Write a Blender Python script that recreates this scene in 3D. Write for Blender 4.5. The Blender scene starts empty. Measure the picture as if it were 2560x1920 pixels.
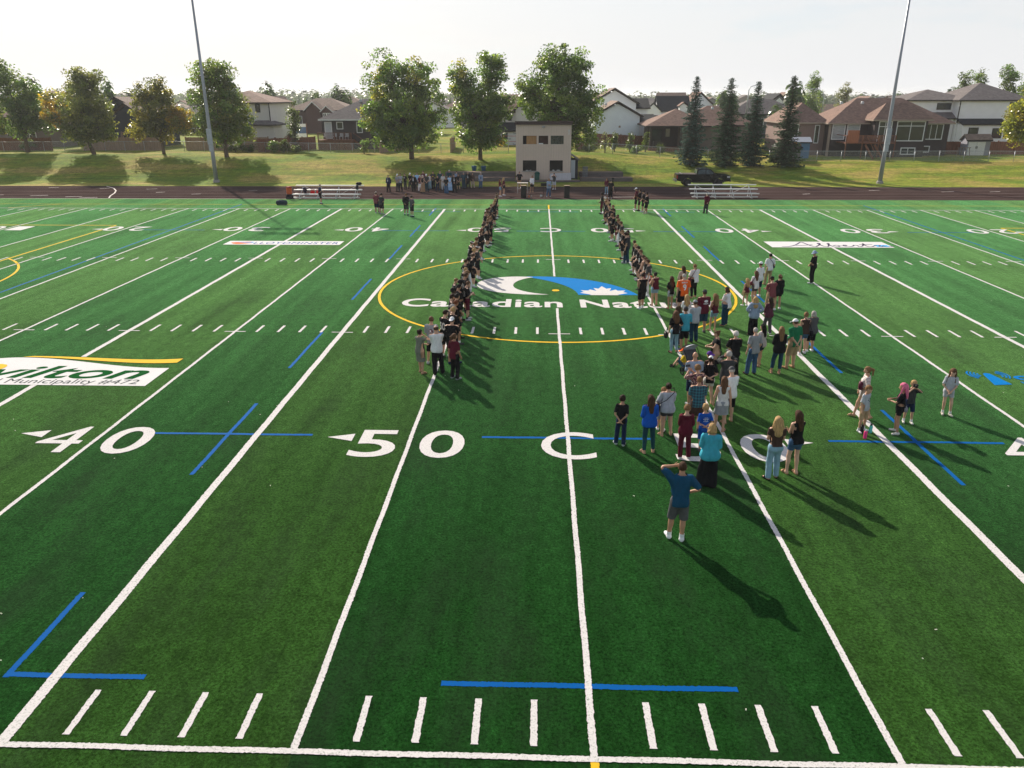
import bpy, math, random
import numpy as np
from mathutils import Vector, Matrix, noise as mnoise

random.seed(11)
rng = np.random.default_rng(11)
S = bpy.context.scene
COL = S.collection
rad = math.radians

# ------------------------------------------------------------ camera, sky, sun, exposure
CAM = (-0.922, -8.828, 9.343)
cam_d = bpy.data.cameras.new('camera'); cam = bpy.data.objects.new('camera', cam_d); COL.objects.link(cam)
_p, _y, _r = 0.3601, 0.03436, -0.00232
_R = Vector((math.cos(_y), math.sin(_y), 0)); _F = Vector((-math.sin(_y), math.cos(_y), 0)); _U = Vector((0, 0, 1))
F2 = _F * math.cos(_p) - _U * math.sin(_p); U2 = _U * math.cos(_p) + _F * math.sin(_p)
R3 = _R * math.cos(_r) + U2 * math.sin(_r); U3 = U2 * math.cos(_r) - _R * math.sin(_r)
M = Matrix((R3, U3, -F2)).transposed().to_4x4(); M.translation = Vector(CAM)
cam.matrix_world = M
cam_d.sensor_width = 36.0; cam_d.lens = 36.0 * 1915.8 / 2560.0
cam_d.clip_start = 0.1; cam_d.clip_end = 30000
S.camera = cam
S.render.resolution_x = 1024; S.render.resolution_y = 768

SUN_EL = rad(29.0)
SUN_DIR = Vector((-0.49, 0.872, 0)).normalized() * math.cos(SUN_EL) + Vector((0, 0, math.sin(SUN_EL)))   # towards the sun
SUN_AZ = math.atan2(SUN_DIR.x, SUN_DIR.y)          # clockwise from +Y
W = bpy.data.worlds.new('World'); S.world = W; W.use_nodes = True
nt = W.node_tree; nt.nodes.clear()
sky = nt.nodes.new('ShaderNodeTexSky'); sky.sky_type = 'NISHITA'; sky.sun_disc = False
sky.sun_elevation = SUN_EL; sky.sun_rotation = SUN_AZ
sky.air_density = 1.0; sky.dust_density = 2.5; sky.ozone_density = 1.0; sky.altitude = 600
# thin high cloud: white veil over the blue, thicker along the longer path near the horizon
tc = nt.nodes.new('ShaderNodeTexCoord')
sep = nt.nodes.new('ShaderNodeSeparateXYZ'); nt.links.new(tc.outputs['Generated'], sep.inputs[0])
veil = nt.nodes.new('ShaderNodeMapRange'); veil.inputs['From Min'].default_value = 0.0; veil.inputs['From Max'].default_value = 0.55
veil.inputs['To Min'].default_value = 0.99; veil.inputs['To Max'].default_value = 0.25
nt.links.new(sep.outputs['Z'], veil.inputs['Value'])
mp = nt.nodes.new('ShaderNodeMapping'); mp.inputs['Scale'].default_value = (1, 1, 5.0)
nt.links.new(tc.outputs['Generated'], mp.inputs['Vector'])
cn = nt.nodes.new('ShaderNodeTexNoise'); cn.inputs['Scale'].default_value = 3.2; cn.inputs['Detail'].default_value = 8; cn.inputs['Roughness'].default_value = 0.6
nt.links.new(mp.outputs[0], cn.inputs['Vector'])
cr = nt.nodes.new('ShaderNodeMapRange'); cr.inputs['From Min'].default_value = 0.30; cr.inputs['From Max'].default_value = 0.50
cr.inputs['To Min'].default_value = 0.9; cr.inputs['To Max'].default_value = 1.0
nt.links.new(cn.outputs['Fac'], cr.inputs['Value'])
mul = nt.nodes.new('ShaderNodeMath'); mul.operation = 'MULTIPLY'
nt.links.new(veil.outputs[0], mul.inputs[0]); nt.links.new(cr.outputs[0], mul.inputs[1])
mix = nt.nodes.new('ShaderNodeMix'); mix.data_type = 'RGBA'
nt.links.new(mul.outputs[0], mix.inputs['Factor']); nt.links.new(sky.outputs[0], mix.inputs['A'])
cc = nt.nodes.new('ShaderNodeMix'); cc.data_type = 'RGBA'      # cloud: white with faint blue-grey thin places
cc.inputs['A'].default_value = (6.5, 6.9, 7.3, 1); cc.inputs['B'].default_value = (7.0, 7.08, 7.25, 1)
c2 = nt.nodes.new('ShaderNodeMapRange'); c2.inputs['From Min'].default_value = 0.36; c2.inputs['From Max'].default_value = 0.46
nt.links.new(cn.outputs['Fac'], c2.inputs['Value']); nt.links.new(c2.outputs[0], cc.inputs['Factor']); nt.links.new(cc.outputs['Result'], mix.inputs['B'])
bg = nt.nodes.new('ShaderNodeBackground'); bg.inputs['Strength'].default_value = 0.085
nt.links.new(mix.outputs['Result'], bg.inputs['Color'])
wo = nt.nodes.new('ShaderNodeOutputWorld'); nt.links.new(bg.outputs[0], wo.inputs['Surface'])

sun_d = bpy.data.lights.new('sun', 'SUN'); sun_d.energy = 5.0; sun_d.angle = rad(0.53); sun_d.color = (1.0, 0.90, 0.76)
sun = bpy.data.objects.new('sun', sun_d); COL.objects.link(sun)
sun.rotation_euler = SUN_DIR.to_track_quat('Z', 'Y').to_euler(); sun.location = (0, 0, 60)

S.view_settings.view_transform = 'Standard'; S.view_settings.look = 'None'
S.view_settings.exposure = 0.55; S.view_settings.gamma = 1.0; S.view_settings.use_curve_mapping = False

# ------------------------------------------------------------ helpers
YD = 0.9144

def tag(o, label=None, cat=None, group=None, kind=None):
    if label: o['label'] = label
    if cat: o['category'] = cat
    if group: o['group'] = group
    if kind: o['kind'] = kind
    return o

def empty(name, loc=(0, 0, 0), rz=0.0):
    o = bpy.data.objects.new(name, None); COL.objects.link(o); o.location = loc; o.rotation_euler = (0, 0, rz)
    o.empty_display_size = 0.2
    return o

def mesh_np(name, V, Q, smooth=False, mat_idx=None):
    """mesh from an (n,3) array and an (m,k) array of faces"""
    V = np.asarray(V, dtype=np.float32); Q = np.asarray(Q, dtype=np.int32)
    me = bpy.data.meshes.new(name)
    me.vertices.add(len(V)); me.vertices.foreach_set('co', V.ravel())
    k = Q.shape[1]
    me.loops.add(Q.size); me.loops.foreach_set('vertex_index', Q.ravel())
    me.polygons.add(len(Q)); me.polygons.foreach_set('loop_start', np.arange(0, Q.size, k, dtype=np.int32))
    if smooth: me.polygons.foreach_set('use_smooth', np.ones(len(Q), dtype=bool))
    if mat_idx is not None: me.polygons.foreach_set('material_index', np.asarray(mat_idx, dtype=np.int32))
    me.update(calc_edges=True); me.validate()
    return me

def link(name, me, mat=None, parent=None, loc=None):
    o = bpy.data.objects.new(name, me); COL.objects.link(o)
    if mat is not None:
        if not isinstance(mat, (list, tuple)): mat = [mat]
        if len(me.materials) == 0:
            for m in mat: me.materials.append(m)
        else:
            for i, m in enumerate(mat):
                if me.materials[i] is not m:
                    o.material_slots[i].link = 'OBJECT'; o.material_slots[i].material = m
    if parent is not None: o.parent = parent
    if loc is not None: o.location = loc
    return o

class MB:
    """collects boxes, prisms and tubes into one mesh"""
    def __init__(s): s.v = []; s.f = []; s.m = []
    def poly(s, pts, mi=0):
        b = len(s.v); s.v += [tuple(p) for p in pts]; s.f.append(tuple(range(b, b + len(pts)))); s.m.append(mi); return s
    def add(s, V, F, mi=0):
        b = len(s.v); s.v += [tuple(p) for p in V]
        for f in F: s.f.append(tuple(b + i for i in f)); s.m.append(mi)
        return s
    def box(s, x0, x1, y0, y1, z0, z1, mi=0):
        V = [(x0, y0, z0), (x1, y0, z0), (x1, y1, z0), (x0, y1, z0), (x0, y0, z1), (x1, y0, z1), (x1, y1, z1), (x0, y1, z1)]
        return s.add(V, [(3, 2, 1, 0), (4, 5, 6, 7), (0, 1, 5, 4), (1, 2, 6, 5), (2, 3, 7, 6), (3, 0, 4, 7)], mi)
    def bar(s, a, b, w, h=None, mi=0, up=(0, 0, 1)):
        h = w if h is None else h
        a = Vector(a); b = Vector(b); d = (b - a).normalized(); u = Vector(up)
        if abs(d.dot(u)) > 0.97: u = Vector((0, 1, 0))
        r = d.cross(u).normalized() * (w / 2); u = r.cross(d).normalized() * (h / 2)
        V = [a - r - u, a + r - u, a + r + u, a - r + u, b - r - u, b + r - u, b + r + u, b - r + u]
        return s.add(V, [(3, 2, 1, 0), (4, 5, 6, 7), (0, 1, 5, 4), (1, 2, 6, 5), (2, 3, 7, 6), (3, 0, 4, 7)], mi)
    def tube(s, pts, radii, n=8, mi=0, cap=True):
        pts = [Vector(p) for p in pts]
        if not isinstance(radii, (list, tuple)): radii = [radii] * len(pts)
        b0 = len(s.v); prev = None
        for i, p in enumerate(pts):
            d = (pts[min(i + 1, len(pts) - 1)] - pts[max(i - 1, 0)]).normalized()
            u = Vector((0, 0, 1)) if abs(d.z) < 0.9 else Vector((0, 1, 0))
            if prev is not None: u = prev
            r = d.cross(u).normalized(); u = r.cross(d).normalized(); prev = u
            for k in range(n):
                a = 2 * math.pi * k / n
                q = p + (r * math.cos(a) + u * math.sin(a)) * radii[i]
                s.v.append((q.x, q.y, q.z))
        for i in range(len(pts) - 1):
            for k in range(n):
                a = b0 + i * n + k; c = b0 + i * n + (k + 1) % n
                s.f.append((a, c, c + n, a + n)); s.m.append(mi)
        if cap:
            s.f.append(tuple(b0 + k for k in range(n))[::-1]); s.m.append(mi)
            e = b0 + (len(pts) - 1) * n
            s.f.append(tuple(e + k for k in range(n))); s.m.append(mi)
        return s
    def lathe(s, prof, cx=0, cy=0, cz=0, n=14, mi=0):
        b0 = len(s.v)
        for r, z in prof:
            for k in range(n):
                a = 2 * math.pi * k / n; s.v.append((cx + r * math.cos(a), cy + r * math.sin(a), cz + z))
        for i in range(len(prof) - 1):
            for k in range(n):
                a = b0 + i * n + k; c = b0 + i * n + (k + 1) % n
                s.f.append((a, c, c + n, a + n)); s.m.append(mi)
        s.f.append(tuple(b0 + k for k in range(n))[::-1]); s.m.append(mi)
        e = b0 + (len(prof) - 1) * n; s.f.append(tuple(e + k for k in range(n))); s.m.append(mi)
        return s
    def mesh(s, name, smooth=False):
        me = bpy.data.meshes.new(name); me.from_pydata(s.v, [], s.f)
        if any(s.m): me.polygons.foreach_set('material_index', s.m)
        if smooth: me.polygons.foreach_set('use_smooth', [True] * len(s.f))
        me.update(); return me
    def build(s, name, mat, parent=None, loc=None, smooth=False):
        return link(name, s.mesh(name, smooth), mat, parent, loc)

# ------------------------------------------------------------ materials
MATS = {}
def _new(name):
    m = bpy.data.materials.new(name); m.use_nodes = True
    n = m.node_tree.nodes; b = n['Principled BSDF']
    return m, m.node_tree, b

def N(t, typ, **kw):
    n = t.nodes.new(typ)
    for k, v in kw.items(): setattr(n, k, v)
    return n

def mat(name, col, rough=0.7, spec=0.12, metal=0.0, var=0.15, vscale=4.0, bump=0.0, bscale=40.0, stretch=None, col2=None, detail=4):
    """plain surface with a noise tint (and optional second colour) and fine relief"""
    key = (name, tuple(col), rough, spec, metal, var, vscale, bump, bscale, stretch, col2)
    if key in MATS: return MATS[key]
    m, t, b = _new(name)
    b.inputs['Roughness'].default_value = rough; b.inputs['Specular IOR Level'].default_value = spec; b.inputs['Metallic'].default_value = metal
    tcn = N(t, 'ShaderNodeTexCoord'); vec = tcn.outputs['Object']
    if stretch:
        mpn = N(t, 'ShaderNodeMapping'); mpn.inputs['Scale'].default_value = stretch
        t.links.new(vec, mpn.inputs['Vector']); vec = mpn.outputs[0]
    ns = N(t, 'ShaderNodeTexNoise'); ns.inputs['Scale'].default_value = vscale; ns.inputs['Detail'].default_value = detail
    t.links.new(vec, ns.inputs['Vector'])
    mx = N(t, 'ShaderNodeMix', data_type='RGBA')
    c2 = col2 if col2 else tuple(c * (1 - var) for c in col); c1 = col if col2 else tuple(min(1, c * (1 + var)) for c in col)
    mx.inputs['A'].default_value = (*c1, 1); mx.inputs['B'].default_value = (*c2, 1)
    mr = N(t, 'ShaderNodeMapRange'); mr.inputs['From Min'].default_value = 0.3; mr.inputs['From Max'].default_value = 0.7
    t.links.new(ns.outputs['Fac'], mr.inputs['Value']); t.links.new(mr.outputs[0], mx.inputs['Factor'])
    t.links.new(mx.outputs['Result'], b.inputs['Base Color'])
    if bump:
        bn = N(t, 'ShaderNodeTexNoise'); bn.inputs['Scale'].default_value = bscale; t.links.new(vec, bn.inputs['Vector'])
        bp = N(t, 'ShaderNodeBump'); bp.inputs['Strength'].default_value = bump; bp.inputs['Distance'].default_value = 0.04
        t.links.new(bn.outputs['Fac'], bp.inputs['Height']); t.links.new(bp.outputs[0], b.inputs['Normal'])
    MATS[key] = m
    return m

def siding(name, col, pitch=0.16, axis='Z', rough=0.6, var=0.08, depth=0.5):
    """lapped boards: fine relief only, for walls too far off to tell the boards apart"""
    key = ('siding', name, tuple(col), pitch, axis)
    if key in MATS: return MATS[key]
    m, t, b = _new(name); b.inputs['Roughness'].default_value = rough; b.inputs['Specular IOR Level'].default_value = 0.25
    tcn = N(t, 'ShaderNodeTexCoord'); sp = N(t, 'ShaderNodeSeparateXYZ'); t.links.new(tcn.outputs['Object'], sp.inputs[0])
    src = sp.outputs['Z']
    if axis == 'H':
        ad = N(t, 'ShaderNodeMath', operation='ADD'); t.links.new(sp.outputs['X'], ad.inputs[0]); t.links.new(sp.outputs['Y'], ad.inputs[1]); src = ad.outputs[0]
    dv = N(t, 'ShaderNodeMath', operation='DIVIDE'); dv.inputs[1].default_value = pitch; t.links.new(src, dv.inputs[0])
    fr = N(t, 'ShaderNodeMath', operation='FRACT'); t.links.new(dv.outputs[0], fr.inputs[0])
    gt = N(t, 'ShaderNodeMapRange'); gt.inputs['From Min'].default_value = 0.0; gt.inputs['From Max'].default_value = 0.14
    t.links.new(fr.outputs[0], gt.inputs['Value'])
    ns = N(t, 'ShaderNodeTexNoise'); ns.inputs['Scale'].default_value = 1.3; ns.inputs['Detail'].default_value = 6
    t.links.new(tcn.outputs['Object'], ns.inputs['Vector'])
    mx = N(t, 'ShaderNodeMix', data_type='RGBA'); t.links.new(ns.outputs['Fac'], mx.inputs['Factor'])
    mx.inputs['A'].default_value = (*[c * (1 - var) for c in col], 1); mx.inputs['B'].default_value = (*[min(1, c * (1 + var)) for c in col], 1)
    t.links.new(mx.outputs['Result'], b.inputs['Base Color'])
    bp = N(t, 'ShaderNodeBump'); bp.inputs['Strength'].default_value = depth; bp.inputs['Distance'].default_value = 0.03
    t.links.new(gt.outputs[0], bp.inputs['Height']); t.links.new(bp.outputs[0], b.inputs['Normal'])
    MATS[key] = m
    return m

def glass(name='window_glass', col=(0.03, 0.035, 0.04), rough=0.06):
    return mat(name, col, rough=rough, spec=0.6, var=0.25, vscale=0.8)

def cloth(col, rough=0.85):
    return mat('cloth', tuple(round(c, 3) for c in col), rough=rough, spec=0.07, var=0.16, vscale=9.0, bump=0.75, bscale=13.0, stretch=(1.0, 1.0, 0.55))

def skin_mat(col):
    return mat('skin', col, rough=0.55, spec=0.35, var=0.08, vscale=14.0)

def hair_mat(col):
    return mat('hair', col, rough=0.7, spec=0.12, var=0.35, vscale=30.0, bump=0.5, bscale=60.0, stretch=(1.0, 1.0, 0.25))

# ------------------------------------------------------------ terrain height
def sstep(a, b, x):
    t = min(1.0, max(0.0, (x - a) / (b - a))); return t * t * (3 - 2 * t)

def ground_z(x, y):
    """flat around the field, a grass bank beyond the track, a level of back yards, then gently rolling"""
    hb = 2.1 - 0.75 * sstep(4, 22, x)
    z = -0.03 + (hb + 0.03) * sstep(81.0, 96.0, y)
    z += 0.10 * math.sin(x * 0.11 + 1.0) * sstep(84, 97, y) * (1 - sstep(97, 110, y))
    z -= 1.6 * sstep(140, 420, y)
    return z
# ------------------------------------------------------------ ground, turf, track
def mat_turf():
    m, t, b = _new('artificial_turf')
    b.inputs['Roughness'].default_value = 0.9; b.inputs['Specular IOR Level'].default_value = 0.0
    b.inputs['Sheen Weight'].default_value = 1.0; b.inputs['Sheen Roughness'].default_value = 0.28
    b.inputs['Sheen Tint'].default_value = (0.27, 0.70, 0.25, 1)
    tcn = N(t, 'ShaderNodeTexCoord'); P = tcn.outputs['Object']
    sp = N(t, 'ShaderNodeSeparateXYZ'); t.links.new(P, sp.inputs[0])
    # rolls of turf change shade every five yards, mirrored about the centre line
    ab = N(t, 'ShaderNodeMath', operation='ABSOLUTE'); t.links.new(sp.outputs['X'], ab.inputs[0])
    dv = N(t, 'ShaderNodeMath', operation='DIVIDE'); dv.inputs[1].default_value = 2 * 5 * YD; t.links.new(ab.outputs[0], dv.inputs[0])
    fr = N(t, 'ShaderNodeMath', operation='FRACT'); t.links.new(dv.outputs[0], fr.inputs[0])
    st = N(t, 'ShaderNodeMath', operation='GREATER_THAN'); st.inputs[1].default_value = 0.5; t.links.new(fr.outputs[0], st.inputs[0])
    # every roll has its own slight shade
    rl = N(t, 'ShaderNodeMath', operation='DIVIDE'); rl.inputs[1].default_value = 2.5 * YD; t.links.new(sp.outputs['X'], rl.inputs[0])
    fl = N(t, 'ShaderNodeMath', operation='FLOOR'); t.links.new(rl.outputs[0], fl.inputs[0])
    wn = N(t, 'ShaderNodeTexWhiteNoise', noise_dimensions='1D'); t.links.new(fl.outputs[0], wn.inputs['W'])
    cmix = N(t, 'ShaderNodeMix', data_type='RGBA'); t.links.new(st.outputs[0], cmix.inputs['Factor'])
    cmix.inputs['A'].default_value = (0.0070, 0.0350, 0.0066, 1); cmix.inputs['B'].default_value = (0.0180, 0.0520, 0.0092, 1)
    def noise(scale, detail, stretch=None, rough=0.5):
        v = P
        if stretch:
            mpn = N(t, 'ShaderNodeMapping'); mpn.inputs['Scale'].default_value = stretch; t.links.new(P, mpn.inputs['Vector']); v = mpn.outputs[0]
        n = N(t, 'ShaderNodeTexNoise'); n.inputs['Scale'].default_value = scale; n.inputs['Detail'].default_value = detail; n.inputs['Roughness'].default_value = rough
        t.links.new(v, n.inputs['Vector']); return n.outputs['Fac']
    streak = noise(1.0, 5, (1.5, 0.07, 1)); mid = noise(4.5, 5, (1.0, 0.6, 1), 0.7); fine = noise(17.0, 6, None, 0.8); blade = noise(90.0, 2, None, 0.7); patch = noise(0.35, 4)
    def mr(src, a, c, lo, hi):
        n = N(t, 'ShaderNodeMapRange'); n.inputs['From Min'].default_value = a; n.inputs['From Max'].default_value = c
        n.inputs['To Min'].default_value = lo; n.inputs['To Max'].default_value = hi; t.links.new(src, n.inputs['Value']); return n.outputs[0]
    def times(a, c):
        n = N(t, 'ShaderNodeMath', operation='MULTIPLY'); t.links.new(a, n.inputs[0]); t.links.new(c, n.inputs[1]); return n.outputs[0]
    g = times(times(mr(streak, 0.3, 0.7, 0.80, 1.2), mr(fine, 0.32, 0.68, 0.10, 2.0)), times(mr(patch, 0.3, 0.7, 0.88, 1.12), mr(blade, 0.32, 0.68, 0.3, 1.75)))
    g = times(times(g, mr(mid, 0.33, 0.67, 0.68, 1.32)), mr(wn.outputs['Value'], 0, 1, 0.93, 1.07))
    vm = N(t, 'ShaderNodeVectorMath', operation='SCALE'); t.links.new(cmix.outputs['Result'], vm.inputs[0]); t.links.new(g, vm.inputs['Scale'])
    # crumb-rubber specks between the blades
    spk = noise(140.0, 1)
    sf = mr(spk, 0.66, 0.74, 0.0, 0.55)
    m2 = N(t, 'ShaderNodeMix', data_type='RGBA'); t.links.new(sf, m2.inputs['Factor']); t.links.new(vm.outputs[0], m2.inputs['A']); m2.inputs['B'].default_value = (0.035, 0.04, 0.025, 1)
    # broad tracks where grey infill has worked up through the pile
    wear = noise(1.0, 6, (0.55, 0.16, 1), 0.62); wf = mr(wear, 0.48, 0.70, 0.0, 0.42)
    m3 = N(t, 'ShaderNodeMix', data_type='RGBA'); t.links.new(wf, m3.inputs['Factor']); t.links.new(m2.outputs['Result'], m3.inputs['A']); m3.inputs['B'].default_value = (0.020, 0.026, 0.018, 1)
    t.links.new(m3.outputs['Result'], b.inputs['Base Color'])
    tint = N(t, 'ShaderNodeMix', data_type='RGBA'); t.links.new(st.outputs[0], tint.inputs['Factor']); tint.inputs['A'].default_value = (0.35, 0.87, 0.32, 1); tint.inputs['B'].default_value = (0.42, 0.85, 0.30, 1)
    g2 = times(mr(fine, 0.34, 0.66, 0.35, 1.35), mr(streak, 0.3, 0.7, 0.85, 1.15)); g2 = times(times(g2, mr(mid, 0.33, 0.67, 0.8, 1.2)), mr(wear, 0.47, 0.68, 1.0, 0.72))  # shade in the pile's crevices put into the sheen colour through the grain
    vt = N(t, 'ShaderNodeVectorMath', operation='SCALE'); t.links.new(tint.outputs['Result'], vt.inputs[0]); t.links.new(g2, vt.inputs['Scale'])
    t.links.new(vt.outputs[0], b.inputs['Sheen Tint'])
    bp = N(t, 'ShaderNodeBump'); bp.inputs['Strength'].default_value = 0.35; bp.inputs['Distance'].default_value = 0.03
    t.links.new(fine, bp.inputs['Height']); t.links.new(bp.outputs[0], b.inputs['Normal'])
    return m

def mat_paint(name, col, speck=(0.03, 0.08, 0.03), amount=0.5):
    """field paint on turf fibres: flecked with the darker gaps between them"""
    m, t, b = _new(name); b.inputs['Roughness'].default_value = 0.85; b.inputs['Specular IOR Level'].default_value = 0.05
    b.inputs['Sheen Weight'].default_value = 0.35; b.inputs['Sheen Roughness'].default_value = 0.3; b.inputs['Sheen Tint'].default_value = (*[min(1, c * 2.0 + (0.16 if c == col[1] else 0)) for c in col], 1)
    tcn = N(t, 'ShaderNodeTexCoord'); P = tcn.outputs['Object']
    n = N(t, 'ShaderNodeTexNoise'); n.inputs['Scale'].default_value = 26; n.inputs['Detail'].default_value = 6; n.inputs['Roughness'].default_value = 0.75
    t.links.new(P, n.inputs['Vector'])
    r = N(t, 'ShaderNodeMapRange'); r.inputs['From Min'].default_value = 0.53; r.inputs['From Max'].default_value = 0.70; r.inputs['To Max'].default_value = amount
    t.links.new(n.outputs['Fac'], r.inputs['Value'])
    n2 = N(t, 'ShaderNodeTexNoise'); n2.inputs['Scale'].default_value = 0.9; n2.inputs['Detail'].default_value = 5; t.links.new(P, n2.inputs['Vector'])
    mx0 = N(t, 'ShaderNodeMix', data_type='RGBA'); t.links.new(n2.outputs['Fac'], mx0.inputs['Factor'])
    mx0.inputs['A'].default_value = (*[c * 0.86 for c in col], 1); mx0.inputs['B'].default_value = (*col, 1)
    mx = N(t, 'ShaderNodeMix', data_type='RGBA'); t.links.new(r.outputs[0], mx.inputs['Factor'])
    t.links.new(mx0.outputs['Result'], mx.inputs['A']); mx.inputs['B'].default_value = (*speck, 1)
    t.links.new(mx.outputs['Result'], b.inputs['Base Color'])
    bp = N(t, 'ShaderNodeBump'); bp.inputs['Strength'].default_value = 0.7; bp.inputs['Distance'].default_value = 0.02
    t.links.new(n.outputs['Fac'], bp.inputs['Height']); t.links.new(bp.outputs[0], b.inputs['Normal'])
    return m

def mat_lawn():
    m, t, b = _new('mown_grass'); b.inputs['Roughness'].default_value = 0.9; b.inputs['Specular IOR Level'].default_value = 0.03
    b.inputs['Sheen Weight'].default_value = 0.05; b.inputs['Sheen Roughness'].default_value = 0.5; b.inputs['Sheen Tint'].default_value = (0.9, 0.85, 0.4, 1)
    tcn = N(t, 'ShaderNodeTexCoord'); P = tcn.outputs['Object']
    def noise(scale, detail, stretch=None):
        v = P
        if stretch:
            mpn = N(t, 'ShaderNodeMapping'); mpn.inputs['Scale'].default_value = stretch; t.links.new(P, mpn.inputs['Vector']); v = mpn.outputs[0]
        n = N(t, 'ShaderNodeTexNoise'); n.inputs['Scale'].default_value = scale; n.inputs['Detail'].default_value = detail; n.inputs['Roughness'].default_value = 0.65
        t.links.new(v, n.inputs['Vector']); return n.outputs['Fac']
    a = noise(0.09, 6, (1, 2.2, 1)); c = noise(1.6, 6); d = noise(1.0, 3, (0.12, 2.2, 1)); e = noise(9.0, 3)
    r1 = N(t, 'ShaderNodeValToRGB'); t.links.new(a, r1.inputs[0])
    r1.color_ramp.elements[0].position = 0.40; r1.color_ramp.elements[0].color = (0.098, 0.168, 0.016, 1)
    r1.color_ramp.elements[1].position = 0.60; r1.color_ramp.elements[1].color = (0.285, 0.228, 0.060, 1)
    el = r1.color_ramp.elements.new(0.5); el.color = (0.170, 0.200, 0.022, 1)
    def mrn(src, a0, c0, lo, hi):
        n = N(t, 'ShaderNodeMapRange'); n.inputs['From Min'].default_value = a0; n.inputs['From Max'].default_value = c0
        n.inputs['To Min'].default_value = lo; n.inputs['To Max'].default_value = hi; t.links.new(src, n.inputs['Value']); return n.outputs[0]
    def times(x, y):
        n = N(t, 'ShaderNodeMath', operation='MULTIPLY'); t.links.new(x, n.inputs[0]); t.links.new(y, n.inputs[1]); return n.outputs[0]
    g = times(times(mrn(c, 0.33, 0.67, 0.66, 1.34), mrn(d, 0.35, 0.65, 0.78, 1.22)), mrn(e, 0.33, 0.67, 0.55, 1.45))
    vm = N(t, 'ShaderNodeVectorMath', operation='SCALE'); t.links.new(r1.outputs[0], vm.inputs[0]); t.links.new(g, vm.inputs['Scale'])
    t.links.new(vm.outputs[0], b.inputs['Base Color'])
    bp = N(t, 'ShaderNodeBump'); bp.inputs['Strength'].default_value = 0.6; bp.inputs['Distance'].default_value = 0.06
    t.links.new(e, bp.inputs['Height']); t.links.new(bp.outputs[0], b.inputs['Normal'])
    return m

M_LAWN = mat_lawn(); M_TURF = mat_turf()
M_WHITE = mat_paint('white_field_paint', (0.67, 0.645, 0.635), amount=0.9)
M_BLUE = mat_paint('blue_field_paint', (0.0, 0.092, 0.34), amount=0.25)
M_AZURE = mat_paint('azure_field_paint', (0.0, 0.165, 0.50), amount=0.2)
M_YELLOW = mat_paint('yellow_field_paint', (0.80, 0.47, 0.03), amount=0.25)

def axis(parts):
    out = []
    for a, b, n in parts: out += list(np.linspace(a, b, n, endpoint=False))
    return out + [parts[-1][1]]
gx = axis([(-6000, -700, 8), (-700, -90, 14), (-90, 90, 90), (90, 700, 14), (700, 6000, 8)])
gy = axis([(-700, -60, 6), (-60, 76, 8), (76, 112, 36), (112, 450, 40), (450, 1500, 10), (1500, 14000, 10)])
GV = [(x, y, ground_z(x, y)) for y in gy for x in gx]
nx = len(gx)
GF = [(j * nx + i, j * nx + i + 1, (j + 1) * nx + i + 1, (j + 1) * nx + i) for j in range(len(gy) - 1) for i in range(nx - 1)]
ground = link('ground', mesh_np('ground', GV, GF, smooth=True), M_LAWN); tag(ground, kind='structure')

turf = MB().box(-68, 68, -7.4, 66.3, -0.028, 0.0).build('turf_field', M_TURF); tag(turf, 'green artificial turf of the playing field', kind='structure')

M_TRACK = mat('running_track', (0.046, 0.028, 0.026), rough=0.95, spec=0.0, var=0.2, vscale=0.5, bump=0.3, bscale=60, stretch=(0.25, 1, 1), detail=8)
track = MB().box(-90, 90, 66.32, 77.3, -0.028, 0.004).build('running_track', M_TRACK); tag(track, 'dark red-brown running track beyond the field', kind='structure')
MB().box(-90, 90, 66.2, 66.35, -0.02, 0.012).build('kerb', mat('track_kerb', (0.05, 0.04, 0.036), var=0.2), track)
track2 = MB().box(-90, 90, -18.4, -7.42, -0.028, 0.004).build('running_track', M_TRACK); tag(track2, 'dark red-brown running track on the near side', kind='structure')
M_LANE = mat('worn_lane_paint', (0.24, 0.20, 0.19), rough=0.9, spec=0.0, var=0.4, vscale=1.2, stretch=(0.3, 4, 1))
M_LANEW = mat('lane_mark_paint', (0.55, 0.50, 0.47), rough=0.85, var=0.3, vscale=2)
for i in range(9):
    y = 66.6 + i * 1.3
    MB().box(-90, 90, y - 0.045, y + 0.045, 0.0055, 0.008).build('lane_line', M_LANE, track)
arc = MB()
pa = [(-43.1, 66.7), (-43.9, 68.5), (-44.6, 70.6), (-45.6, 72.8), (-47.0, 75.0), (-49.0, 77.2)]
for a, b_ in zip(pa[:-1], pa[1:]): arc.bar((*a, 0.0105), (*b_, 0.0105), 0.13, 0.004)
arc.build('start_arc', M_LANEW, track)
for x, y, w in [(-56, 68.9, 1.5), (-51.2, 68.5, 1.6), (-47.2, 67.7, 1.5), (-45.3, 67.0, 1.6), (-54, 75.6, .9), (-48, 75.0, .9), (-42.5, 74.4, 1.0), (-40.2, 71.5, .8), (-35.8, 70, .8), (-31, 73, .8), (34, 74.2, 1.2), (41, 73.1, 1.4), (45.8, 73.2, 1.2), (8, 68.3, 3.2), (26, 71, .8)]:
    MB().bar((x - w / 2, y - 0.2, 0.012), (x + w / 2, y + 0.15, 0.012), 0.14, 0.004).build('lane_mark', M_LANEW, track)

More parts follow.
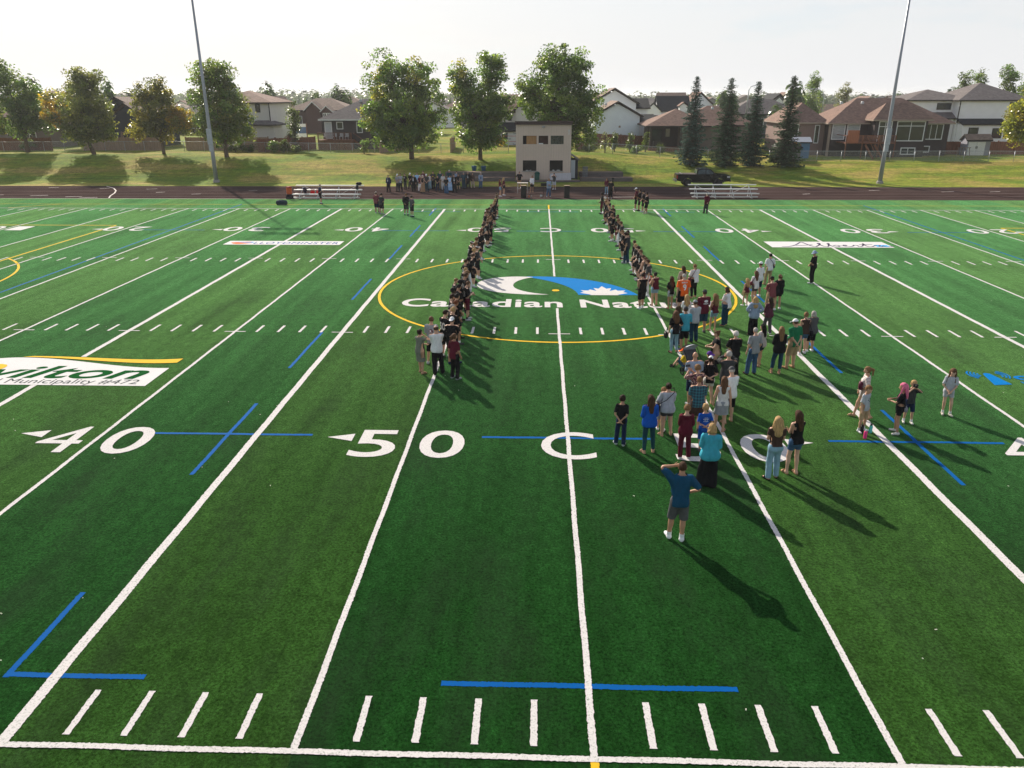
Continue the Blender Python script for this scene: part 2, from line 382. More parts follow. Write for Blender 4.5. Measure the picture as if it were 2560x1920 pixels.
# ------------------------------------------------------------ painted markings (children of the turf)
def strip(name, x0, y0, x1, y1, w, z, m, jit=0.0048, step=None, parent=None, seg_near=0.028):
    """a painted line: a thin sheet whose edge follows the ragged turf fibres"""
    L = math.hypot(x1 - x0, y1 - y0); dx, dy = (x1 - x0) / L, (y1 - y0) / L
    ts = [0.0]
    while ts[-1] < L:
        y = y0 + dy * ts[-1]
        ts.append(ts[-1] + (step or max(seg_near, seg_near * (abs(y) + 4) / 9)))
    ts[-1] = L
    V = []; n = len(ts)
    for i, s in enumerate(ts):
        j1 = random.gauss(0, jit); j2 = random.gauss(0, jit)
        wob = 0.006 * math.sin(s * 2.1 + x0)
        e = random.gauss(0, jit) if i in (0, n - 1) else 0
        cx = x0 + dx * (s + e); cy = y0 + dy * (s + e)
        a = w / 2 + j1 + wob; c = w / 2 + j2 - wob
        V.append((cx - dy * a, cy + dx * a, z)); V.append((cx + dy * c, cy - dx * c, z))
    Fq = [(2 * i, 2 * i + 1, 2 * i + 3, 2 * i + 2) for i in range(n - 1)]
    return link(name, mesh_np(name, V, Fq), m, parent or turf)

FW = 65 * YD
Z1, Z2, Z3, Z4 = 0.004, 0.008, 0.012, 0.016
# blue and yellow first (lowest), white above
for sx in (-1, 1):
    for y0, y1 in [(1.42, 3.83), (8.95, 13.95), (17.4, 21.95), (27.45, 32.0), (37.4, 42.0), (45.4, 50.4), (55.6, 60.0)]:
        strip('blue_line', sx * 10.0, y0, sx * 10.0, y1, 0.115, Z1, M_BLUE)
    strip('blue_line', sx * 28.3, -2.0, sx * 28.3, 62.4, 0.115, Z1, M_BLUE)
    strip('blue_line', sx * 7.5, 11.55, sx * 12.45, 11.55, 0.115, Z2 - 0.002, M_BLUE)
    strip('blue_line', sx * 7.5, 47.9, sx * 12.45, 47.9, 0.115, Z2 - 0.002, M_BLUE)
    strip('blue_line', sx * 25.8, 47.9, sx * 30.6, 47.9, 0.115, Z2 - 0.002, M_BLUE)
    strip('blue_line', sx * 7.6, 1.5, sx * 10.05, 1.5, 0.115, Z2 - 0.002, M_BLUE)
    strip('blue_line', sx * 7.6, 57.9, sx * 12.4, 57.9, 0.09, Z2 - 0.002, M_BLUE)
for y in (1.52, 11.55, 47.9, 57.9): strip('blue_line', -2.5, y, 2.5, y, 0.115, Z1, M_BLUE)

def arc_strip(name, cx, cy, r, a0, a1, w, z, m, n=120):
    V = []
    for i in range(n + 1):
        a = a0 + (a1 - a0) * i / n
        for q in (r - w / 2 + random.gauss(0, 0.005), r + w / 2 + random.gauss(0, 0.005)): V.append((cx + q * math.cos(a), cy + q * math.sin(a), z))
    return link(name, mesh_np(name, V, [(2 * i + 1, 2 * i, 2 * i + 2, 2 * i + 3) for i in range(n)]), m, turf)
arc_strip('yellow_circle', 0, FW / 2, 8.93, 0, 2 * math.pi, 0.13, Z1 + 0.002, M_YELLOW, 300)
arc_strip('yellow_spot', 0, FW / 2 - 0.1, 0.1, 0, 2 * math.pi, 0.19, Z1 + 0.002, M_YELLOW, 16)
for sx in (-1, 1):
    strip('yellow_line', sx * 33.55, 9.5, sx * 33.55, 49.9, 0.13, Z1 + 0.002, M_YELLOW)
    strip('yellow_line', sx * 33.55, 49.95, sx * 52, 49.95, 0.13, Z1 + 0.003, M_YELLOW)
    strip('yellow_line', sx * 33.55, 9.45, sx * 52, 9.45, 0.13, Z1 + 0.003, M_YELLOW)
    aa = math.acos(5.5 / 9.15)
    if sx < 0: arc_strip('yellow_arc', -39.05, FW / 2, 9.15, -aa, aa, 0.13, Z1 + 0.004, M_YELLOW)
    else: arc_strip('yellow_arc', 39.05, FW / 2, 9.15, math.pi - aa, math.pi + aa, 0.13, Z1 + 0.004, M_YELLOW)
strip('yellow_line', -60, 62.25, 60, 62.25, 0.08, Z1, M_YELLOW, step=0.5)
strip('yellow_line', -60, -2.8, 60, -2.8, 0.08, Z1, M_YELLOW, step=0.5)
strip('yellow_line', -45.2, 62.25, -48.5, 59.6, 0.1, Z1 + 0.004, M_YELLOW)
strip('yellow_tick', 0, FW + 0.06, 0, 62.2, 0.13, Z1 + 0.004, M_YELLOW)
strip('yellow_tick', 0, -0.06, 0, -2.7, 0.13, Z1 + 0.004, M_YELLOW)

strip('side_line', -62, 0, 62, 0, 0.105, Z3, M_WHITE, step=0.03)
strip('side_line', -62, FW, 62, FW, 0.115, Z3, M_WHITE, step=0.3)
for k in range(-11, 12):
    x = k * 5 * YD
    bold = k in (-2, 2, -4, 4, 6, -6, 8, -8)
    w = 0.20 if k in (-4, -2, 2, 4) else 0.115
    if k == 0:
        strip('yard_line', x, 0.03, x, 26.1, w, Z2, M_WHITE); strip('yard_line', x, 32.85, x, FW - 0.03, w, Z2, M_WHITE)
    elif k == -4:
        strip('yard_line', x, 0.03, x, 15.4, w, Z2, M_WHITE); strip('yard_line', x, 18.45, x, FW - 0.03, w, Z2, M_WHITE)
    else:
        strip('yard_line', x, 0.03, x, FW - 0.03, w, Z2, M_WHITE)
# one-yard hash marks: along both side lines and along two inner rows, alike marks share a mesh
hm = []
for v in range(4):
    V = []
    for i in range(22):
        yy = 0.96 * i / 21 + (random.gauss(0, 0.005) if i in (0, 21) else 0)
        V.append((-0.055 + random.gauss(0, 0.005), yy, 0)); V.append((0.055 + random.gauss(0, 0.005), yy, 0))
    hm.append(mesh_np('hash_mark', V, [(2 * i, 2 * i + 1, 2 * i + 3, 2 * i + 2) for i in range(21)]))
    hm[-1].materials.append(M_WHITE)
def hash_at(x, y):
    o = link('hash_mark', random.choice(hm), None, turf, (x, y, Z2)); return o
vis = {0: (-11, 9), 1: (-34, 34), 2: (-45, 46), 3: (-52, 51)}
for row, (a, b_) in vis.items():
    y = (0.22, 24 * YD - 0.02, 41 * YD - 0.98, FW - 1.4)[row]
    for k in range(a, b_ + 1):
        if k % 5: hash_at(k * YD, y)
for k in range(-9, 10):
    for y in (24 * YD, 41 * YD - 0.02):
        if abs(k) * 5 <= (30 if y < 25 else 45):
            x = k * 5 * YD; strip('hash_cross', x - 0.45, y, x + 0.45, y, 0.075, Z3, M_WHITE)

# lettering on the turf
FONT_CACHE = {}
def text_mesh(s, width=None, height=1.0, bold=0.0, shear=0.0, spacing=1.0, name='lettering'):
    """flat lettering as a mesh, lower left corner at the origin, scaled to a cap height (and optional total width)"""
    cu = bpy.data.curves.new('t', 'FONT'); cu.body = s; cu.offset = bold; cu.shear = shear; cu.space_character = spacing; cu.resolution_u = 5
    ob = bpy.data.objects.new('t', cu)
    me = bpy.data.meshes.new_from_object(ob); me.name = name
    bpy.data.objects.remove(ob); bpy.data.curves.remove(cu)
    n = len(me.vertices); co = np.empty(n * 3, dtype=np.float32); me.vertices.foreach_get('co', co); co = co.reshape(-1, 3)
    x0, x1 = co[:, 0].min(), co[:, 0].max()
    y0 = 0.0; cap = 0.729
    sy = height / cap; sx = sy if width is None else width / (x1 - x0)
    co[:, 0] = (co[:, 0] - x0) * sx; co[:, 1] = (co[:, 1] - y0) * sy; co[:, 2] = 0
    me.vertices.foreach_set('co', co.ravel()); me.update()
    return me
def paint_text(name, s, x, y, height, m, width=None, z=Z3, rot=0.0, parent=None, **kw):
    me = text_mesh(s, width, height, name=name, **kw)
    o = link(name, me, m, parent or turf, (x, y, z)); o.rotation_euler = (0, 0, rot); return o
def paint_poly(name, pts, z, m):
    return MB().poly([(a, b_, z) for a, b_ in pts]).build(name, m, turf)

NUM = {-4: '', -3: '40', -1: '50', 1: '50', 3: '40', -5: '30', 5: '30', -7: '20', 7: '20', 9: '10', -9: '10'}
def arrow(tip, base, y, dirx, flip):
    h = 0.25
    paint_poly('direction_arrow', [(tip, y), (base, y - h), (base, y + h)] if dirx < 0 else [(tip, y), (base, y + h), (base, y - h)], Z3, M_WHITE)
for k in (-9, -7, -5, -3, -1, 1, 3, 5, 7, 9):
    s = NUM[k]; x = k * 5 * YD; sgn = 1 if k > 0 else -1
    # near row reads from the near side
    if abs(k) <= 5:
        paint_text('yard_number', s[0], x - 1.62, 10.17, 1.86, M_WHITE, width=1.28, bold=0.0 if s[0] == '4' else 0.010, z=Z3)
        paint_text('yard_number', s[1], x + 0.32, 10.17, 1.86, M_WHITE, width=1.28, bold=0.010, z=Z3)
        arrow(x + sgn * 2.45, x + sgn * 1.68, 11.4, sgn, False)
    # far row reads from the far side
    paint_text('yard_number', s[0], x + 1.62, 49.25, 1.86, M_WHITE, width=1.28, bold=0.010, z=Z3, rot=math.pi)
    paint_text('yard_number', s[1], x - 0.32, 49.25, 1.86, M_WHITE, width=1.28, bold=0.010, z=Z3, rot=math.pi)
    arrow(x + sgn * 2.45, x + sgn * 1.68, 48.1, sgn, True)
paint_text('yard_number', 'C', -0.78, 10.17, 1.86, M_WHITE, width=1.54, bold=0.004, z=Z3)
paint_text('yard_number', 'C', 0.78, 49.25, 1.86, M_WHITE, width=1.54, bold=0.004, z=Z3, rot=math.pi)

# centre emblem: white crescent, blue wedge with a white leaf
def bez(p0, p1, p2, p3, n=16):
    out = []
    for i in range(n):
        t = i / n; u = 1 - t
        out.append((u**3 * p0[0] + 3 * u*u*t * p1[0] + 3 * u*t*t * p2[0] + t**3 * p3[0], u**3 * p0[1] + 3 * u*u*t * p1[1] + 3 * u*t*t * p2[1] + t**3 * p3[1]))
    return out
cres = bez((-1.16, 32.62), (-2.3, 33.05), (-4.15, 32.45), (-4.13, 30.85)) + bez((-4.13, 30.85), (-4.1, 29.3), (-2.2, 28.55), (-0.34, 28.72)) \
    + bez((-0.34, 28.72), (-1.4, 29.0), (-2.3, 29.75), (-2.2, 30.9)) + bez((-2.2, 30.9), (-2.15, 31.6), (-1.75, 32.25), (-1.16, 32.62))
cres_o = paint_poly('emblem_crescent', cres, Z2, M_WHITE)
wed = bez((-1.55, 32.78), (0.6, 33.0), (3.2, 31.9), (4.1, 28.72), 18) + [(4.1, 28.72)] + bez((1.12, 28.7), (1.05, 30.4), (-0.1, 31.7), (-1.2, 32.45), 14) + [(-1.2, 32.45)]
paint_poly('emblem_wedge', wed, Z1 + 0.003, M_AZURE)
leaf = [(0, 1.0), (.17, .68), (.38, .76), (.28, .40), (.55, .58), (.62, .44), (.95, .47), (.82, .26), (1.0, .16), (.55, -.06), (.60, -.2), (.05, -.13), (.05, -.2)]
lf = [(2.42 + a * 1.2, 28.85 + b_ * 1.72) for a, b_ in leaf] + [(2.42 - a * 1.2, 28.85 + b_ * 1.72) for a, b_ in leaf[::-1]]
lf = [(a, max(b_, 28.66)) for a, b_ in lf[:-1]]
paint_poly('emblem_leaf', lf, Z2, M_WHITE)
paint_text('sponsor_lettering', 'Canadian Natural', -7.45, 26.28, 1.5, M_WHITE, width=14.9, bold=0.022, z=Z3, spacing=1.05)

# three banners painted on the 35-yard lines and one without a ground
M_BANNER = mat_paint('banner_white_paint', (0.70, 0.685, 0.685), amount=0.3)
M_GREENINK = mat('banner_green_ink', (0.012, 0.085, 0.022), rough=0.85, spec=0.0, var=0.25, vscale=8)
M_GREYINK = mat('banner_grey_ink', (0.10, 0.11, 0.11), rough=0.85, spec=0.0, var=0.25, vscale=8)
M_NAVYINK = mat('banner_navy_ink', (0.02, 0.07, 0.30), rough=0.85, spec=0.0, var=0.2, vscale=8)
M_ORANGEINK = mat('banner_orange_ink', (0.75, 0.22, 0.10), rough=0.85, spec=0.0, var=0.2, vscale=8)
M_PURPLEINK = mat('banner_purple_ink', (0.10, 0.08, 0.14), rough=0.85, spec=0.0, var=0.2, vscale=8)
M_SKYINK = mat('banner_sky_ink', (0.10, 0.42, 0.80), rough=0.85, spec=0.0, var=0.2, vscale=8)
wave = bez((-14.4, 17.26), (-16.3, 17.1), (-18.4, 18.3), (-20.6, 18.3), 20) + bez((-20.6, 18.3), (-21.3, 18.3), (-21.9, 18.0), (-22.2, 17.7), 8) + [(-22.2, 17.7), (-22.2, 15.4), (-14.4, 15.4)]
paint_poly('sponsor_banner', wave, Z3, M_BANNER)
swoosh = bez((-14.35, 18.33), (-16.2, 18.2), (-18.0, 18.62), (-20.3, 18.48), 20) + bez((-22.0, 17.95), (-20.3, 18.38), (-18.2, 18.38), (-14.38, 17.8), 20) + [(-14.38, 17.8)]
paint_poly('banner_swoosh', bez((-14.35, 18.33), (-16.0, 17.9), (-18.2, 18.55), (-20.6, 18.47), 20) + bez((-20.6, 18.36), (-18.4, 18.36), (-16.2, 17.5), (-14.38, 17.86), 20) + [(-14.38, 17.86)], Z4, M_YELLOW)
arc_strip('banner_sun', -20.85, 17.15, 0.19, 0, 2 * math.pi, 0.37, Z4 + 0.003, M_YELLOW, 20)
paint_text('sponsor_lettering', 'wilton', -21.45, 16.1, 1.32, M_GREENINK, width=6.55, bold=0.018, shear=0.3, z=Z4 + 0.001)
paint_text('sponsor_lettering', 'Rural Municipality #472', -21.1, 15.56, 0.46, M_GREYINK, width=6.3, z=Z4)
paint_poly('sponsor_banner', [(-22.1, 42.0), (-14.2, 42.0), (-14.2, 43.4), (-22.1, 43.4)], Z3, M_BANNER)
paint_text('sponsor_lettering', 'LLOYDMINSTER', -20.15, 42.3, 0.72, M_NAVYINK, width=5.75, z=Z4, spacing=1.1)
fl = bez((-21.8, 42.75), (-21.5, 42.0), (-20.9, 42.0), (-20.3, 42.7)) + bez((-20.3, 42.7), (-20.6, 43.5), (-21.0, 42.9), (-21.8, 42.75))
paint_poly('banner_flower', fl, Z4, M_ORANGEINK)
paint_poly('banner_ribbon', bez((-21.7, 42.85), (-21.2, 43.2), (-20.9, 42.7), (-20.25, 43.1)) + bez((-20.25, 42.75), (-20.9, 42.55), (-21.2, 42.95), (-21.7, 42.85)), Z4 + 0.003, M_SKYINK)
paint_poly('sponsor_banner', [(14.4, 41.8), (22.3, 41.8), (22.3, 43.9), (14.4, 43.9)], Z3, M_BANNER)
script = MB()
def stroke(pts, w):
    for a, b_ in zip(pts[:-1], pts[1:]): script.bar((a[0], a[1], Z4), (b_[0], b_[1], Z4), w, 0.002)
def pen(pts, w=0.11):
    P_ = [pts[0]] + list(pts) + [pts[-1]]; out = []
    for i in range(1, len(P_) - 2):
        p0, p1, p2, p3 = P_[i - 1], P_[i], P_[i + 1], P_[i + 2]
        for j in range(6):
            t = j / 6
            out.append(tuple(0.5 * (2 * p1[c] + (p2[c] - p0[c]) * t + (2 * p0[c] - 5 * p1[c] + 4 * p2[c] - p3[c]) * t * t + (3 * p1[c] - p0[c] - 3 * p2[c] + p3[c]) * t ** 3) for c in (0, 1)))
    stroke(out + [pts[-1]], w)
ox, oy = 15.0, 42.0
pen([(ox + a, oy + b_) for a, b_ in [(.1, .05), (.6, .1), (1.2, .7), (1.75, 1.6), (1.9, 1.65), (2.0, .9), (2.15, .2), (2.4, .05)]])                       # A
pen([(ox + a, oy + b_) for a, b_ in [(1.1, .38), (1.6, .5), (2.3, .75)]])
pen([(ox + a, oy + b_) for a, b_ in [(2.35, .1), (2.8, .8), (2.95, 1.35), (2.8, 1.2), (2.85, .3), (3.1, .1), (3.4, .8), (3.55, 1.3), (3.4, 1.0), (3.45, .15), (3.75, .1), (3.95, .35), (3.8, .6), (3.55, .4)]])   # l b
pen([(ox + a, oy + b_) for a, b_ in [(3.95, .35), (4.3, .4), (4.5, .6), (4.35, .7), (4.25, .35), (4.45, .1), (4.8, .3), (5.0, .65), (5.15, .5), (5.15, .15), (5.4, .3), (5.7, .9), (5.8, 1.25)]])   # e r
pen([(ox + a, oy + b_) for a, b_ in [(5.8, 1.3), (5.7, .6), (5.75, .15), (6.0, .15), (6.4, .6), (6.7, .65), (6.5, .3), (6.6, .12), (6.85, .5), (6.85, .2), (7.1, .1), (7.4, .3)]])   # t a
pen([(ox + a, oy + b_) for a, b_ in [(5.4, .85), (5.9, .9), (6.3, .95)]])
script.build('sponsor_lettering', M_PURPLEINK, turf)
paint_poly('banner_flag', [(21.3, 42.05), (22.15, 42.05), (22.15, 42.75), (21.3, 42.75)], Z4, M_SKYINK)
# blue wave emblem without a ground, mostly outside the picture on the right
paint_poly('emblem_wave', [(14.78, 16.3), (15.42, 16.38), (15.32, 17.0), (15.24, 17.46), (15.11, 17.53), (15.0, 17.47), (14.94, 17.25)], Z3, M_AZURE)
for r in (0.16, 0.27, 0.38, 0.49):
    arc_strip('emblem_ripple', 14.92, 17.35, r, 2.3, 4.0, 0.06, Z3, M_AZURE, 14)
    if r > 0.2: arc_strip('emblem_ripple', 15.30, 17.30, r, -0.75, 1.0, 0.06, Z3 + 0.004, M_AZURE, 14)
paint_text('sponsor_lettering', 'S', 15.85, 16.45, 0.85, M_AZURE, width=0.6, bold=0.010, z=Z3)
# ------------------------------------------------------------ buildings
def shingle(name, col, var=.22):
    key = ('shingle', name, col)
    if key in MATS: return MATS[key]
    m, t, b = _new(name); b.inputs['Roughness'].default_value = .9; b.inputs['Specular IOR Level'].default_value = .15
    tcn = N(t, 'ShaderNodeTexCoord'); br = N(t, 'ShaderNodeTexBrick')
    sp = N(t, 'ShaderNodeSeparateXYZ'); t.links.new(tcn.outputs['Object'], sp.inputs[0])
    cb = N(t, 'ShaderNodeCombineXYZ'); ad = N(t, 'ShaderNodeMath', operation='ADD'); t.links.new(sp.outputs['X'], ad.inputs[0]); t.links.new(sp.outputs['Y'], ad.inputs[1])
    t.links.new(ad.outputs[0], cb.inputs['X']); t.links.new(sp.outputs['Z'], cb.inputs['Y']); t.links.new(cb.outputs[0], br.inputs['Vector'])
    br.inputs['Scale'].default_value = 3.2; br.inputs['Mortar Size'].default_value = .012; br.inputs['Row Height'].default_value = .2; br.inputs['Brick Width'].default_value = .9
    br.inputs['Color1'].default_value = (*[c * (1 + var) for c in col], 1); br.inputs['Color2'].default_value = (*[c * (1 - var) for c in col], 1); br.inputs['Mortar'].default_value = (*[c * .6 for c in col], 1)
    ns = N(t, 'ShaderNodeTexNoise'); ns.inputs['Scale'].default_value = 1.1; ns.inputs['Detail'].default_value = 6; t.links.new(tcn.outputs['Object'], ns.inputs['Vector'])
    mr = N(t, 'ShaderNodeMapRange'); mr.inputs['To Min'].default_value = .75; mr.inputs['To Max'].default_value = 1.25; t.links.new(ns.outputs['Fac'], mr.inputs['Value'])
    vm = N(t, 'ShaderNodeVectorMath', operation='SCALE'); t.links.new(br.outputs['Color'], vm.inputs[0]); t.links.new(mr.outputs[0], vm.inputs['Scale'])
    t.links.new(vm.outputs[0], b.inputs['Base Color']); MATS[key] = m
    return m
R_BROWN = shingle('brown_shingles', (.225, .145, .115)); R_GREY = shingle('grey_shingles', (.16, .14, .135)); R_BLACK = shingle('black_shingles', (.028, .030, .034)); R_TAN = shingle('tan_shingles', (.24, .175, .14))
W_WHITE = siding('white_siding', (.86, .86, .86)); W_CREAM = siding('pale_siding', (.66, .63, .60)); W_DARK = siding('dark_brown_siding', (.052, .038, .038)); W_BLUEBK = siding('blue_black_siding', (.022, .030, .045)); W_MAUVE = siding('mauve_siding', (.24, .165, .145))
W_RED = siding('red_brown_siding', (.095, .045, .038)); W_GREY = siding('grey_siding', (.16, .16, .165)); W_SLATE = siding('slate_siding', (.05, .07, .085)); W_TAUPE = siding('taupe_siding', (.19, .155, .135))
M_TRIMW = mat('white_trim', (.75, .75, .74), rough=.5, var=.05); M_TRIMD = mat('dark_trim', (.03, .027, .027), rough=.5, var=.1); M_TRIMT = mat('tan_trim', (.34, .27, .22), rough=.5, var=.1)
M_GLASS = glass(); M_BLIND = mat('window_blind', (.34, .37, .38), rough=.25, spec=.6, var=.25, vscale=1.5, stretch=(1, 1, 6))
M_CONC = mat('concrete', (.33, .31, .29), rough=.9, var=.15, vscale=2)
M_WOODF = mat('fence_wood', (.36, .235, .17), rough=.85, var=.25, vscale=3, stretch=(3, 3, .4)); M_WOODR = mat('red_fence_wood', (.21, .095, .06), rough=.85, var=.3, vscale=3, stretch=(3, 3, .4)); M_WOODG = mat('weathered_wood', (.24, .185, .15), rough=.9, var=.25, vscale=3, stretch=(3, 3, .4))
M_GALV = mat('galvanised_steel', (.42, .44, .46), rough=.45, spec=.5, metal=.6, var=.12, vscale=3)

def roof_mesh(x0, x1, y0, y1, ze, za, kind, oh=.5, th=.18):
    a0, a1, b0, b1 = x0 - oh, x1 + oh, y0 - oh, y1 + oh; mb = MB(); lx, ly = a1 - a0, b1 - b0
    if kind == 'hip':
        if lx >= ly: r0, r1 = (a0 + ly / 2, (b0 + b1) / 2), (a1 - ly / 2, (b0 + b1) / 2)
        else: r0, r1 = ((a0 + a1) / 2, b0 + lx / 2), ((a0 + a1) / 2, b1 - lx / 2)
        P = [(a0, b0, ze), (a1, b0, ze), (a1, b1, ze), (a0, b1, ze), (*r0, za), (*r1, za)]
        F_ = [(0, 1, 5, 4), (1, 2, 5), (2, 3, 4, 5), (3, 0, 4)] if lx >= ly else [(0, 1, 4), (1, 2, 5, 4), (2, 3, 5), (3, 0, 4, 5)]
    elif kind == 'gx':       # ridge along x, gables on the sides
        ym = (b0 + b1) / 2; P = [(a0, b0, ze), (a1, b0, ze), (a1, b1, ze), (a0, b1, ze), (a0, ym, za), (a1, ym, za)]; F_ = [(0, 1, 5, 4), (2, 3, 4, 5)]
    elif kind == 'gy':       # ridge along y, gables front and back
        xm = (a0 + a1) / 2; P = [(a0, b0, ze), (a1, b0, ze), (a1, b1, ze), (a0, b1, ze), (xm, b0, za), (xm, b1, za)]; F_ = [(3, 0, 4, 5), (1, 2, 5, 4)]
    else:                    # lean-to falling to the front
        P = [(a0, b0, ze), (a1, b0, ze), (a1, b1, za), (a0, b1, za)]; F_ = [(0, 1, 2, 3)]
    mb.add(P, F_)
    n = len(P); mb.v += [(p[0], p[1], p[2] - th) for p in P]
    for f in F_: mb.f.append(tuple(n + i for i in f[::-1])); mb.m.append(0)
    edges = {}
    for f in F_:
        for i in range(len(f)):
            e = (f[i], f[(i + 1) % len(f)])
            edges[e] = 1
    for (a, b_) in edges:
        if (b_, a) not in edges: mb.f.append((b_, a, a + n, b_ + n)); mb.m.append(1)
    return mb

class House:
    def __init__(s, name, label, x, y, z, group=None, cat='house'):
        s.r = empty(name, (x, y, z)); tag(s.r, label, cat, group); s.o = Vector((x, y, z))
    def part(s, name, mb, m, parent=None, smooth=False):
        o = mb.build(name, m, parent or s.r, smooth=smooth)
        if parent is None: o.location = -s.o
        return o
    def vol(s, x0, x1, y0, y1, zb, ze, za, kind, wm, rm, trim=M_TRIMD, oh=.5, gable=None):
        mb = MB().box(x0, x1, y0, y1, zb, ze - .02)
        k = (za - ze)
        if kind == 'gy':
            f = (x1 - x0) / (x1 - x0 + 2 * oh); h_ = ze - .1 + k * f; xm = (x0 + x1) / 2
            mb.add([(x0, y0, ze - .02), (x1, y0, ze - .02), (xm, y0, h_), (x0, y1, ze - .02), (x1, y1, ze - .02), (xm, y1, h_)], [(0, 1, 2), (4, 3, 5)])
        if kind == 'gx':
            f = (y1 - y0) / (y1 - y0 + 2 * oh); h_ = ze - .1 + k * f; ym = (y0 + y1) / 2
            mb.add([(x0, y0, ze - .02), (x0, y1, ze - .02), (x0, ym, h_), (x1, y0, ze - .02), (x1, y1, ze - .02), (x1, ym, h_)], [(1, 0, 2), (3, 4, 5)])
        s.part('wall', mb, wm); s.part('roof', roof_mesh(x0, x1, y0, y1, ze, za, kind, oh), [rm, trim])
    def win(s, face, a0, a1, z0, z1, at, cols=1, rows=1, frame=M_TRIMW, pane=None, name='window', fw=.09):
        """window or door on a wall: glass pane with a frame and bars standing proud of it"""
        pane = pane or M_GLASS
        def bx(mb, u0, u1, w0, w1, d0, d1):
            if face == 'S': mb.box(u0, u1, at - d1, at - d0, w0, w1)
            elif face == 'E': mb.box(at + d0, at + d1, u0, u1, w0, w1)
            else: mb.box(at - d1, at - d0, u0, u1, w0, w1)
            return mb
        p = s.part(name, bx(MB(), a0 + .02, a1 - .02, z0 + .02, z1 - .02, -.05, .012), pane)
        fr = MB()
        bx(fr, a0 - fw, a0 + .02, z0 - fw, z1 + fw, -.02, .06); bx(fr, a1 - .02, a1 + fw, z0 - fw, z1 + fw, -.02, .06)
        bx(fr, a0 + .02, a1 - .02, z0 - fw, z0 + .02, -.02, .06); bx(fr, a0 + .02, a1 - .02, z1 - .02, z1 + fw, -.02, .06)
        for c in range(1, cols):
            u = a0 + (a1 - a0) * c / cols; bx(fr, u - .04, u + .04, z0 + .02, z1 - .02, .0, .05)
        if rows > 1:
            w = z1 - (z1 - z0) * .22; bx(fr, a0 + .02, a1 - .02, w - .04, w + .04, .0, .045)
        s.part('frame', fr, frame, p)
        return p
    def vents(s, pts):
        for x, y, z in pts: s.part('roof_vent', MB().box(x - .18, x + .18, y - .18, y + .18, z - .1, z + .18).lathe([(.2, .18), (.16, .26)], x, y, z, 8), M_GALV)

def deck(h, x0, x1, y0, y1, z, zb, m=M_WOODR, rail=.95, step=.14):
    h.part('deck_floor', MB().box(x0, x1, y0, y1, z - .12, z), m)
    for x in np.linspace(x0 + .06, x1 - .06, max(2, int((x1 - x0) / 1.8) + 1)):
        h.part('deck_post', MB().box(x - .06, x + .06, y0 + .02, y0 + .14, zb, z + rail), m)
    r = MB().box(x0, x1, y0 + .15, y0 + .2, z + rail - .08, z + rail).box(x0, x1, y0 + .15, y0 + .2, z + .08, z + .14)
    r.box(x0 + .02, x0 + .07, y0 + .2, y1, z + rail - .08, z + rail)
    x = x0 + .1
    while x < x1: r.box(x, x + .04, y0 + .155, y0 + .195, z + .14, z + rail - .08); x += step
    h.part('railing', r, m)

# press box with two rows of openings
h = House('press_box', 'tan two-storey press box building behind the running track', -.4, 85.5, 0.05, cat='building')
M_PRESS = siding('tan_board_wall', (.60, .49, .41), pitch=.28, axis='H', depth=.9)
wx0, wx1, wy0, wy1 = -3.58, 2.78, 83.5, 87.6
ops = [(-2.78, -1.2, 4.08, 5.02), (-.97, .13, 4.08, 5.02), (.42, 1.9, 4.08, 5.02), (-2.78, -1.2, 1.1, 2.3), (.33, 1.86, 1.1, 2.3)]
fm = MB()       # front wall built round its openings
zs = [0.0, 1.1, 2.3, 4.08, 5.02, 6.25]
def band(z0, z1, holes):
    x = wx0
    for a, b_ in holes: fm.box(x, a, wy0, wy0 + .16, z0, z1); x = b_
    fm.box(x, wx1, wy0, wy0 + .16, z0, z1)
band(-.3, 1.1, []); band(1.1, 2.3, [(-2.78, -1.2), (.33, 1.86)]); band(2.3, 4.08, []); band(4.08, 5.02, [(-2.78, -1.2), (-.97, .13), (.42, 1.9)]); band(5.02, 6.25, [])
fm.box(wx0, wx0 + .16, wy0 + .16, wy1, -.3, 6.25).box(wx1 - .16, wx1, wy0 + .16, wy1, -.3, 6.25).box(wx0 + .16, wx1 - .16, wy1 - .16, wy1, -.3, 6.25)
h.part('wall', fm, M_PRESS)
bt = MB()
for k in range(1, 22):
    x = wx0 + k * .29; cuts = sorted((z0 - .06, z1 + .06) for a, b_, z0, z1 in ops if a - .07 < x < b_ + .07); z = -.2
    for z0, z1 in cuts + [(6.2, 6.2)]:
        if z0 - z > .05: bt.box(x - .018, x + .018, wy0 - .022, wy0 + .002, z, z0)
        z = z1
tag(h.part('battens', bt, mat('tan_batten', (.54, .44, .37), var=.1)), kind='stuff')
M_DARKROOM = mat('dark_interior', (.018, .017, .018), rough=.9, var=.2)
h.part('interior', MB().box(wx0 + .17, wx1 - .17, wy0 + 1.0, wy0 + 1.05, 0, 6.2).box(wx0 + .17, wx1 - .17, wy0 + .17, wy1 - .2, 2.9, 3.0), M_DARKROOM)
h.part('roof', MB().add([(wx0 - .12, wy0 - .25, 6.6), (wx1 + .12, wy0 - .25, 6.6), (wx1 + .12, wy1 + .2, 6.3), (wx0 - .12, wy1 + .2, 6.3), (wx0 - .12, wy0 - .25, 6.22), (wx1 + .12, wy0 - .25, 6.22), (wx1 + .12, wy1 + .2, 6.1), (wx0 - .12, wy1 + .2, 6.1)],
       [(0, 1, 2, 3), (7, 6, 5, 4), (4, 5, 1, 0), (5, 6, 2, 1), (6, 7, 3, 2), (7, 4, 0, 3)]), mat('roof_fascia', (.055, .036, .034), var=.2))
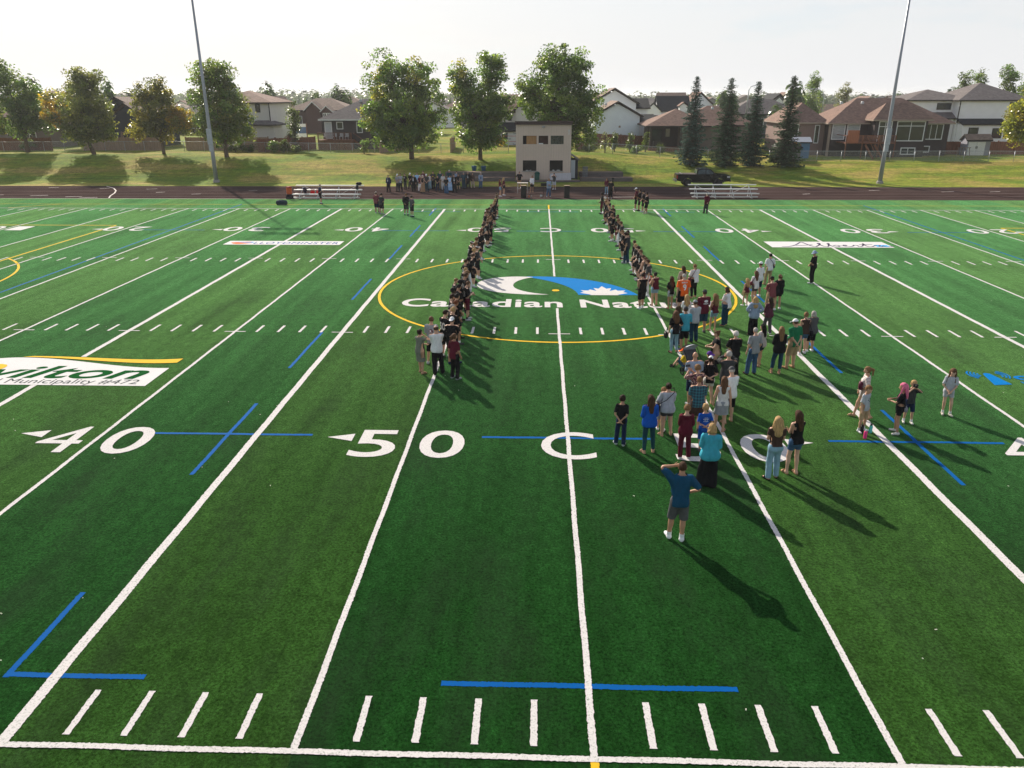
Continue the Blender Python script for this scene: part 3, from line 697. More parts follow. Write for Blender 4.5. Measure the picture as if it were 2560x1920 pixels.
for i, (a, b_, z0, z1) in enumerate(ops):
    f_ = h.part('window_opening', MB().box(a - .05, a, wy0 - .03, wy0 + .05, z0 - .05, z1 + .05).box(b_, b_ + .05, wy0 - .03, wy0 + .05, z0 - .05, z1 + .05).box(a, b_, wy0 - .03, wy0 + .05, z1, z1 + .05), M_PRESS)
    if i in (2,): h.part('screen', MB().box(a + .01, b_ - .01, wy0 + .1, wy0 + .12, z0 + .01, z1 - .01), mat('dark_glass', (.012, .018, .022), rough=.12, spec=.6), f_)
    if i >= 3:
        h.part('sill', MB().box(a - .1, b_ + .1, wy0 - .16, wy0 + .02, z0 - .07, z0 - .01), mat('pale_sill', (.35, .34, .32), var=.2), f_)
        for j in range(6):
            x = a + .12 + random.uniform(0, b_ - a - .3); w = random.uniform(.08, .22)
            h.part('clutter', MB().box(x, x + w, wy0 - .12, wy0 - .02, z0 - .01, z0 + random.uniform(.05, .17)), mat('pale_clutter', (.45, .45, .44), var=.3), f_)
h.part('shutter', MB().box(-2.36, -1.22, wy0 + .1, wy0 + .14, 4.1, 5.0), mat('plywood', (.36, .20, .085), var=.2, vscale=2, stretch=(6, 1, .6)))
h.part('counter', MB().box(-.95, -.45, wy0 - .02, wy0 + .12, 4.09, 4.2), M_TRIMW)
h.part('door', MB().box(.0, .1, wy0 + .3, wy0 + .34, 4.1, 5.0).box(-.9, .1, wy0 + .5, wy0 + .55, 4.1, 5.0), mat('brown_panel', (.07, .035, .025), var=.2))
h.part('floodlight', MB().lathe([(.05, -.16), (.17, -.1), (.19, .0), (.12, .08)], -.43, wy0 - .12, 6.02, 10), mat('lamp_grey', (.4, .4, .4), var=.1), smooth=True)
h.part('wall_lamp', MB().box(2.42, 2.56, wy0 - .12, wy0 - .005, 5.45, 5.68).box(2.45, 2.53, wy0 - .1, wy0 - .005, 5.12, 5.42), mat('lamp_white', (.6, .6, .6), var=.1))
h2 = House('lean_to_shed', 'small lean-to shed with pale door on the right of the press box', 3.2, 85, .1, cat='shed')
h2.part('wall', MB().box(2.8, 3.62, 83.75, 86.6, -.3, 2.35), mat('shed_dark', (.03, .032, .036), var=.2))
h2.part('door', MB().box(2.81, 3.3, 83.68, 83.76, .3, 2.3), siding('pale_blue_door', (.36, .40, .42), pitch=.2, axis='H'))
h2.part('roof', MB().add([(2.79, 83.55, 2.95), (3.75, 83.55, 2.36), (3.75, 86.7, 2.36), (2.79, 86.7, 2.95), (2.79, 83.55, 2.85), (3.75, 83.55, 2.26), (3.75, 86.7, 2.26), (2.79, 86.7, 2.85)], [(0, 1, 2, 3), (7, 6, 5, 4), (4, 5, 1, 0), (5, 6, 2, 1), (6, 7, 3, 2), (7, 4, 0, 3)]), R_GREY)

# brown raised bungalow on the right with deck
h = House('bungalow', 'brown raised bungalow with big white-framed windows and a wooden deck', 45, 108, 1.3)
h.vol(39.2, 55.4, 104, 114, .8, 5.72, 8.9, 'hip', W_DARK, R_BROWN, M_TRIMT)
h.vol(33.8, 39.2, 106, 116, .8, 5.72, 8.3, 'hip', W_MAUVE, R_BROWN, M_TRIMT)
h.vol(44.4, 51.4, 101.9, 105.5, .8, 6.2, 8.3, 'hip', W_DARK, R_BROWN, M_TRIMT)
h.part('corner_trim', MB().box(39.05, 39.35, 103.9, 104.1, .9, 5.5), M_TRIMT)
h.win('S', 39.6, 41.2, 3.6, 5.45, 104, frame=M_TRIMW, pane=M_BLIND); h.win('S', 41.6, 43.2, 3.2, 5.45, 104, pane=M_BLIND)
h.win('S', 47.4, 51.0, 3.5, 5.9, 101.9, cols=2, rows=2); h.win('S', 52.1, 54.5, 3.6, 5.5, 104, cols=3)
h.win('S', 45.0, 46.6, 3.2, 5.9, 101.9, cols=2, rows=2, name='patio_door'); h.win('S', 48.4, 50.2, 1.75, 2.5, 101.9, cols=2); h.win('S', 51.9, 53.1, 1.9, 2.6, 104)
h.win('S', 34.5, 35.5, 4.0, 5.4, 106); h.win('S', 37.9, 38.4, 3.0, 5.3, 106)
h.vents([(41.6, 107.6, 8.2), (44.5, 107.6, 8.2), (35.3, 109.5, 7.2), (37.4, 109, 7.4)])
h.part('chimney', MB().box(36.0, 36.2, 109.9, 110.1, 7.3, 8.7), M_TRIMD)
deck(h, 40.2, 46.8, 100.2, 103.9, 3.3, 1.1)
h.part('privacy_screen', MB().box(40.3, 41.8, 100.1, 100.2, 3.3, 4.9), mat('cedar_screen', (.34, .13, .075), var=.2, stretch=(5, 1, .5)))
h.part('stair', MB().bar((42.5, 99.4, 3.1), (43.4, 98.4, 1.3), .1, .25).bar((43.7, 99.4, 3.1), (44.6, 98.4, 1.3), .1, .25).bar((42.6, 99.4, 4.1), (43.5, 98.4, 2.2), .08).bar((43.8, 99.4, 4.1), (44.7, 98.4, 2.2), .08), M_WOODR)
h.part('gutter', MB().box(38.7, 55.9, 103.44, 103.56, 5.55, 5.68), M_TRIMT)

# white two-storey house, far right
h = House('two_storey_house', 'large white two-storey house with dark brown roof on the far right', 65, 125, 1.4)
h.vol(63.8, 74.2, 119, 130, .8, 8.55, 11.1, 'hip', W_WHITE, R_GREY); h.vol(56.8, 66.5, 121, 130.5, .8, 8.55, 10.1, 'hip', W_WHITE, R_GREY)
h.vol(64.0, 70.3, 117.2, 119, .8, 5.1, 5.95, 'lean', W_WHITE, R_BLACK, oh=.3); h.vol(60.0, 63.7, 119.6, 121, .8, 5.9, 6.9, 'lean', W_WHITE, R_GREY, oh=.3)
h.win('S', 61.4, 63.4, 7.2, 8.0, 121, frame=M_TRIMD, cols=2); h.win('S', 65.0, 66.3, 3.2, 4.5, 117.2, frame=M_TRIMD); h.win('S', 68.6, 69.9, 3.1, 4.4, 117.2, frame=M_TRIMD)
h.win('S', 71.0, 72.4, 3.0, 4.6, 119, frame=M_TRIMD); h.win('S', 71.4, 72.6, 7.0, 8.1, 119, frame=M_TRIMD, pane=M_GLASS)
h.win('S', 73.0, 73.8, 2.0, 4.4, 119, frame=M_TRIMD, name='door')
h.part('downpipe', MB().box(63.75, 63.87, 118.86, 118.98, 5.2, 8.4), M_TRIMD)

# dark brown bungalow on the left with a deck of white chairs
h = House('bungalow', 'dark brown bungalow with grey hip roof behind the left chain-link fence', -26, 111, 2.0)
h.vol(-32.2, -20.2, 107, 117, 1.6, 6.2, 8.9, 'hip', W_DARK, R_GREY, M_TRIMW)
h.win('S', -31.85, -30.95, 3.6, 5.75, 107, name='door', pane=mat('white_door', (.55, .58, .60), var=.1)); h.win('S', -30.1, -29.3, 4.9, 5.75, 107); h.win('S', -27.2, -26.5, 4.4, 5.75, 107); h.win('S', -24.6, -22.4, 4.2, 5.7, 107, cols=2)
h.vents([(-27.3, 111, 8.6), (-26.6, 109.8, 7.9)])
deck(h, -32.5, -27.6, 104.8, 106.9, 3.45, 1.9, rail=1.0); h.part('deck_skirt', MB().box(-32.4, -27.4, 104.95, 105.0, 1.7, 3.3), M_WOODR)
h.part('stair', MB().bar((-27.5, 105.4, 3.4), (-25.6, 105.4, 2.1), .12, .3).bar((-27.5, 105.4, 4.4), (-25.6, 105.4, 3.1), .08), M_WOODR)
for i, x in enumerate((-31.6, -30.2, -29.3, -28.5)):
    c = MB().box(x - .25, x + .25, 105.5, 105.95, 3.85, 3.92).box(x - .25, x + .25, 105.95, 106.02, 3.92, 4.4)
    for q in (-.22, .22):
        for r_ in (105.52, 105.93): c.box(x + q - .02, x + q + .02, r_ - .02, r_ + .02, 3.45, 3.85)
    tag(c.build('patio_chair', mat('chair_white', (.6, .62, .63), var=.1)), ['leftmost', 'second', 'third', 'rightmost'][i] + ' white patio chair on the deck of the dark brown bungalow', 'chair', 'patio chairs on the bungalow deck')

# white two-storey on the left, behind the trees
h = House('two_storey_house', 'pale two-storey house with brown hip roof behind the trees on the left', -44, 112, 2.0)
h.vol(-49, -40.0, 108, 118, 1.6, 8.5, 10.1, 'hip', W_CREAM, R_BROWN); h.vol(-43, -39.3, 107, 110.5, 1.6, 5.5, 6.3, 'hip', W_CREAM, R_GREY, oh=.5)
h.win('S', -42.0, -41.5, 7.2, 8.2, 108, frame=M_TRIMD); h.win('S', -46.5, -45, 6.6, 8, 108, frame=M_TRIMD); h.part('downpipe', MB().box(-40.12, -40.0, 107.86, 107.98, 5.6, 8.4), M_TRIMD)
h.win('S', -48, -46, 3, 5, 108, frame=M_TRIMD, cols=2)
# dark house behind the left trees
h = House('dark_house', 'blue-black house with tan gable roof between the left trees', -61, 112, 2.0)
h.vol(-66, -58.8, 108, 119, 1.6, 7.2, 9.3, 'gy', W_BLUEBK, R_TAN); h.vol(-62.2, -58.9, 106.6, 108, 1.6, 7.0, 8.5, 'gy', W_BLUEBK, R_TAN)
h.win('S', -64.8, -63.6, 4.5, 6, 108, frame=M_TRIMD); h.part('playset', MB().bar((-61.5, 105.2, 2), (-61, 105.2, 4.6), .12).bar((-60.5, 105.2, 2), (-61, 105.2, 4.6), .12).bar((-59.2, 105.2, 2), (-58.7, 105.2, 4.4), .12).bar((-58.2, 105.2, 2), (-58.7, 105.2, 4.4), .12).bar((-61, 105.2, 4.5), (-58.7, 105.2, 4.3), .12), M_WOODF)
h = House('bungalow', 'low brown house at the far left edge behind the trees', -82, 116, 2.0)
h.vol(-90, -74, 112, 122, 1.6, 4.8, 7.4, 'hip', W_TAUPE, R_BROWN); h.win('S', -80, -78, 2.9, 4.3, 112, cols=2); h.win('S', -86, -84, 2.9, 4.3, 112, cols=2)
h = House('house', 'brown-roofed house between the second and third trees on the left', -51.5, 127, 2.0)
h.vol(-57, -46, 124, 132, 1.6, 6.6, 9.2, 'hip', W_TAUPE, R_BROWN); h.win('S', -52.5, -51, 4.4, 5.8, 124); h.win('S', -55.5, -54, 4.4, 5.8, 124)

# unfinished house wrapped in white sheeting
h = House('unfinished_house', 'unfinished house wrapped in white sheeting left of the press box', -7, 121, 2.0)
M_WRAP = mat('house_wrap', (.66, .66, .67), rough=.6, var=.08, vscale=1.2)
h.vol(-13, -2.0, 116, 118.5, 1.6, 4.25, 5.5, 'lean', M_WRAP, R_BLACK, oh=.25); h.vol(-13, -2.0, 118.5, 128, 1.6, 7.0, 9.3, 'hip', W_CREAM, R_BROWN)
h.vol(-4.6, -1.0, 117.6, 121, 1.6, 7.2, 9.6, 'gy', W_CREAM, R_BROWN)
h.win('S', -6.6, -5.9, 3.1, 3.85, 116, frame=M_TRIMD); h.win('S', -5.7, -5.35, 5.7, 6.3, 118.5, frame=M_TRIMD)
M_INK = mat('wrap_print', (.16, .19, .22), var=.1)
for j, zz in enumerate((2.1, 2.95, 3.75)):
    for i in range(6):
        x = -12 + i * 1.75 + (.7 if j % 2 else 0)
        if x > -2.8: continue
        me = text_mesh('Tyvek', .75, .24, bold=.02, name='wrap_lettering'); o = link('wrap_lettering', me, M_INK, h.r); o.location = Vector((x, 115.985, zz)) - h.o; o.rotation_euler = (math.pi / 2, 0, 0)
for zz in (2.62, 3.42): h.part('red_tape', MB().box(-13, -2, 115.98, 115.99, zz, zz + .05), mat('red_tape', (.5, .03, .04), var=.1))

# two white gabled houses right of the press box
h = House('gabled_house', 'white gabled house with dark verge right of the press box', 11.5, 126, 1.7)
h.vol(8.0, 15.2, 122, 134, 1.2, 6.2, 8.5, 'gy', siding('pale_blue_white_siding', (.80, .88, .94)), R_TAN, M_TRIMD, oh=.6); h.vol(15.2, 17.6, 123.5, 131, 1.2, 5.2, 6.4, 'gx', W_WHITE, R_BLACK)
h.vents([(8.9, 124.5, 7.4), (9.9, 124.5, 7.9)]); h.part('vent_cover', MB().box(11.9, 12.2, 121.96, 122.0, 4.45, 4.75), M_TRIMT); h.win('S', 8.2, 8.55, 2.6, 3.0, 122, frame=M_TRIMD)
h = House('gabled_house', 'taller white gabled house behind the pale gable', 12.5, 142, 1.7)
h.vol(8.6, 16.4, 138, 150, 1.2, 8.0, 10.6, 'gy', W_WHITE, R_TAN, M_TRIMD, oh=.6); h.vol(16.4, 18.6, 139, 147, 1.2, 7.2, 8.8, 'gx', W_WHITE, R_BLACK)
h.vents([(9.6, 141, 9.4), (10.6, 141, 9.9)])
# hip-roofed house with dark porch behind the spruces
h = House('porch_house', 'brown hip-roofed house with a deep dark porch behind the spruces', 24, 119, 1.4)
h.vol(20.5, 31.4, 114.5, 124, 1.0, 5.1, 7.8, 'hip', W_TAUPE, R_BROWN, oh=.7); 
h.part('roof', roof_mesh(15.4, 24.5, 111.5, 121, 5.1, 7.4, 'hip', .6), [R_BROWN, M_TRIMD]); h.part('wall', MB().box(15.8, 20.5, 116.5, 120.5, 1.0, 5.0), W_DARK)
for x in (15.7, 20.2): h.part('porch_post', MB().box(x - .15, x + .15, 111.6, 111.9, 1.0, 5.0), W_DARK)
h.part('porch_floor', MB().box(15.4, 20.8, 111.5, 116.5, 1.0, 1.9), M_WOODR); h.win('S', 16.6, 18.0, 2.2, 4.4, 116.5, frame=M_TRIMD); h.win('S', 18.6, 19.3, 3.3, 4.5, 116.5, frame=M_TRIMD, pane=mat('bright_window', (.55, .53, .45), var=.1)); h.win('S', 22.5, 23.2, 2.6, 4.3, 114.5, frame=M_TRIMD); h.win('S', 27, 28.2, 2.8, 4.3, 114.5, frame=M_TRIMD)
h.part('bbq', MB().box(16.2, 17.4, 112, 112.6, 1.9, 2.9), M_TRIMD)
h.vents([(25.5, 116.5, 7.4)])
# white farmhouse with black roofs
h = House('farmhouse', 'white farmhouse with steep black gable roofs beyond the porch house', 25, 169, 1.2)
h.vol(21.4, 24.6, 163, 172, .6, 6.2, 8.0, 'gy', W_WHITE, R_BLACK, oh=.35); h.vol(24.6, 31, 165, 174, .6, 6.2, 9.2, 'gx', W_WHITE, R_BLACK, oh=.35); h.vol(28.6, 30.2, 163.6, 166, .6, 7.2, 8.0, 'gy', W_WHITE, R_BROWN, oh=.25)
h.win('S', 21.9, 24.1, 2.0, 5.4, 163, frame=M_TRIMW, pane=mat('garage_door', (.05, .04, .04), var=.1), name='garage_door'); h.vol(26, 31.5, 172, 182, .6, 7.0, 9.9, 'gx', W_CREAM, R_TAN)
h = House('house', 'white gable with brown verge beyond the second spruce', 34.5, 174, 1.0)
h.vol(31, 37.2, 170, 180, .6, 6.9, 10.0, 'gy', W_WHITE, R_BROWN, oh=.4)
h = House('house', 'grey hip-roofed bungalow seen between the third and fourth spruce', 43, 155, 1.2)
h.vol(36, 50, 150, 160, .6, 5.9, 8.6, 'hip', W_GREY, R_GREY); h.win('S', 41.5, 42.6, 3.6, 5.1, 150); h.win('S', 44, 45, 3.0, 5.1, 150, name='door'); h.win('S', 46.5, 48, 3.6, 5.1, 150)
h = House('house', 'small grey house with a pale gable on the skyline by the spruces', 57, 196, 1.0)
h.vol(53.5, 60, 190, 200, .4, 6.6, 9.7, 'gy', W_GREY, R_BLACK, oh=.5); h.part('gable_panel', MB().poly([(54.6, 189.9, 6.7), (58.9, 189.9, 6.7), (56.75, 189.9, 8.7)]), W_WHITE)
# brown and slate houses beyond the left yards
h = House('house', 'slate blue gabled house beyond the yards on the left', -54, 158, 1.6)
h.vol(-57.3, -53.6, 153, 164, 1.0, 7.0, 9.3, 'gy', W_SLATE, R_BROWN, M_TRIMW); h.win('S', -54.9, -54.0, 4.9, 6.6, 153)
h = House('house', 'red-brown house with tan roof and twin gables on the left', -48, 160, 1.6)
h.vol(-53.2, -40, 158, 168, 1.0, 6.6, 8.9, 'hip', W_RED, R_TAN); h.vol(-48.6, -45.6, 155.8, 159, 1.0, 6.6, 8.3, 'gy', W_RED, R_TAN, M_TRIMW, oh=.4); h.vol(-45.2, -43.2, 155.2, 158, 1.0, 6.4, 7.5, 'gy', W_RED, R_TAN, M_TRIMW, oh=.3)
h.win('S', -44.9, -44.3, 4.8, 6.0, 155.2, cols=2); h.win('S', -44.1, -43.5, 4.8, 6.0, 155.2, cols=2); h.vol(-54.2, -52, 156, 158, 1.0, 5.0, 5.9, 'lean', W_RED, R_TAN)
h.win('S', -51.5, -50.2, 3.8, 5.4, 158)

# further rows of houses, alike roofs going back to the skyline
WM = [W_GREY, W_TAUPE, W_CREAM, W_SLATE, W_RED, W_WHITE, W_MAUVE, W_DARK]; RM = [R_BROWN, R_GREY, R_TAN, R_GREY, R_BLACK, R_BROWN]
taken = [(-58, -39, 150, 172), (20, 62, 150, 202), (6, 20, 120, 152)]
rr = random.Random(5)
for yr, sp in ((152, 21), (190, 22), (232, 24), (282, 26), (345, 30), (430, 38)):
    x = -yr * .80 + rr.uniform(0, 10)
    while x < yr * .74:
        w = rr.uniform(10, 15); d = rr.uniform(8, 11)
        if not any(a - 2 < x + w and x < b_ + 2 and c < yr + d and yr < e + 4 for a, b_, c, e in taken) and not (yr < 180 and abs(x) < 12):
            zb = ground_z(x + w / 2, yr) - .3; two = rr.random() < .35; ze = zb + (6.0 if two else 3.7); kind = rr.choice(['hip', 'hip', 'gx', 'gy'])
            hh_ = House('house', 'small suburban house with %s roof among the roofs receding to the skyline' % ('hipped' if kind == 'hip' else 'gabled'), x + w / 2, yr + d / 2, zb, group='houses receding to the skyline')
            za = ze + (w if kind == 'gy' else d) * rr.uniform(.2, .27)
            hh_.vol(x, x + w, yr, yr + d, zb - .5, ze, za, kind, rr.choice(WM), rr.choice(RM), rr.choice([M_TRIMW, M_TRIMD, M_TRIMT]))
            for k in range(rr.randint(2, 3)):
                a = x + 1 + k * (w - 2) / 3
                hh_.win('S', a, a + 1.4, ze - 2.2, ze - .9, yr)
        x += w + rr.uniform(4, 9) + (sp - 21)

# ------------------------------------------------------------ fences, sheds, yard things
def wood_fence(label, pts, hgt=1.75, m=M_WOODF, cap=True):
    root = empty('wood_fence', (*pts[0], ground_z(*pts[0]))); tag(root, label, 'fence', 'wooden yard fences'); o = Vector(root.location)
    for (xa, ya), (xb, yb) in zip(pts[:-1], pts[1:]):
        L = math.hypot(xb - xa, yb - ya); n = max(1, round(L / 2.4))
        for i in range(n + 1):
            t = i / n; x, y = xa + (xb - xa) * t, ya + (yb - ya) * t; z = ground_z(x, y)
            q = MB().box(x - .06, x + .06, y - .06, y + .06, z - .2, z + hgt + .12).build('post', m, root); q.location = -o
            if i < n:
                t2 = (i + 1) / n; x2, y2 = xa + (xb - xa) * t2, ya + (yb - ya) * t2; z2 = ground_z(x2, y2); mb = MB(); nb = 15
                for k in range(nb):
                    u, v = (k + .04) / nb, (k + .96) / nb; zz = z + (z2 - z) * (k + .5) / nb; j = random.uniform(-.02, .02)
                    mb.bar((x + (x2 - x) * u, y + (y2 - y) * u, zz + hgt / 2 + j), (x + (x2 - x) * v, y + (y2 - y) * v, zz + hgt / 2 + j), .03, hgt)
                mb.bar((x, y, z + .35), (x2, y2, z2 + .35), .09, .09).bar((x, y, z + hgt - .3), (x2, y2, z2 + hgt - .3), .09, .09)
                q = mb.build('panel', m, root); q.location = -o
wood_fence('tan wooden fence beneath the dark house on the left', [(-66, 103.6), (-54.5, 103.6)])
wood_fence('tan wooden fence between the fourth and fifth trees', [(-51, 103.4), (-45, 103.4)])
wood_fence('reddish wooden fence at the far left behind the second tree', [(-79, 104.2), (-71, 104.2)], m=M_WOODR)
wood_fence('tan wooden fence in front of the pale two-storey house', [(-44, 104.4), (-39.5, 104.4)])
wood_fence('brown fence end beside the pale two-storey house', [(-39.4, 99.8), (-37.6, 101.5)], m=M_WOODR)
wood_fence('red-brown fence running back beside the left bungalow', [(-37.5, 101.6), (-33.2, 106)], m=M_WOODR)
wood_fence('tan fence running back right of the left bungalow', [(-22.6, 99.6), (-19.5, 108)], m=M_WOODF)
wood_fence('tan fence running back left of the middle tree', [(-12.9, 99.4), (-13.4, 110)], m=M_WOODF)
wood_fence('brown fence climbing behind the lawn right of the press box', [(4.2, 101), (7.2, 117), (16.6, 119)], m=M_WOODR)
wood_fence('dark brown fence in front of the large white house', [(56.5, 106.5), (76, 106.5)], m=M_WOODR)
wood_fence('short brown fence by the grey garden shed', [(33.4, 97.5), (33.9, 103)], m=M_WOODR, hgt=1.9)

def mat_chain():
    m, t, b = _new('chain_link'); b.inputs['Base Color'].default_value = (.38, .39, .40, 1); b.inputs['Metallic'].default_value = .5; b.inputs['Roughness'].default_value = .5
    tcn = N(t, 'ShaderNodeTexCoord'); sp = N(t, 'ShaderNodeSeparateXYZ'); t.links.new(tcn.outputs['Object'], sp.inputs[0]); outs = []
    for sg in (1, -1):
        mm = N(t, 'ShaderNodeMath', operation='MULTIPLY_ADD'); mm.inputs[1].default_value = sg; t.links.new(sp.outputs['Z'], mm.inputs[0]); t.links.new(sp.outputs['X'], mm.inputs[2])
        dv = N(t, 'ShaderNodeMath', operation='DIVIDE'); dv.inputs[1].default_value = .075; t.links.new(mm.outputs[0], dv.inputs[0])
        fr = N(t, 'ShaderNodeMath', operation='FRACT'); t.links.new(dv.outputs[0], fr.inputs[0])
        lt = N(t, 'ShaderNodeMath', operation='LESS_THAN'); lt.inputs[1].default_value = .09; t.links.new(fr.outputs[0], lt.inputs[0]); outs.append(lt.outputs[0])
    mx = N(t, 'ShaderNodeMath', operation='MAXIMUM'); t.links.new(outs[0], mx.inputs[0]); t.links.new(outs[1], mx.inputs[1]); t.links.new(mx.outputs[0], b.inputs['Alpha'])
    return m
M_CHAIN = mat_chain()
def chain_fence(label, pts, hgt=1.3, step=3.0):
    root = empty('chain_link_fence', (*pts[0], ground_z(*pts[0]))); tag(root, label, 'fence', 'chain-link yard fences'); o = Vector(root.location)
    for (xa, ya), (xb, yb) in zip(pts[:-1], pts[1:]):
        L = math.hypot(xb - xa, yb - ya); n = max(1, round(L / step)); tops = []; V = []
        for i in range(n + 1):
            t = i / n; x, y = xa + (xb - xa) * t, ya + (yb - ya) * t; z = ground_z(x, y)
            q = MB().tube([(x, y, z - .2), (x, y, z + hgt + .04)], .035, 6).build('post', M_GALV, root, smooth=True); q.location = -o
            tops.append((x, y, z + hgt)); V += [(x, y, z + .03), (x, y, z + hgt)]
        q = MB().tube(tops, .026, 6).build('top_rail', M_GALV, root, smooth=True); q.location = -o
        q = link('wire_mesh', mesh_np('wire_mesh', V, [(2 * i, 2 * i + 2, 2 * i + 3, 2 * i + 1) for i in range(n)]), M_CHAIN, root); q.location = -o
chain_fence('chain-link fence along the top of the grass bank on the left', [(-95, 103), (-62, 102), (-38.4, 99.6), (-5, 98.2)])
chain_fence('chain-link fence between the press box and the spruces', [(2.6, 97.6), (27.5, 96.6)])
chain_fence('chain-link fence in front of the right bungalow', [(29, 95.9), (62, 93.6), (95, 93)])

def shed(label, x0, x1, y0, y1, z, ze, za, wm, rm, doors=None):
    h = House('garden_shed', label, (x0 + x1) / 2, (y0 + y1) / 2, z, cat='shed', group='garden sheds')
    h.vol(x0, x1, y0, y1, z - .3, ze, za, 'gy' if doors is None else 'gx', wm, rm, oh=.18)
    if doors:
        a, b_ = doors; m_ = (a + b_) / 2
        for p, q in ((a, m_ - .02), (m_ + .02, b_)):
            d_ = h.part('door', MB().box(p, q, y0 - .04, y0 + .01, z, ze - .25), M_TRIMW); h.part('handle', MB().box(m_ + (-.12 if p == a else .06), m_ + (-.06 if p == a else .12), y0 - .08, y0 - .03, z + .9, z + 1.2), M_TRIMD, d_)
    return h
shed('grey garden shed with rounded gable beside the right spruce', 30.2, 33.0, 95.9, 99, 1.15, 3.0, 3.75, mat('shed_grey', (.16, .15, .145), var=.1), mat('shed_grey', (.16, .15, .145), var=.1))
shed('pale garden shed with white double doors in front of the brown fence', 58.4, 61.6, 104.4, 106.1, 1.4, 3.45, 4.2, siding('lilac_siding', (.30, .30, .36)), R_TAN, (58.6, 60.9))
h = House('play_house', 'small white and blue play house roof beside the grey garden shed', 34, 101, 1.3, cat='play house'); h.vol(33.4, 35.6, 100.5, 102.2, 1.0, 3.4, 4.0, 'gx', mat('play_blue', (.12, .22, .35), var=.1), mat('play_white', (.6, .6, .62), var=.05), oh=.2)
h.part('panel', MB().box(32.9, 33.6, 99.6, 99.7, 2.0, 3.4), mat('yellow_panel', (.55, .27, .04), var=.15))
g_ = empty('compost_bin', (57.4, 103, 1.4)); tag(g_, 'small pale slatted compost bin beside the pale garden shed', 'bin')
for x in (-.9, -.3, .3, .9): MB().bar((x, 0, 0), (x * .8, 0, 1.1), .07).build('slat', M_WOODG, g_)
MB().bar((-.9, 0, 1.1), (.9, 0, 1.1), .08).build('rail', M_WOODG, g_)
sg = empty('yard_sign', (-40.0, 122, 2.1)); tag(sg, 'blue and white sign board on posts on the far lawn at the left', 'sign')
MB().box(-1.0, 1.0, -.03, .03, .9, 3.0).build('board', mat('sign_blue', (.10, .16, .30), var=.3, vscale=1.5), sg); MB().box(-1.0, 1.0, -.05, -.035, .9, 1.5).build('white_band', M_TRIMW, sg); MB().box(-1.0, 1.0, -.05, -.035, 2.5, 3.0).build('white_band', M_TRIMW, sg)
for x in (-1.05, 1.05): MB().box(x - .06, x + .06, -.06, .06, -.3, 3.1).build('post', M_WOODR, sg)
lamp = empty('street_lamp', (62.5, 176, .9)); tag(lamp, 'curved grey street lamp beside the tall poplar', 'street lamp')
MB().tube([(0, 0, 0), (0, 0, 8), (-.3, 0, 9), (-1.4, 0, 9.6), (-2.6, 0, 9.7)], [.14, .11, .09, .07, .06], 8).build('pole', M_GALV, lamp, smooth=True); MB().box(-3.2, -2.5, -.15, .15, 9.6, 9.75).build('lamp_head', M_GALV, lamp)
lamp = empty('street_lamp', (38.5, 148, 1.2)); tag(lamp, 'straight pale street lamp between the second and third spruce', 'street lamp')
MB().tube([(0, 0, 0), (.2, 0, 9), (.5, 0, 9.6), (1.6, 0, 9.9)], [.14, .1, .08, .06], 8).build('pole', M_GALV, lamp, smooth=True); MB().box(1.4, 2.1, -.15, .15, 9.82, 9.95).build('lamp_head', M_GALV, lamp)
# ------------------------------------------------------------ trees
def mat_leaf(name, trans=.4, rough=.55, spec=.2):
    m, t, b = _new(name); n = t.nodes
    at = N(t, 'ShaderNodeAttribute'); at.attribute_name = 'tint'
    b.inputs['Roughness'].default_value = rough; b.inputs['Specular IOR Level'].default_value = spec
    t.links.new(at.outputs['Color'], b.inputs['Base Color'])
    tr = N(t, 'ShaderNodeBsdfTranslucent')
    hs = N(t, 'ShaderNodeHueSaturation'); hs.inputs['Saturation'].default_value = 1.1; hs.inputs['Value'].default_value = 2.0; t.links.new(at.outputs['Color'], hs.inputs['Color']); t.links.new(hs.outputs[0], tr.inputs['Color'])
    mx = N(t, 'ShaderNodeMixShader'); mx.inputs[0].default_value = trans; t.links.new(b.outputs[0], mx.inputs[1]); t.links.new(tr.outputs[0], mx.inputs[2])
    t.links.new(mx.outputs[0], n['Material Output'].inputs['Surface'])
    return m
M_LEAF = mat_leaf('leaves', .5, .34, .55); M_NEEDLE = mat_leaf('needles', .12, .8, .04)
M_BARK = mat('bark', (.13, .095, .07), rough=.95, var=.35, vscale=5, stretch=(4, 4, .6), bump=.6, bscale=12)

def leaf_mesh(name, C_, Nn, size, tint, aspect=1.0, updir=None):
    """rhombic leaf faces at the given centres"""
    n = len(C_); r = rng
    Nn = Nn / np.linalg.norm(Nn, axis=1, keepdims=True)
    a = r.normal(size=(n, 3)) if updir is None else updir
    u = np.cross(Nn, a); u /= np.linalg.norm(u, axis=1, keepdims=True) + 1e-9; v = np.cross(Nn, u)
    s = np.asarray(size).reshape(-1, 1) * np.ones((n, 1))
    bend = Nn * s * .25
    V = np.stack([C_ - u * s * .5 * aspect, C_ - v * s * .42 + bend * .3, C_ + u * s * .5 * aspect, C_ + v * s * .42 + bend * .3], 1).reshape(-1, 3)
    me = mesh_np(name, V, np.arange(4 * n).reshape(-1, 4))
    ca = me.color_attributes.new('tint', 'FLOAT_COLOR', 'CORNER')
    colr = np.concatenate([np.repeat(tint, 4, 0), np.ones((4 * n, 1))], 1).astype(np.float32); ca.data.foreach_set('color', colr.ravel())
    return me

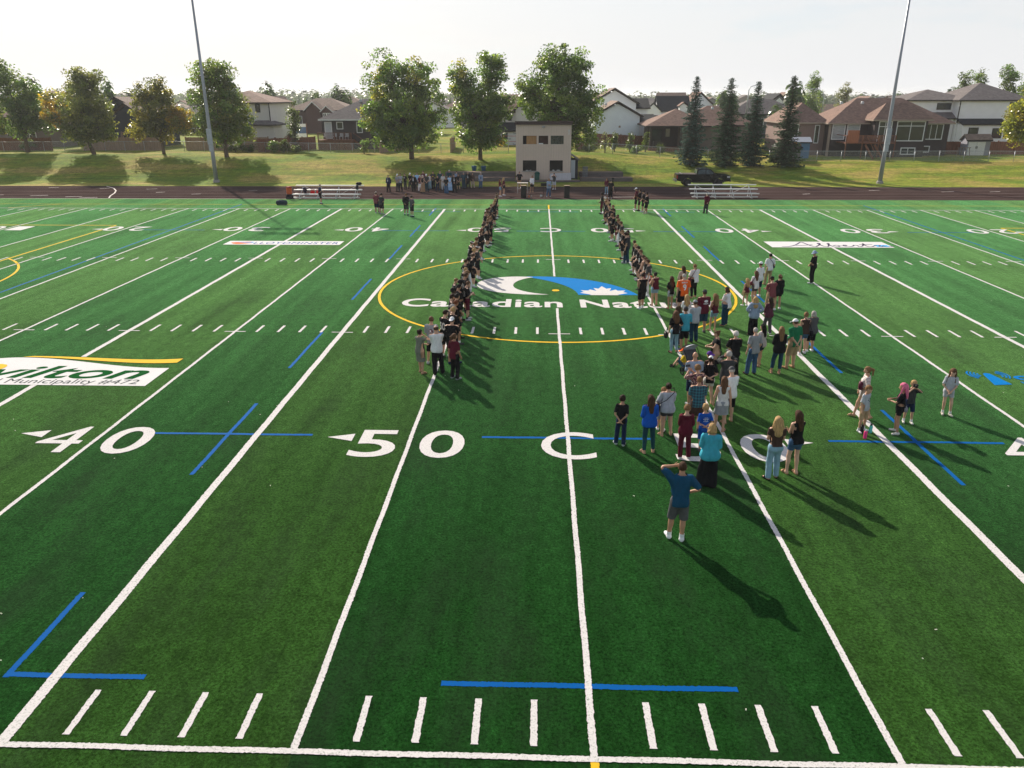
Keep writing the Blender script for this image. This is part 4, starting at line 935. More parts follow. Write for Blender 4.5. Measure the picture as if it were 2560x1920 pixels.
def broadleaf(name, label, x, y, z, lobes, nleaf, pal, lean=(0, 0), trunk_h=2.2, trunk_r=.24, group=None, accent=None, size=.27, clump=(.6, 1.05)):
    """lobes: (dx, dy, zc, rx, rz, tint weight) relative to the base; leaves gather in clumps on the outer part of each lobe"""
    root = empty(name, (x, y, z)); tag(root, label, 'tree', group)
    vol = np.array([l[3] ** 2 * l[4] for l in lobes]) ** .8; vol /= vol.sum()
    ncl = max(24, nleaf // 62); C_, Nn, T, tips = [], [], [], []
    for li, l in enumerate(lobes):
        dx, dy, zc, rx, rz = l[:5]; k = max(4, int(ncl * vol[li]))
        for j in range(k):
            d = rng.normal(size=3); d /= np.linalg.norm(d); d[2] = d[2] * .95
            rr_ = rng.random() ** .42
            if rng.random() < .08: rr_ *= 1.07
            c = np.array((dx, dy, zc)) + d * rr_ * np.array((rx, rx, rz)) * 1.0
            tips.append((c, li))
            cr = rng.uniform(*clump) * (1.0 if rr_ < 1 else .7); m_ = int(nleaf / ncl * rng.uniform(.55, 1.45))
            p = rng.normal(size=(m_, 3)); p *= np.minimum(1, 1.7 / np.linalg.norm(p, axis=1, keepdims=True)) * cr * .52 * np.array((1, 1, .75)); C_.append(c + p)
            Nn.append(rng.normal(size=(m_, 3)) * .7 + d * .5 + np.array((0, 0, .55)))
            base = np.array(pal[rng.integers(len(pal))])
            ac = accent(c) if accent else None
            if ac is not None: base = np.array(ac)
            base = base * rng.uniform(.62, 1.42)
            T.append(base * rng.uniform(.75, 1.25, size=(m_, 1)))
    C_ = np.concatenate(C_); Nn = np.concatenate(Nn); T = np.concatenate(T)
    link('crown', leaf_mesh('crown', C_, Nn, rng.uniform(size * .6, size * 1.3, len(C_)), T), M_LEAF, root)
    tb = MB(); h_ = trunk_h; top = max(l[2] for l in lobes)
    fork = Vector((lean[0] * .5, lean[1] * .5, h_)); tb.tube([(0, 0, -.3), (0, 0, .15), tuple(fork * .5), tuple(fork)], [trunk_r * 1.5, trunk_r * 1.1, trunk_r * .95, trunk_r * .85], 9)
    for l in lobes:
        e = Vector((l[0], l[1], l[2] + l[4] * .25)); mid = fork.lerp(e, .5) + Vector((rng.normal() * .25, rng.normal() * .25, .35))
        tb.tube([tuple(fork - Vector((0, 0, .15))), tuple(mid), tuple(e)], [trunk_r * .62, trunk_r * .36, trunk_r * .1], 6)
    for c, li in tips[::3]:
        l = lobes[li]; s_ = Vector((l[0] * .6, l[1] * .6, max(h_, l[2] - l[4] * .35))); tb.tube([tuple(s_), tuple(s_.lerp(Vector(c), .55) + Vector((0, 0, .2))), tuple(c)], [.07, .045, .015], 4)
    tb.build('trunk', M_BARK, root, smooth=True)
    return root
G1 = [(.128, .185, .042), (.102, .165, .038), (.160, .205, .046), (.082, .132, .034)]
G2 = [(.175, .172, .038), (.145, .155, .035), (.215, .185, .035), (.110, .125, .034)]
G3 = [(.130, .155, .038), (.150, .158, .038), (.104, .128, .034)]
ORG = (.27, .19, .035); YEL = (.27, .255, .05)
def accent_at(*spots):
    def f(c):
        for sx, sz, r_, colr, pr in spots:
            if (c[0] - sx) ** 2 + (c[2] - sz) ** 2 < r_ * r_ and rng.random() < pr: return colr
        return None
    return f
GT = 'large broadleaf trees on the grass bank'
def bank_tree(label, x, y, lobes, n, pal, **k):
    L = [(a, random.uniform(-.6, .6), b_ * .95, c * .95, d * .88) for a, b_, c, d in lobes]
    return broadleaf('broadleaf_tree', label, x, y, ground_z(x, y) - .05, L, n, pal, group=GT, **k)
bank_tree('tallest wide green tree left of the press box', -17.2, 92.75, [(-1.2, 6.2, 4.9, 4.6), (-2.9, 10.6, 2.7, 3.2), (1.1, 10.0, 2.9, 2.8), (2.5, 6.0, 2.5, 3.4), (-4.3, 5.0, 2.2, 2.8), (0, 3.0, 4.2, 2.1), (-2.4, 3.0, 2.6, 1.8)], 31000, G1, trunk_h=2.4, trunk_r=.30, accent=accent_at((-3.6, 11.0, 1.4, YEL, .4), (-3.6, 8.0, 1.0, YEL, .45), (.8, 10.5, 1.3, YEL, .3), (-5.5, 5, 1.6, YEL, .3)))
bank_tree('two-peaked green tree just left of the press box', -8.34, 92.1, [(0, 5.9, 3.6, 4.3), (1.6, 10.8, 1.9, 3.2), (-2.1, 9.4, 1.9, 3.1), (.4, 2.8, 3.2, 1.8), (2.4, 6.8, 1.7, 2.6)], 25000, G1, trunk_h=2.2, trunk_r=.26, accent=accent_at((-3.0, 8.2, 1.6, YEL, .3), (-2.3, 10.5, 1.2, YEL, .4), (2.2, 2.4, 1.0, ORG, .5)))
bank_tree('broad dark green tree rising behind the press box', 1.5, 92.5, [(0, 7.3, 4.5, 4.6), (-.5, 11.6, 2.6, 2.7), (1.9, 11.0, 2.3, 2.7), (-3.7, 8.4, 2.0, 2.8), (3.2, 6.9, 2.5, 3.5), (1.0, 3.2, 4.0, 2.3)], 31000, G1, trunk_h=2.4, trunk_r=.30)
bank_tree('dark green tree behind the left light pole', -41.4, 93.3, [(-.3, 6.2, 3.8, 4.3), (-.9, 10.3, 2.4, 2.5), (1.0, 9.8, 2.1, 2.5), (.2, 3.1, 3.6, 2.0), (2.4, 5.2, 1.7, 2.4)], 22000, G3 + G1, trunk_h=2.0, trunk_r=.26)
bank_tree('smaller yellowing tree left of the light pole', -50.6, 95.4, [(0, 4.8, 3.2, 3.4), (.3, 8.0, 1.7, 2.2), (-1.9, 7.4, 1.5, 1.9), (3.1, 4.5, 1.9, 2.3), (-3.2, 3.2, 1.2, 1.4)], 16000, G2, trunk_h=1.7, trunk_r=.2, accent=accent_at((3.6, 5.0, 2.0, ORG, .5), (-3.0, 3.6, 1.5, YEL, .45)))
bank_tree('brownish green tree with an orange branch, third from the left', -60, 95.3, [(0, 5.7, 3.6, 4.1), (.6, 9.4, 2.4, 2.3), (-3.9, 6.0, 1.9, 2.6), (2.1, 4.4, 1.9, 2.7), (-.8, 3.0, 3.0, 1.9)], 21000, G3, trunk_h=2.0, trunk_r=.25, lean=(-1.0, 0), accent=accent_at((-4.4, 5.6, 1.8, ORG, .6), (-4.0, 8.2, 1.5, YEL, .3)))
bank_tree('tall narrow green tree, second from the left edge', -72.6, 101, [(-.4, 6.5, 3.2, 5.0), (-1.3, 10.9, 1.7, 2.7), (1.6, 8.4, 1.6, 2.3), (2.2, 4.6, 2.2, 2.8)], 15000, G1, trunk_h=2.3, trunk_r=.25)
bank_tree('green tree cut by the left edge of the picture', -78.6, 100.5, [(-.3, 6.4, 3.0, 4.6), (.4, 9.8, 1.8, 2.6), (1.4, 4.0, 2.0, 2.3)], 14000, G1 + G2, trunk_h=2.2, trunk_r=.24)
bank_tree('paler tree glimpsed between the second and third trees on the left', -71, 112, [(0, 6.5, 2.6, 3.6), (1.2, 8.2, 1.6, 2.2)], 6000, G2, trunk_h=2.2, trunk_r=.2)
bank_tree('yellow-green tree cut by the right edge of the picture', 63.6, 97.5, [(0, 6.2, 3.3, 4.2), (-2.0, 4.8, 2.4, 3.4), (-1.4, 7.6, 1.8, 2.2)], 17000, [(.20, .21, .035), (.17, .19, .035), (.27, .24, .04)], trunk_h=2.0, trunk_r=.24)

def spruce(label, x, y, hgt, R_, seed, tintc=(.022, .045, .036), group='spruces on the grass bank'):
    r = np.random.default_rng(seed); root = empty('spruce_tree', (x, y, ground_z(x, y) - .05)); tag(root, label, 'tree', group)
    MB().tube([(0, 0, -.2), (0, 0, hgt * .5), (0, 0, hgt * .98)], [.2, .12, .02], 8).build('trunk', M_BARK, root, smooth=True)
    C_, Nn, U, Sz, T = [], [], [], [], []
    z = .35; br = MB()
    while z < hgt - .25:
        f = 1 - z / hgt; rad_ = R_ * (f ** .74) * (1 - .30 * math.exp(-z / .6)) * r.uniform(.66, 1.08) + .04; nb = int(5 + 8 * f); ph = r.uniform(0, 6.28)
        for k in range(nb):
            a = ph + 6.283 * k / nb + r.normal() * .16; L = rad_ * r.uniform(.55, 1.25); dz = -L * r.uniform(.12, .34) + .1
            if z > hgt * .85: dz = L * r.uniform(.1, .5)
            dirv = np.array((math.cos(a), math.sin(a), 0)); n_ = max(3, int(L / .12))
            tone = r.uniform(.7, 1.35)
            for i in range(1, n_ + 1):
                t = i / n_; c = dirv * L * t + np.array((0, 0, z + dz * t + .10 * L * t * t))
                for q in range(3):
                    side = np.array((-dirv[1], dirv[0], 0)) * r.normal() * .17 * (1.25 - t * .6); C_.append(c + side + np.array((0, 0, r.normal() * .05 - abs(side).max() * .2)))
                    Nn.append(np.array((0, 0, 1.)) + r.normal(size=3) * .45 + dirv * .25); u = np.cross(dirv + r.normal(size=3) * .4, (0, 0, 1)); U.append(np.cross(Nn[-1], dirv + r.normal(size=3) * .35)); Sz.append(r.uniform(.13, .27) * (.55 + .45 * f)); T.append(np.array(tintc) * 1.5 * tone * r.uniform(.75, 1.3) * (1.0 + .5 * (t > .85)))
            br.bar((0, 0, z), tuple(dirv * L * .8 + np.array((0, 0, z + dz * .8 + .06 * L))), .03)
        z += r.uniform(.20, .30) * (.55 + .55 * f)
    tag(br.build('branches', M_BARK, root), kind='stuff')
    link('crown', leaf_mesh('crown', np.array(C_), np.array(Nn), np.array(Sz), np.array(T), aspect=1.5, updir=np.array(U)), M_NEEDLE, root)
spruce('blue-grey spruce, leftmost of the row beside the pickup', 18.1, 91.4, 10.5, 2.25, 1, (.030, .054, .042))
spruce('bushy dark spruce, second of the row', 22.25, 91.4, 10.5, 2.6, 2, (.026, .046, .026))
spruce('spruce with a thin tip, third of the row', 25.6, 91.6, 10.0, 2.35, 3, (.025, .046, .030))
spruce('spruce with a rusty tip, rightmost of the row', 29.6, 91.2, 10.7, 2.3, 4, (.030, .046, .026))

# smaller yard trees and shrubs
def small_tree(name, label, x, y, hgt, w, n, pal, group=None, th=.6, size=.2):
    broadleaf(name, label, x, y, ground_z(x, y) - .05, [(0, 0, hgt * .55, w, hgt * .42), (w * .2, 0, hgt * .8, w * .55, hgt * .2), (-w * .2, .1, hgt * .35, w * .9, hgt * .25)], n, pal, trunk_h=hgt * .2, trunk_r=.07 + hgt * .006, group=group, size=size, clump=(.2 + hgt * .035, .4 + hgt * .06))
GA = [(.085, .11, .028), (.07, .095, .026)]
small_tree('young_aspen', 'narrow young aspen in the yard left of the dark bungalow', -35.3, 103.5, 6.6, .75, 2600, GA)
small_tree('poplar_tree', 'tall wind-bent poplar on the skyline by the fourth spruce', 60.5, 178, 13.2, 1.7, 7000, G1, size=.26)
small_tree('poplar_tree', 'bare-topped poplar beside the curved street lamp', 63.6, 182, 10.2, 1.1, 2000, G1, size=.22)
small_tree('poplar_tree', 'pale poplar on the skyline left of the right light pole', 68.5, 180, 11.0, 1.9, 5000, [(.16, .16, .08), (.14, .15, .07)], size=.26)
for i, (x, y, hh_) in enumerate([(79.5, 150, 12.4), (83, 152, 12.6), (87.5, 150, 13.8), (92, 150, 13), (96, 149, 12)]):
    small_tree('poplar_tree', ['first', 'second', 'third', 'fourth', 'fifth'][i] + ' poplar from the left above the large white house roof', x, y, hh_, 2.0, 6000, G1 + GA, size=.28)
for i, (x, y) in enumerate([(9.6, 103.2), (11.9, 104.6), (14.4, 107.0)]):
    small_tree('columnar_tree', ['nearest', 'middle', 'farthest'][i] + ' of three columnar saplings along the brown fence', x, y, 2.6 + .15 * i, .34, 700, GA)
small_tree('sapling', 'thin pale sapling by the chain-link fence right of the press box', 8.0, 99.6, 2.6, .7, 260, [(.15, .17, .06)])
SH = 'shrubs along the yard fences'
for i, (x, y, hh_, w, lab) in enumerate([(-37.0, 98.9, 1.7, .8, 'round green shrub at the fence corner left of the aspen'), (-35.6, 98.8, 1.8, .9, 'larger green shrub right of the fence corner'), (-33.9, 98.6, 1.0, .8, 'low shrub right of the two round shrubs'), (-24.6, 98.7, 1.9, .8, 'dark shrub at the end of the tan fence'), (-42.5, 99.4, 1.2, 1.4, 'low rough shrub behind the light pole tree'),
                                         (-40.6, 99.6, 1.0, 1.0, 'low weedy shrub left of the brown fence end'), (-36.4, 104, 2.3, .6, 'orange-tinged shrub behind the brown fence end'), (-73.8, 103.2, 1.7, 1.0, 'dark shrub behind the second tree on the left'), (-23.6, 105.4, 1.6, .7, 'red-tinged shrub beside the deck stair'), (12.6, 101.8, 1.0, .8, 'low flowering shrub on the lawn right of the press box'), (6.0, 101.0, .9, .9, 'low shrub beside the brown fence'), (16.0, 104.0, 1.5, .6, 'dark shrub near the porch house'), (19.6, 97.9, .6, .4, 'small flower clump beside the first spruce'), (29.4, 95.0, 1.3, .6, 'weedy shrub in front of the grey garden shed')]):
    pal = GA if i % 3 else G1
    if 'orange' in lab or 'red-' in lab: pal = [(.28, .13, .05), (.2, .1, .05)]
    small_tree('shrub', lab, x, y, hh_, w, 900, pal, SH, size=.17)
# scattered trees among the far roofs, alike: four shapes shared
FT = []
for k in range(4):
    n = 420; d = rng.normal(size=(n, 3)); d /= np.linalg.norm(d, axis=1, keepdims=True); rr_ = rng.random((n, 1)) ** .4
    Pm = d * rr_ * np.array((2.6, 2.6, 3.6 + k * .5)) + np.array((0, 0, 5.0 + k * .5)); tt = np.array([(.055, .075, .024)]) * rng.uniform(.6, 1.5, size=(n, 1)) * (1, 1 + .1 * k, 1)
    me = leaf_mesh('far_crown', Pm, d + (0, 0, .4), rng.uniform(.7, 1.3, n), tt); me.materials.append(M_LEAF)
    tm = MB().tube([(0, 0, -.3), (0, 0, 4)], [.25, .12], 6).mesh('far_trunk'); tm.materials.append(M_BARK); FT.append((me, tm))
r5 = random.Random(9)
for i in range(95):
    y = r5.choice([140, 147, 178, 181, 214, 217, 255, 257, 297, 301, 346, 404, 472, 530]) + r5.uniform(-2, 3); x = r5.uniform(-.8, .76) * y
    if y < 160 and (-6 < x < 30 or -48 < x < -30): continue
    me, tm = FT[i % 4]; e = empty('tree', (x, y, ground_z(x, y)), r5.uniform(0, 6.28)); s_ = r5.uniform(.55, 1.05); e.scale = (s_ * r5.uniform(.6, 1.1),) * 2 + (s_ * 1.05,)
    tag(e, 'small dark tree among the roofs receding to the skyline', 'tree', 'trees among the far roofs'); link('crown', me, None, e); link('trunk', tm, None, e)
# woods on the skyline
Cw, Nw, Sw, Tw = [], [], [], []
for i in range(1500):
    y = r5.choice([r5.uniform(600, 900), r5.uniform(900, 1700)]); x = r5.uniform(-.78, .78) * y; hgt = r5.uniform(8, 14) * (.75 + .45 * (math.sin(x * .004 + y * .002) * .5 + .5)) * (1.1 if x < -60 else .85); n = 26
    d = rng.normal(size=(n, 3)); d /= np.linalg.norm(d, axis=1, keepdims=True); w_ = hgt * .42
    Cw.append(d * (rng.random((n, 1)) ** .4) * np.array((w_, w_, hgt * .5)) + np.array((x, y, ground_z(x, y) + hgt * .5))); Nw.append(d + (0, 0, .4)); Sw.append(rng.uniform(2.2, 4.0, n)); Tw.append(np.array([(.050, .070, .026)]) * rng.uniform(.6, 1.4, size=(n, 1)))
wd = link('distant_woods', leaf_mesh('distant_woods', np.concatenate(Cw), np.concatenate(Nw), np.concatenate(Sw), np.concatenate(Tw)), M_LEAF); tag(wd, 'hazy line of woods along the skyline', 'woods', kind='stuff')
for i, (x, y, w, hh_) in enumerate([(150, 640, 46, 5), (215, 700, 60, 6), (120, 600, 22, 5)]):
    hb_ = House('warehouse', ['long pale warehouse on the skyline left of the right light pole', 'farther pale warehouse on the skyline at the right', 'small white warehouse on the skyline above the spruces'][i], x, y, ground_z(x, y), cat='building'); zb = ground_z(x, y)
    hb_.vol(x - w / 2, x + w / 2, y, y + 20, zb - .5, zb + hh_, zb + hh_ + 1.5, 'gx', W_WHITE, mat('metal_roof', (.5, .52, .55), rough=.4, var=.08), oh=.3)

# ------------------------------------------------------------ light poles, bleachers, vehicle and field-side things
M_POLE = mat('pole_steel', (.30, .32, .36), rough=.45, spec=.5, metal=.4, var=.1, vscale=2, stretch=(4, 4, .3))
def light_pole(label, x, y):
    z0 = ground_z(x, y); r = empty('light_pole', (x, y, z0)); tag(r, label, 'light pole', 'floodlight poles')
    MB().tube([(0, 0, -.3), (0, 0, 3.2), (0, 0, 10), (0, 0, 22.4)], [.24, .22, .165, .09], 12).build('mast', M_POLE, r, smooth=True)
    MB().lathe([(.36, -.3), (.36, .22), (.30, .3)], 0, 0, 0, 12).build('footing', M_CONC, r)
    MB().box(-.27, .27, -.36, -.16, 4.2, 5.9).box(-.22, .22, -.32, -.14, 3.45, 4.15).build('control_box', mat('box_grey', (.40, .43, .46), var=.08), r)
    MB().bar((.02, -.18, 1.2), (.02, -.2, 3.5), .05).build('conduit', M_POLE, r)
    for zz in (22.2, 20.9):
        MB().bar((-2.1, -.1, zz), (2.1, -.1, zz), .12).build('crossarm', M_POLE, r)
        for k in range(6):
            xx = -1.9 + k * .76
            lm = MB().lathe([(.12, 0), (.20, .12), (.36, .30), (.36, .34)], 0, 0, 0, 10).mesh('floodlight', True); o = link('floodlight', lm, mat('lamp_housing', (.35, .36, .38), var=.1), r, (xx, -.25, zz - .05)); o.rotation_euler = (rad(125), 0, 0)
light_pole('tall steel floodlight pole on the left of the track', -38.3, 81.5); light_pole('tall steel floodlight pole on the right of the track', 37.45, 81.2)

M_ALU = mat('aluminium_plank', (.62, .62, .63), rough=.4, spec=.5, metal=.35, var=.08, vscale=3, stretch=(.5, 6, 6))
def bleacher(label, x0, x1, y0):
    r = empty('bleacher', ((x0 + x1) / 2, y0, 0.01)); tag(r, label, 'bleacher', 'small aluminium bleachers'); a, b_ = x0 - (x0 + x1) / 2, x1 - (x0 + x1) / 2
    rows = [(0.0, .20, 'foot_plank'), (.15, .48, 'seat_plank'), (.55, .48, 'foot_plank'), (.85, .82, 'seat_plank'), (1.25, .80, 'foot_plank'), (1.6, 1.16, 'seat_plank')]
    for k, (dy, z, nm) in enumerate(rows):
        s = .15 if nm == 'foot_plank' else 0
        MB().box(a + s, b_ - s, dy, dy + .25, z - .045, z).box(a + s + .02, b_ - s - .02, dy + .02, dy + .05, z - .08, z - .045).build(nm, M_ALU, r)
    for x in np.linspace(a + .7, b_ - .7, 4):
        MB().bar((x, -.05, .04), (x, 1.9, .04), .05).bar((x, .27, .05), (x, .27, .44), .05).bar((x, .97, .05), (x, .97, .76), .05).bar((x, 1.72, .05), (x, 1.72, 1.1), .05).bar((x, .1, .1), (x, 1.75, 1.05), .05).build('frame', M_ALU, r)
    for s in (-1, 1): MB().bar((s * .6, 1.76, .1), (s * (b_ - .8), 1.76, 1.05), .035).build('brace', M_ALU, r)
bleacher('aluminium bleacher with bags and red bibs on the left', -24.7, -18.0, 65.9); bleacher('empty aluminium bleacher on the right below the pickup', 13.7, 20.3, 67.1)
def bag(name, label, cat, pts, r_, c, n=8, rough=.8, handle=None):
    o = empty(name, pts[0]); tag(o, label, cat); p0 = Vector(pts[0])
    MB().tube([Vector(p) - p0 for p in pts], r_, n).build('body', mat('bag_cloth', c, rough=rough, var=.2, vscale=6, bump=.4), o, smooth=True)
    if handle: MB().tube([Vector(p) - p0 for p in handle], .015, 6).build('handle', mat('strap', (.02, .02, .022)), o)
    return o
bag('duffel_bag', 'dark teal duffel bag lying on the turf left of the bleacher', 'bag', [(-24.95, 62.0, .2), (-24.85, 62.0, .2), (-24.4, 62.0, .22), (-24.0, 62.0, .2), (-23.92, 62.0, .2)], [.1, .22, .24, .22, .1], (.010, .035, .055), 10, handle=[(-24.7, 62.0, .4), (-24.45, 61.9, .55), (-24.2, 62.0, .4)])
bag('kit_bag', 'black kit bag on the top plank of the left bleacher', 'bag', [(-18.75, 67.6, 1.3), (-18.65, 67.6, 1.3), (-18.3, 67.6, 1.32), (-18.2, 67.6, 1.3)], [.08, .15, .15, .08], (.012, .012, .015))
bag('backpack', 'black backpack on the middle plank at the right end of the left bleacher', 'bag', [(-18.5, 66.85, .84), (-18.5, 66.85, .95), (-18.5, 66.88, 1.2), (-18.5, 66.88, 1.28)], [.1, .16, .13, .06], (.015, .015, .02))
bag('backpack', 'black bag hung on the left part of the left bleacher', 'bag', [(-23.6, 66.7, .55), (-23.6, 66.7, .62), (-23.6, 66.75, .95), (-23.6, 66.75, 1.05)], [.12, .2, .19, .1], (.02, .012, .03))
for i, x in enumerate((-22.85, -22.3)):
    o = empty('training_bib', (x, 66.6, .6)); tag(o, ['left of two red bibs hung on the left bleacher', 'right of two red bibs hung on the left bleacher'][i], 'bib', 'red bibs on the bleacher')
    MB().add([(-.2, 0, -.12), (.2, 0, -.12), (.2, .22, .26), (-.2, .22, .26), (-.2, .05, -.12), (.2, .05, -.12), (.2, .27, .24), (-.2, .27, .24)], [(0, 1, 2, 3), (7, 6, 5, 4), (0, 4, 5, 1), (1, 5, 6, 2), (2, 6, 7, 3), (3, 7, 4, 0)]).build('cloth', cloth((.62, .035, .03)), o)
o = empty('drink_cooler', (-25.05, 66.4, .0)); tag(o, 'orange and red drink cooler at the left end of the bleacher', 'cooler')
MB().box(-.28, .28, -.25, .25, 0, .45).build('crate', mat('crate_dark', (.03, .02, .03)), o); MB().lathe([(.24, .45), (.26, .5), (.26, 1.0), (.2, 1.05)], 0, 0, 0, 14).build('barrel', mat('cooler_orange', (.55, .10, .02), var=.15), o, smooth=True); MB().lathe([(.27, 1.05), (.27, 1.12), (.1, 1.16)], 0, 0, 0, 14).build('lid', mat('cooler_red', (.35, .03, .03), var=.1), o, smooth=True)

def speaker(label, x, y):
    r = empty('loudspeaker', (x, y, 0.01)); tag(r, label, 'loudspeaker', 'loudspeakers on the track'); m_ = mat('speaker_black', (.012, .012, .013), rough=.6)
    MB().box(-.26, .26, -.25, .25, .03, 1.14).build('cabinet', m_, r); MB().box(-.22, .22, -.275, -.252, .1, 1.08).build('grille', mat('speaker_grille', (.02, .02, .02), rough=.5, bump=.6, bscale=120), r); MB().box(-.27, .27, -.26, .26, 1.142, 1.17).build('lid', mat('tan_top_highlight', (.30, .22, .14), var=.2), r)  # tan lid: the highlight along the cabinet's top, put into colour
    for s in (-1, 1): MB().box(s * .2 - .03, s * .2 + .03, -.2, .2, 0, .03).build('foot', m_, r)
speaker('left black loudspeaker standing on the track', -2.37, 67.5); speaker('right black loudspeaker standing on the track', 1.83, 67.5)
o = empty('music_stand', (-.42, 68.3, .01)); tag(o, 'black music stand in front of the speaking woman', 'stand')
MB().tube([(0, 0, 0), (0, 0, 1.05)], .02, 6).build('pole', mat('stand_black', (.012, .012, .012)), o); MB().bar((-.28, .0, 1.16), (.28, .0, 1.16), .03, .3).build('desk', mat('stand_black', (.012, .012, .012)), o)
for a in (0, 2.1, 4.2): MB().bar((0, 0, .2), (.3 * math.cos(a), .3 * math.sin(a), .01), .025).build('leg', mat('stand_black', (.012, .012, .012)), o)
o = empty('folding_table', (-2.55, 71.4, .01)); tag(o, 'small pale folding table behind the left loudspeaker', 'table')
MB().box(-.55, .55, -.3, .3, .98, 1.02).build('tabletop', mat('table_top', (.5, .45, .42), var=.1), o)
for sx in (-.5, .5):
    for sy in (-.26, .26): MB().bar((sx, sy, 0), (sx, sy, .98), .03).build('leg', M_GALV, o)
MB().bar((-.5, -.26, .45), (.5, -.26, .45), .025).build('stretcher', M_GALV, o)
o = empty('camera_tripod', (6.55, 71.0, .01)); tag(o, 'camera on a thin tripod at the far end of the right line', 'tripod')
for a in (.5, 2.6, 4.7): MB().bar((0, 0, 1.35), (.42 * math.cos(a), .42 * math.sin(a), 0), .025).build('leg', mat('stand_black', (.012, .012, .012)), o)
MB().box(-.12, .12, -.08, .08, 1.4, 1.55).box(-.02, .02, -.02, .02, 1.3, 1.4).build('camera_body', mat('stand_black', (.012, .012, .012)), o)
for i, (x, c) in enumerate([(-1.85, (.5, .12, .03)), (-1.6, (.4, .38, .35)), (-.72, (.45, .5, .52)), (-.6, (.5, .52, .5))]):
    o = empty('water_bottle', (x, 67.6 + .5 * (i > 1), .01)); tag(o, ['orange bottle beside the left loudspeaker', 'pale bottle beside the left loudspeaker', 'pale bottle left of the music stand', 'white bottle by the foot of the music stand'][i], 'bottle')
    MB().lathe([(.045, 0), (.045, .19), (.02, .22)], 0, 0, 0, 10).build('body', mat('bottle', c), o, smooth=True); MB().lathe([(.025, .22), (.025, .26)], 0, 0, 0, 8).build('cap', M_TRIMD, o)

# timber terraces either side of the press box
M_TIMB = mat('grey_timber', (.12, .105, .10), rough=.9, var=.3, vscale=2, stretch=(.4, 4, 4)); M_DIRT = mat('bare_soil', (.19, .13, .10), rough=.95, var=.35, vscale=1.5, bump=.5, bscale=6)
def terrace(label, x0, x1, y0, y1, z0, z1):
    r = empty('timber_terrace', ((x0 + x1) / 2, y0, 0)); tag(r, label, 'retaining wall', 'timber terraces'); cx = (x0 + x1) / 2; n = max(2, int(round((z1 - z0) / .16))); hh_ = (z1 - z0) / n
    for k in range(n):
        L = (x1 - x0); seg = max(1, round(L / 3.2))
        for j in range(seg): MB().box(x0 - cx + L * j / seg + .01, x0 - cx + L * (j + 1) / seg - .01, .012 * k, .2 + .012 * k, z0 + hh_ * k + .004, z0 + hh_ * (k + 1) - .008).build('timber', M_TIMB, r)
    MB().box(x0 - cx, x1 - cx, .24, y1 - y0, z0 - .2, z1 - .03).build('soil', M_DIRT, r)
terrace('lower timber terrace left of the press box', -12.6, -3.7, 82.4, 84.4, -.05, .42); terrace('upper timber terrace left of the press box', -12.0, -3.7, 84.45, 86.4, .38, .86)
terrace('lower timber terrace right of the press box', 3.9, 9.9, 82.4, 84.4, -.05, .42); terrace('upper timber terrace right of the press box', 3.9, 9.0, 84.45, 86.4, .38, .86)
terrace('timber edge in front of the press box', -3.65, 3.85, 81.9, 83.45, -.05, .16)
def bin_(label, x, y, z, c, hgt, r0, r1, name='bin', lid=True, group=None):
    o = empty(name, (x, y, z)); tag(o, label, 'bin', group); MB().lathe([(r0, 0), (r1, hgt * .95), (r1 * 1.06, hgt)], 0, 0, 0, 14).build('body', mat('bin_plastic', c, rough=.45, var=.12), o, smooth=True)
    if lid: MB().lathe([(r1 * 1.08, hgt), (r1 * 1.05, hgt + .08), (r1 * .5, hgt + .22), (.05, hgt + .25)], 0, 0, 0, 14).build('lid', mat('bin_lid', tuple(q * .6 for q in c), rough=.45), o, smooth=True)
bin_('green barrel bin against the press box wall', -1.1, 83.0, .13, (.012, .12, .10), .72, .26, .30)
bin_('left of two blue tapered bins on the grass bank', -8.75, 87.1, ground_z(-8.75, 87.1), (.012, .10, .22), .62, .20, .33, lid=False, group='blue bins on the bank'); bin_('right of two blue tapered bins on the grass bank', -7.6, 87.1, ground_z(-7.6, 87.1), (.012, .10, .22), .62, .20, .33, lid=False, group='blue bins on the bank')
o = empty('white_board', (1.6, 83.1, .15)); tag(o, 'long pale board leaning on the press box wall', 'board'); MB().add([(-1.25, -.25, 0), (1.25, -.2, -.03), (1.25, .2, .78), (-1.25, .2, .70), (-1.25, -.2, -.01), (1.25, -.15, -.04), (1.25, .25, .76), (-1.25, .25, .68)], [(0, 1, 2, 3), (7, 6, 5, 4), (0, 4, 5, 1), (1, 5, 6, 2), (2, 6, 7, 3), (3, 7, 4, 0)]).build('panel', mat('pale_board', (.42, .41, .42), rough=.5, var=.08), o)
for k in range(3): MB().box(-1.0 + k * .9, -.9 + k * .9, .25, .29, .05, .6).build('batten', M_WOODG, o)
o = empty('crate_stack', (4.5, 84.0, .42)); tag(o, 'stack of grey folded chairs right of the lean-to shed', 'stack')
for k in range(7): MB().box(-.3, .3, -.25, .25, k * .17, k * .17 + .10).build('crate', mat('crate_grey', (.16, .17, .18), var=.3), o)

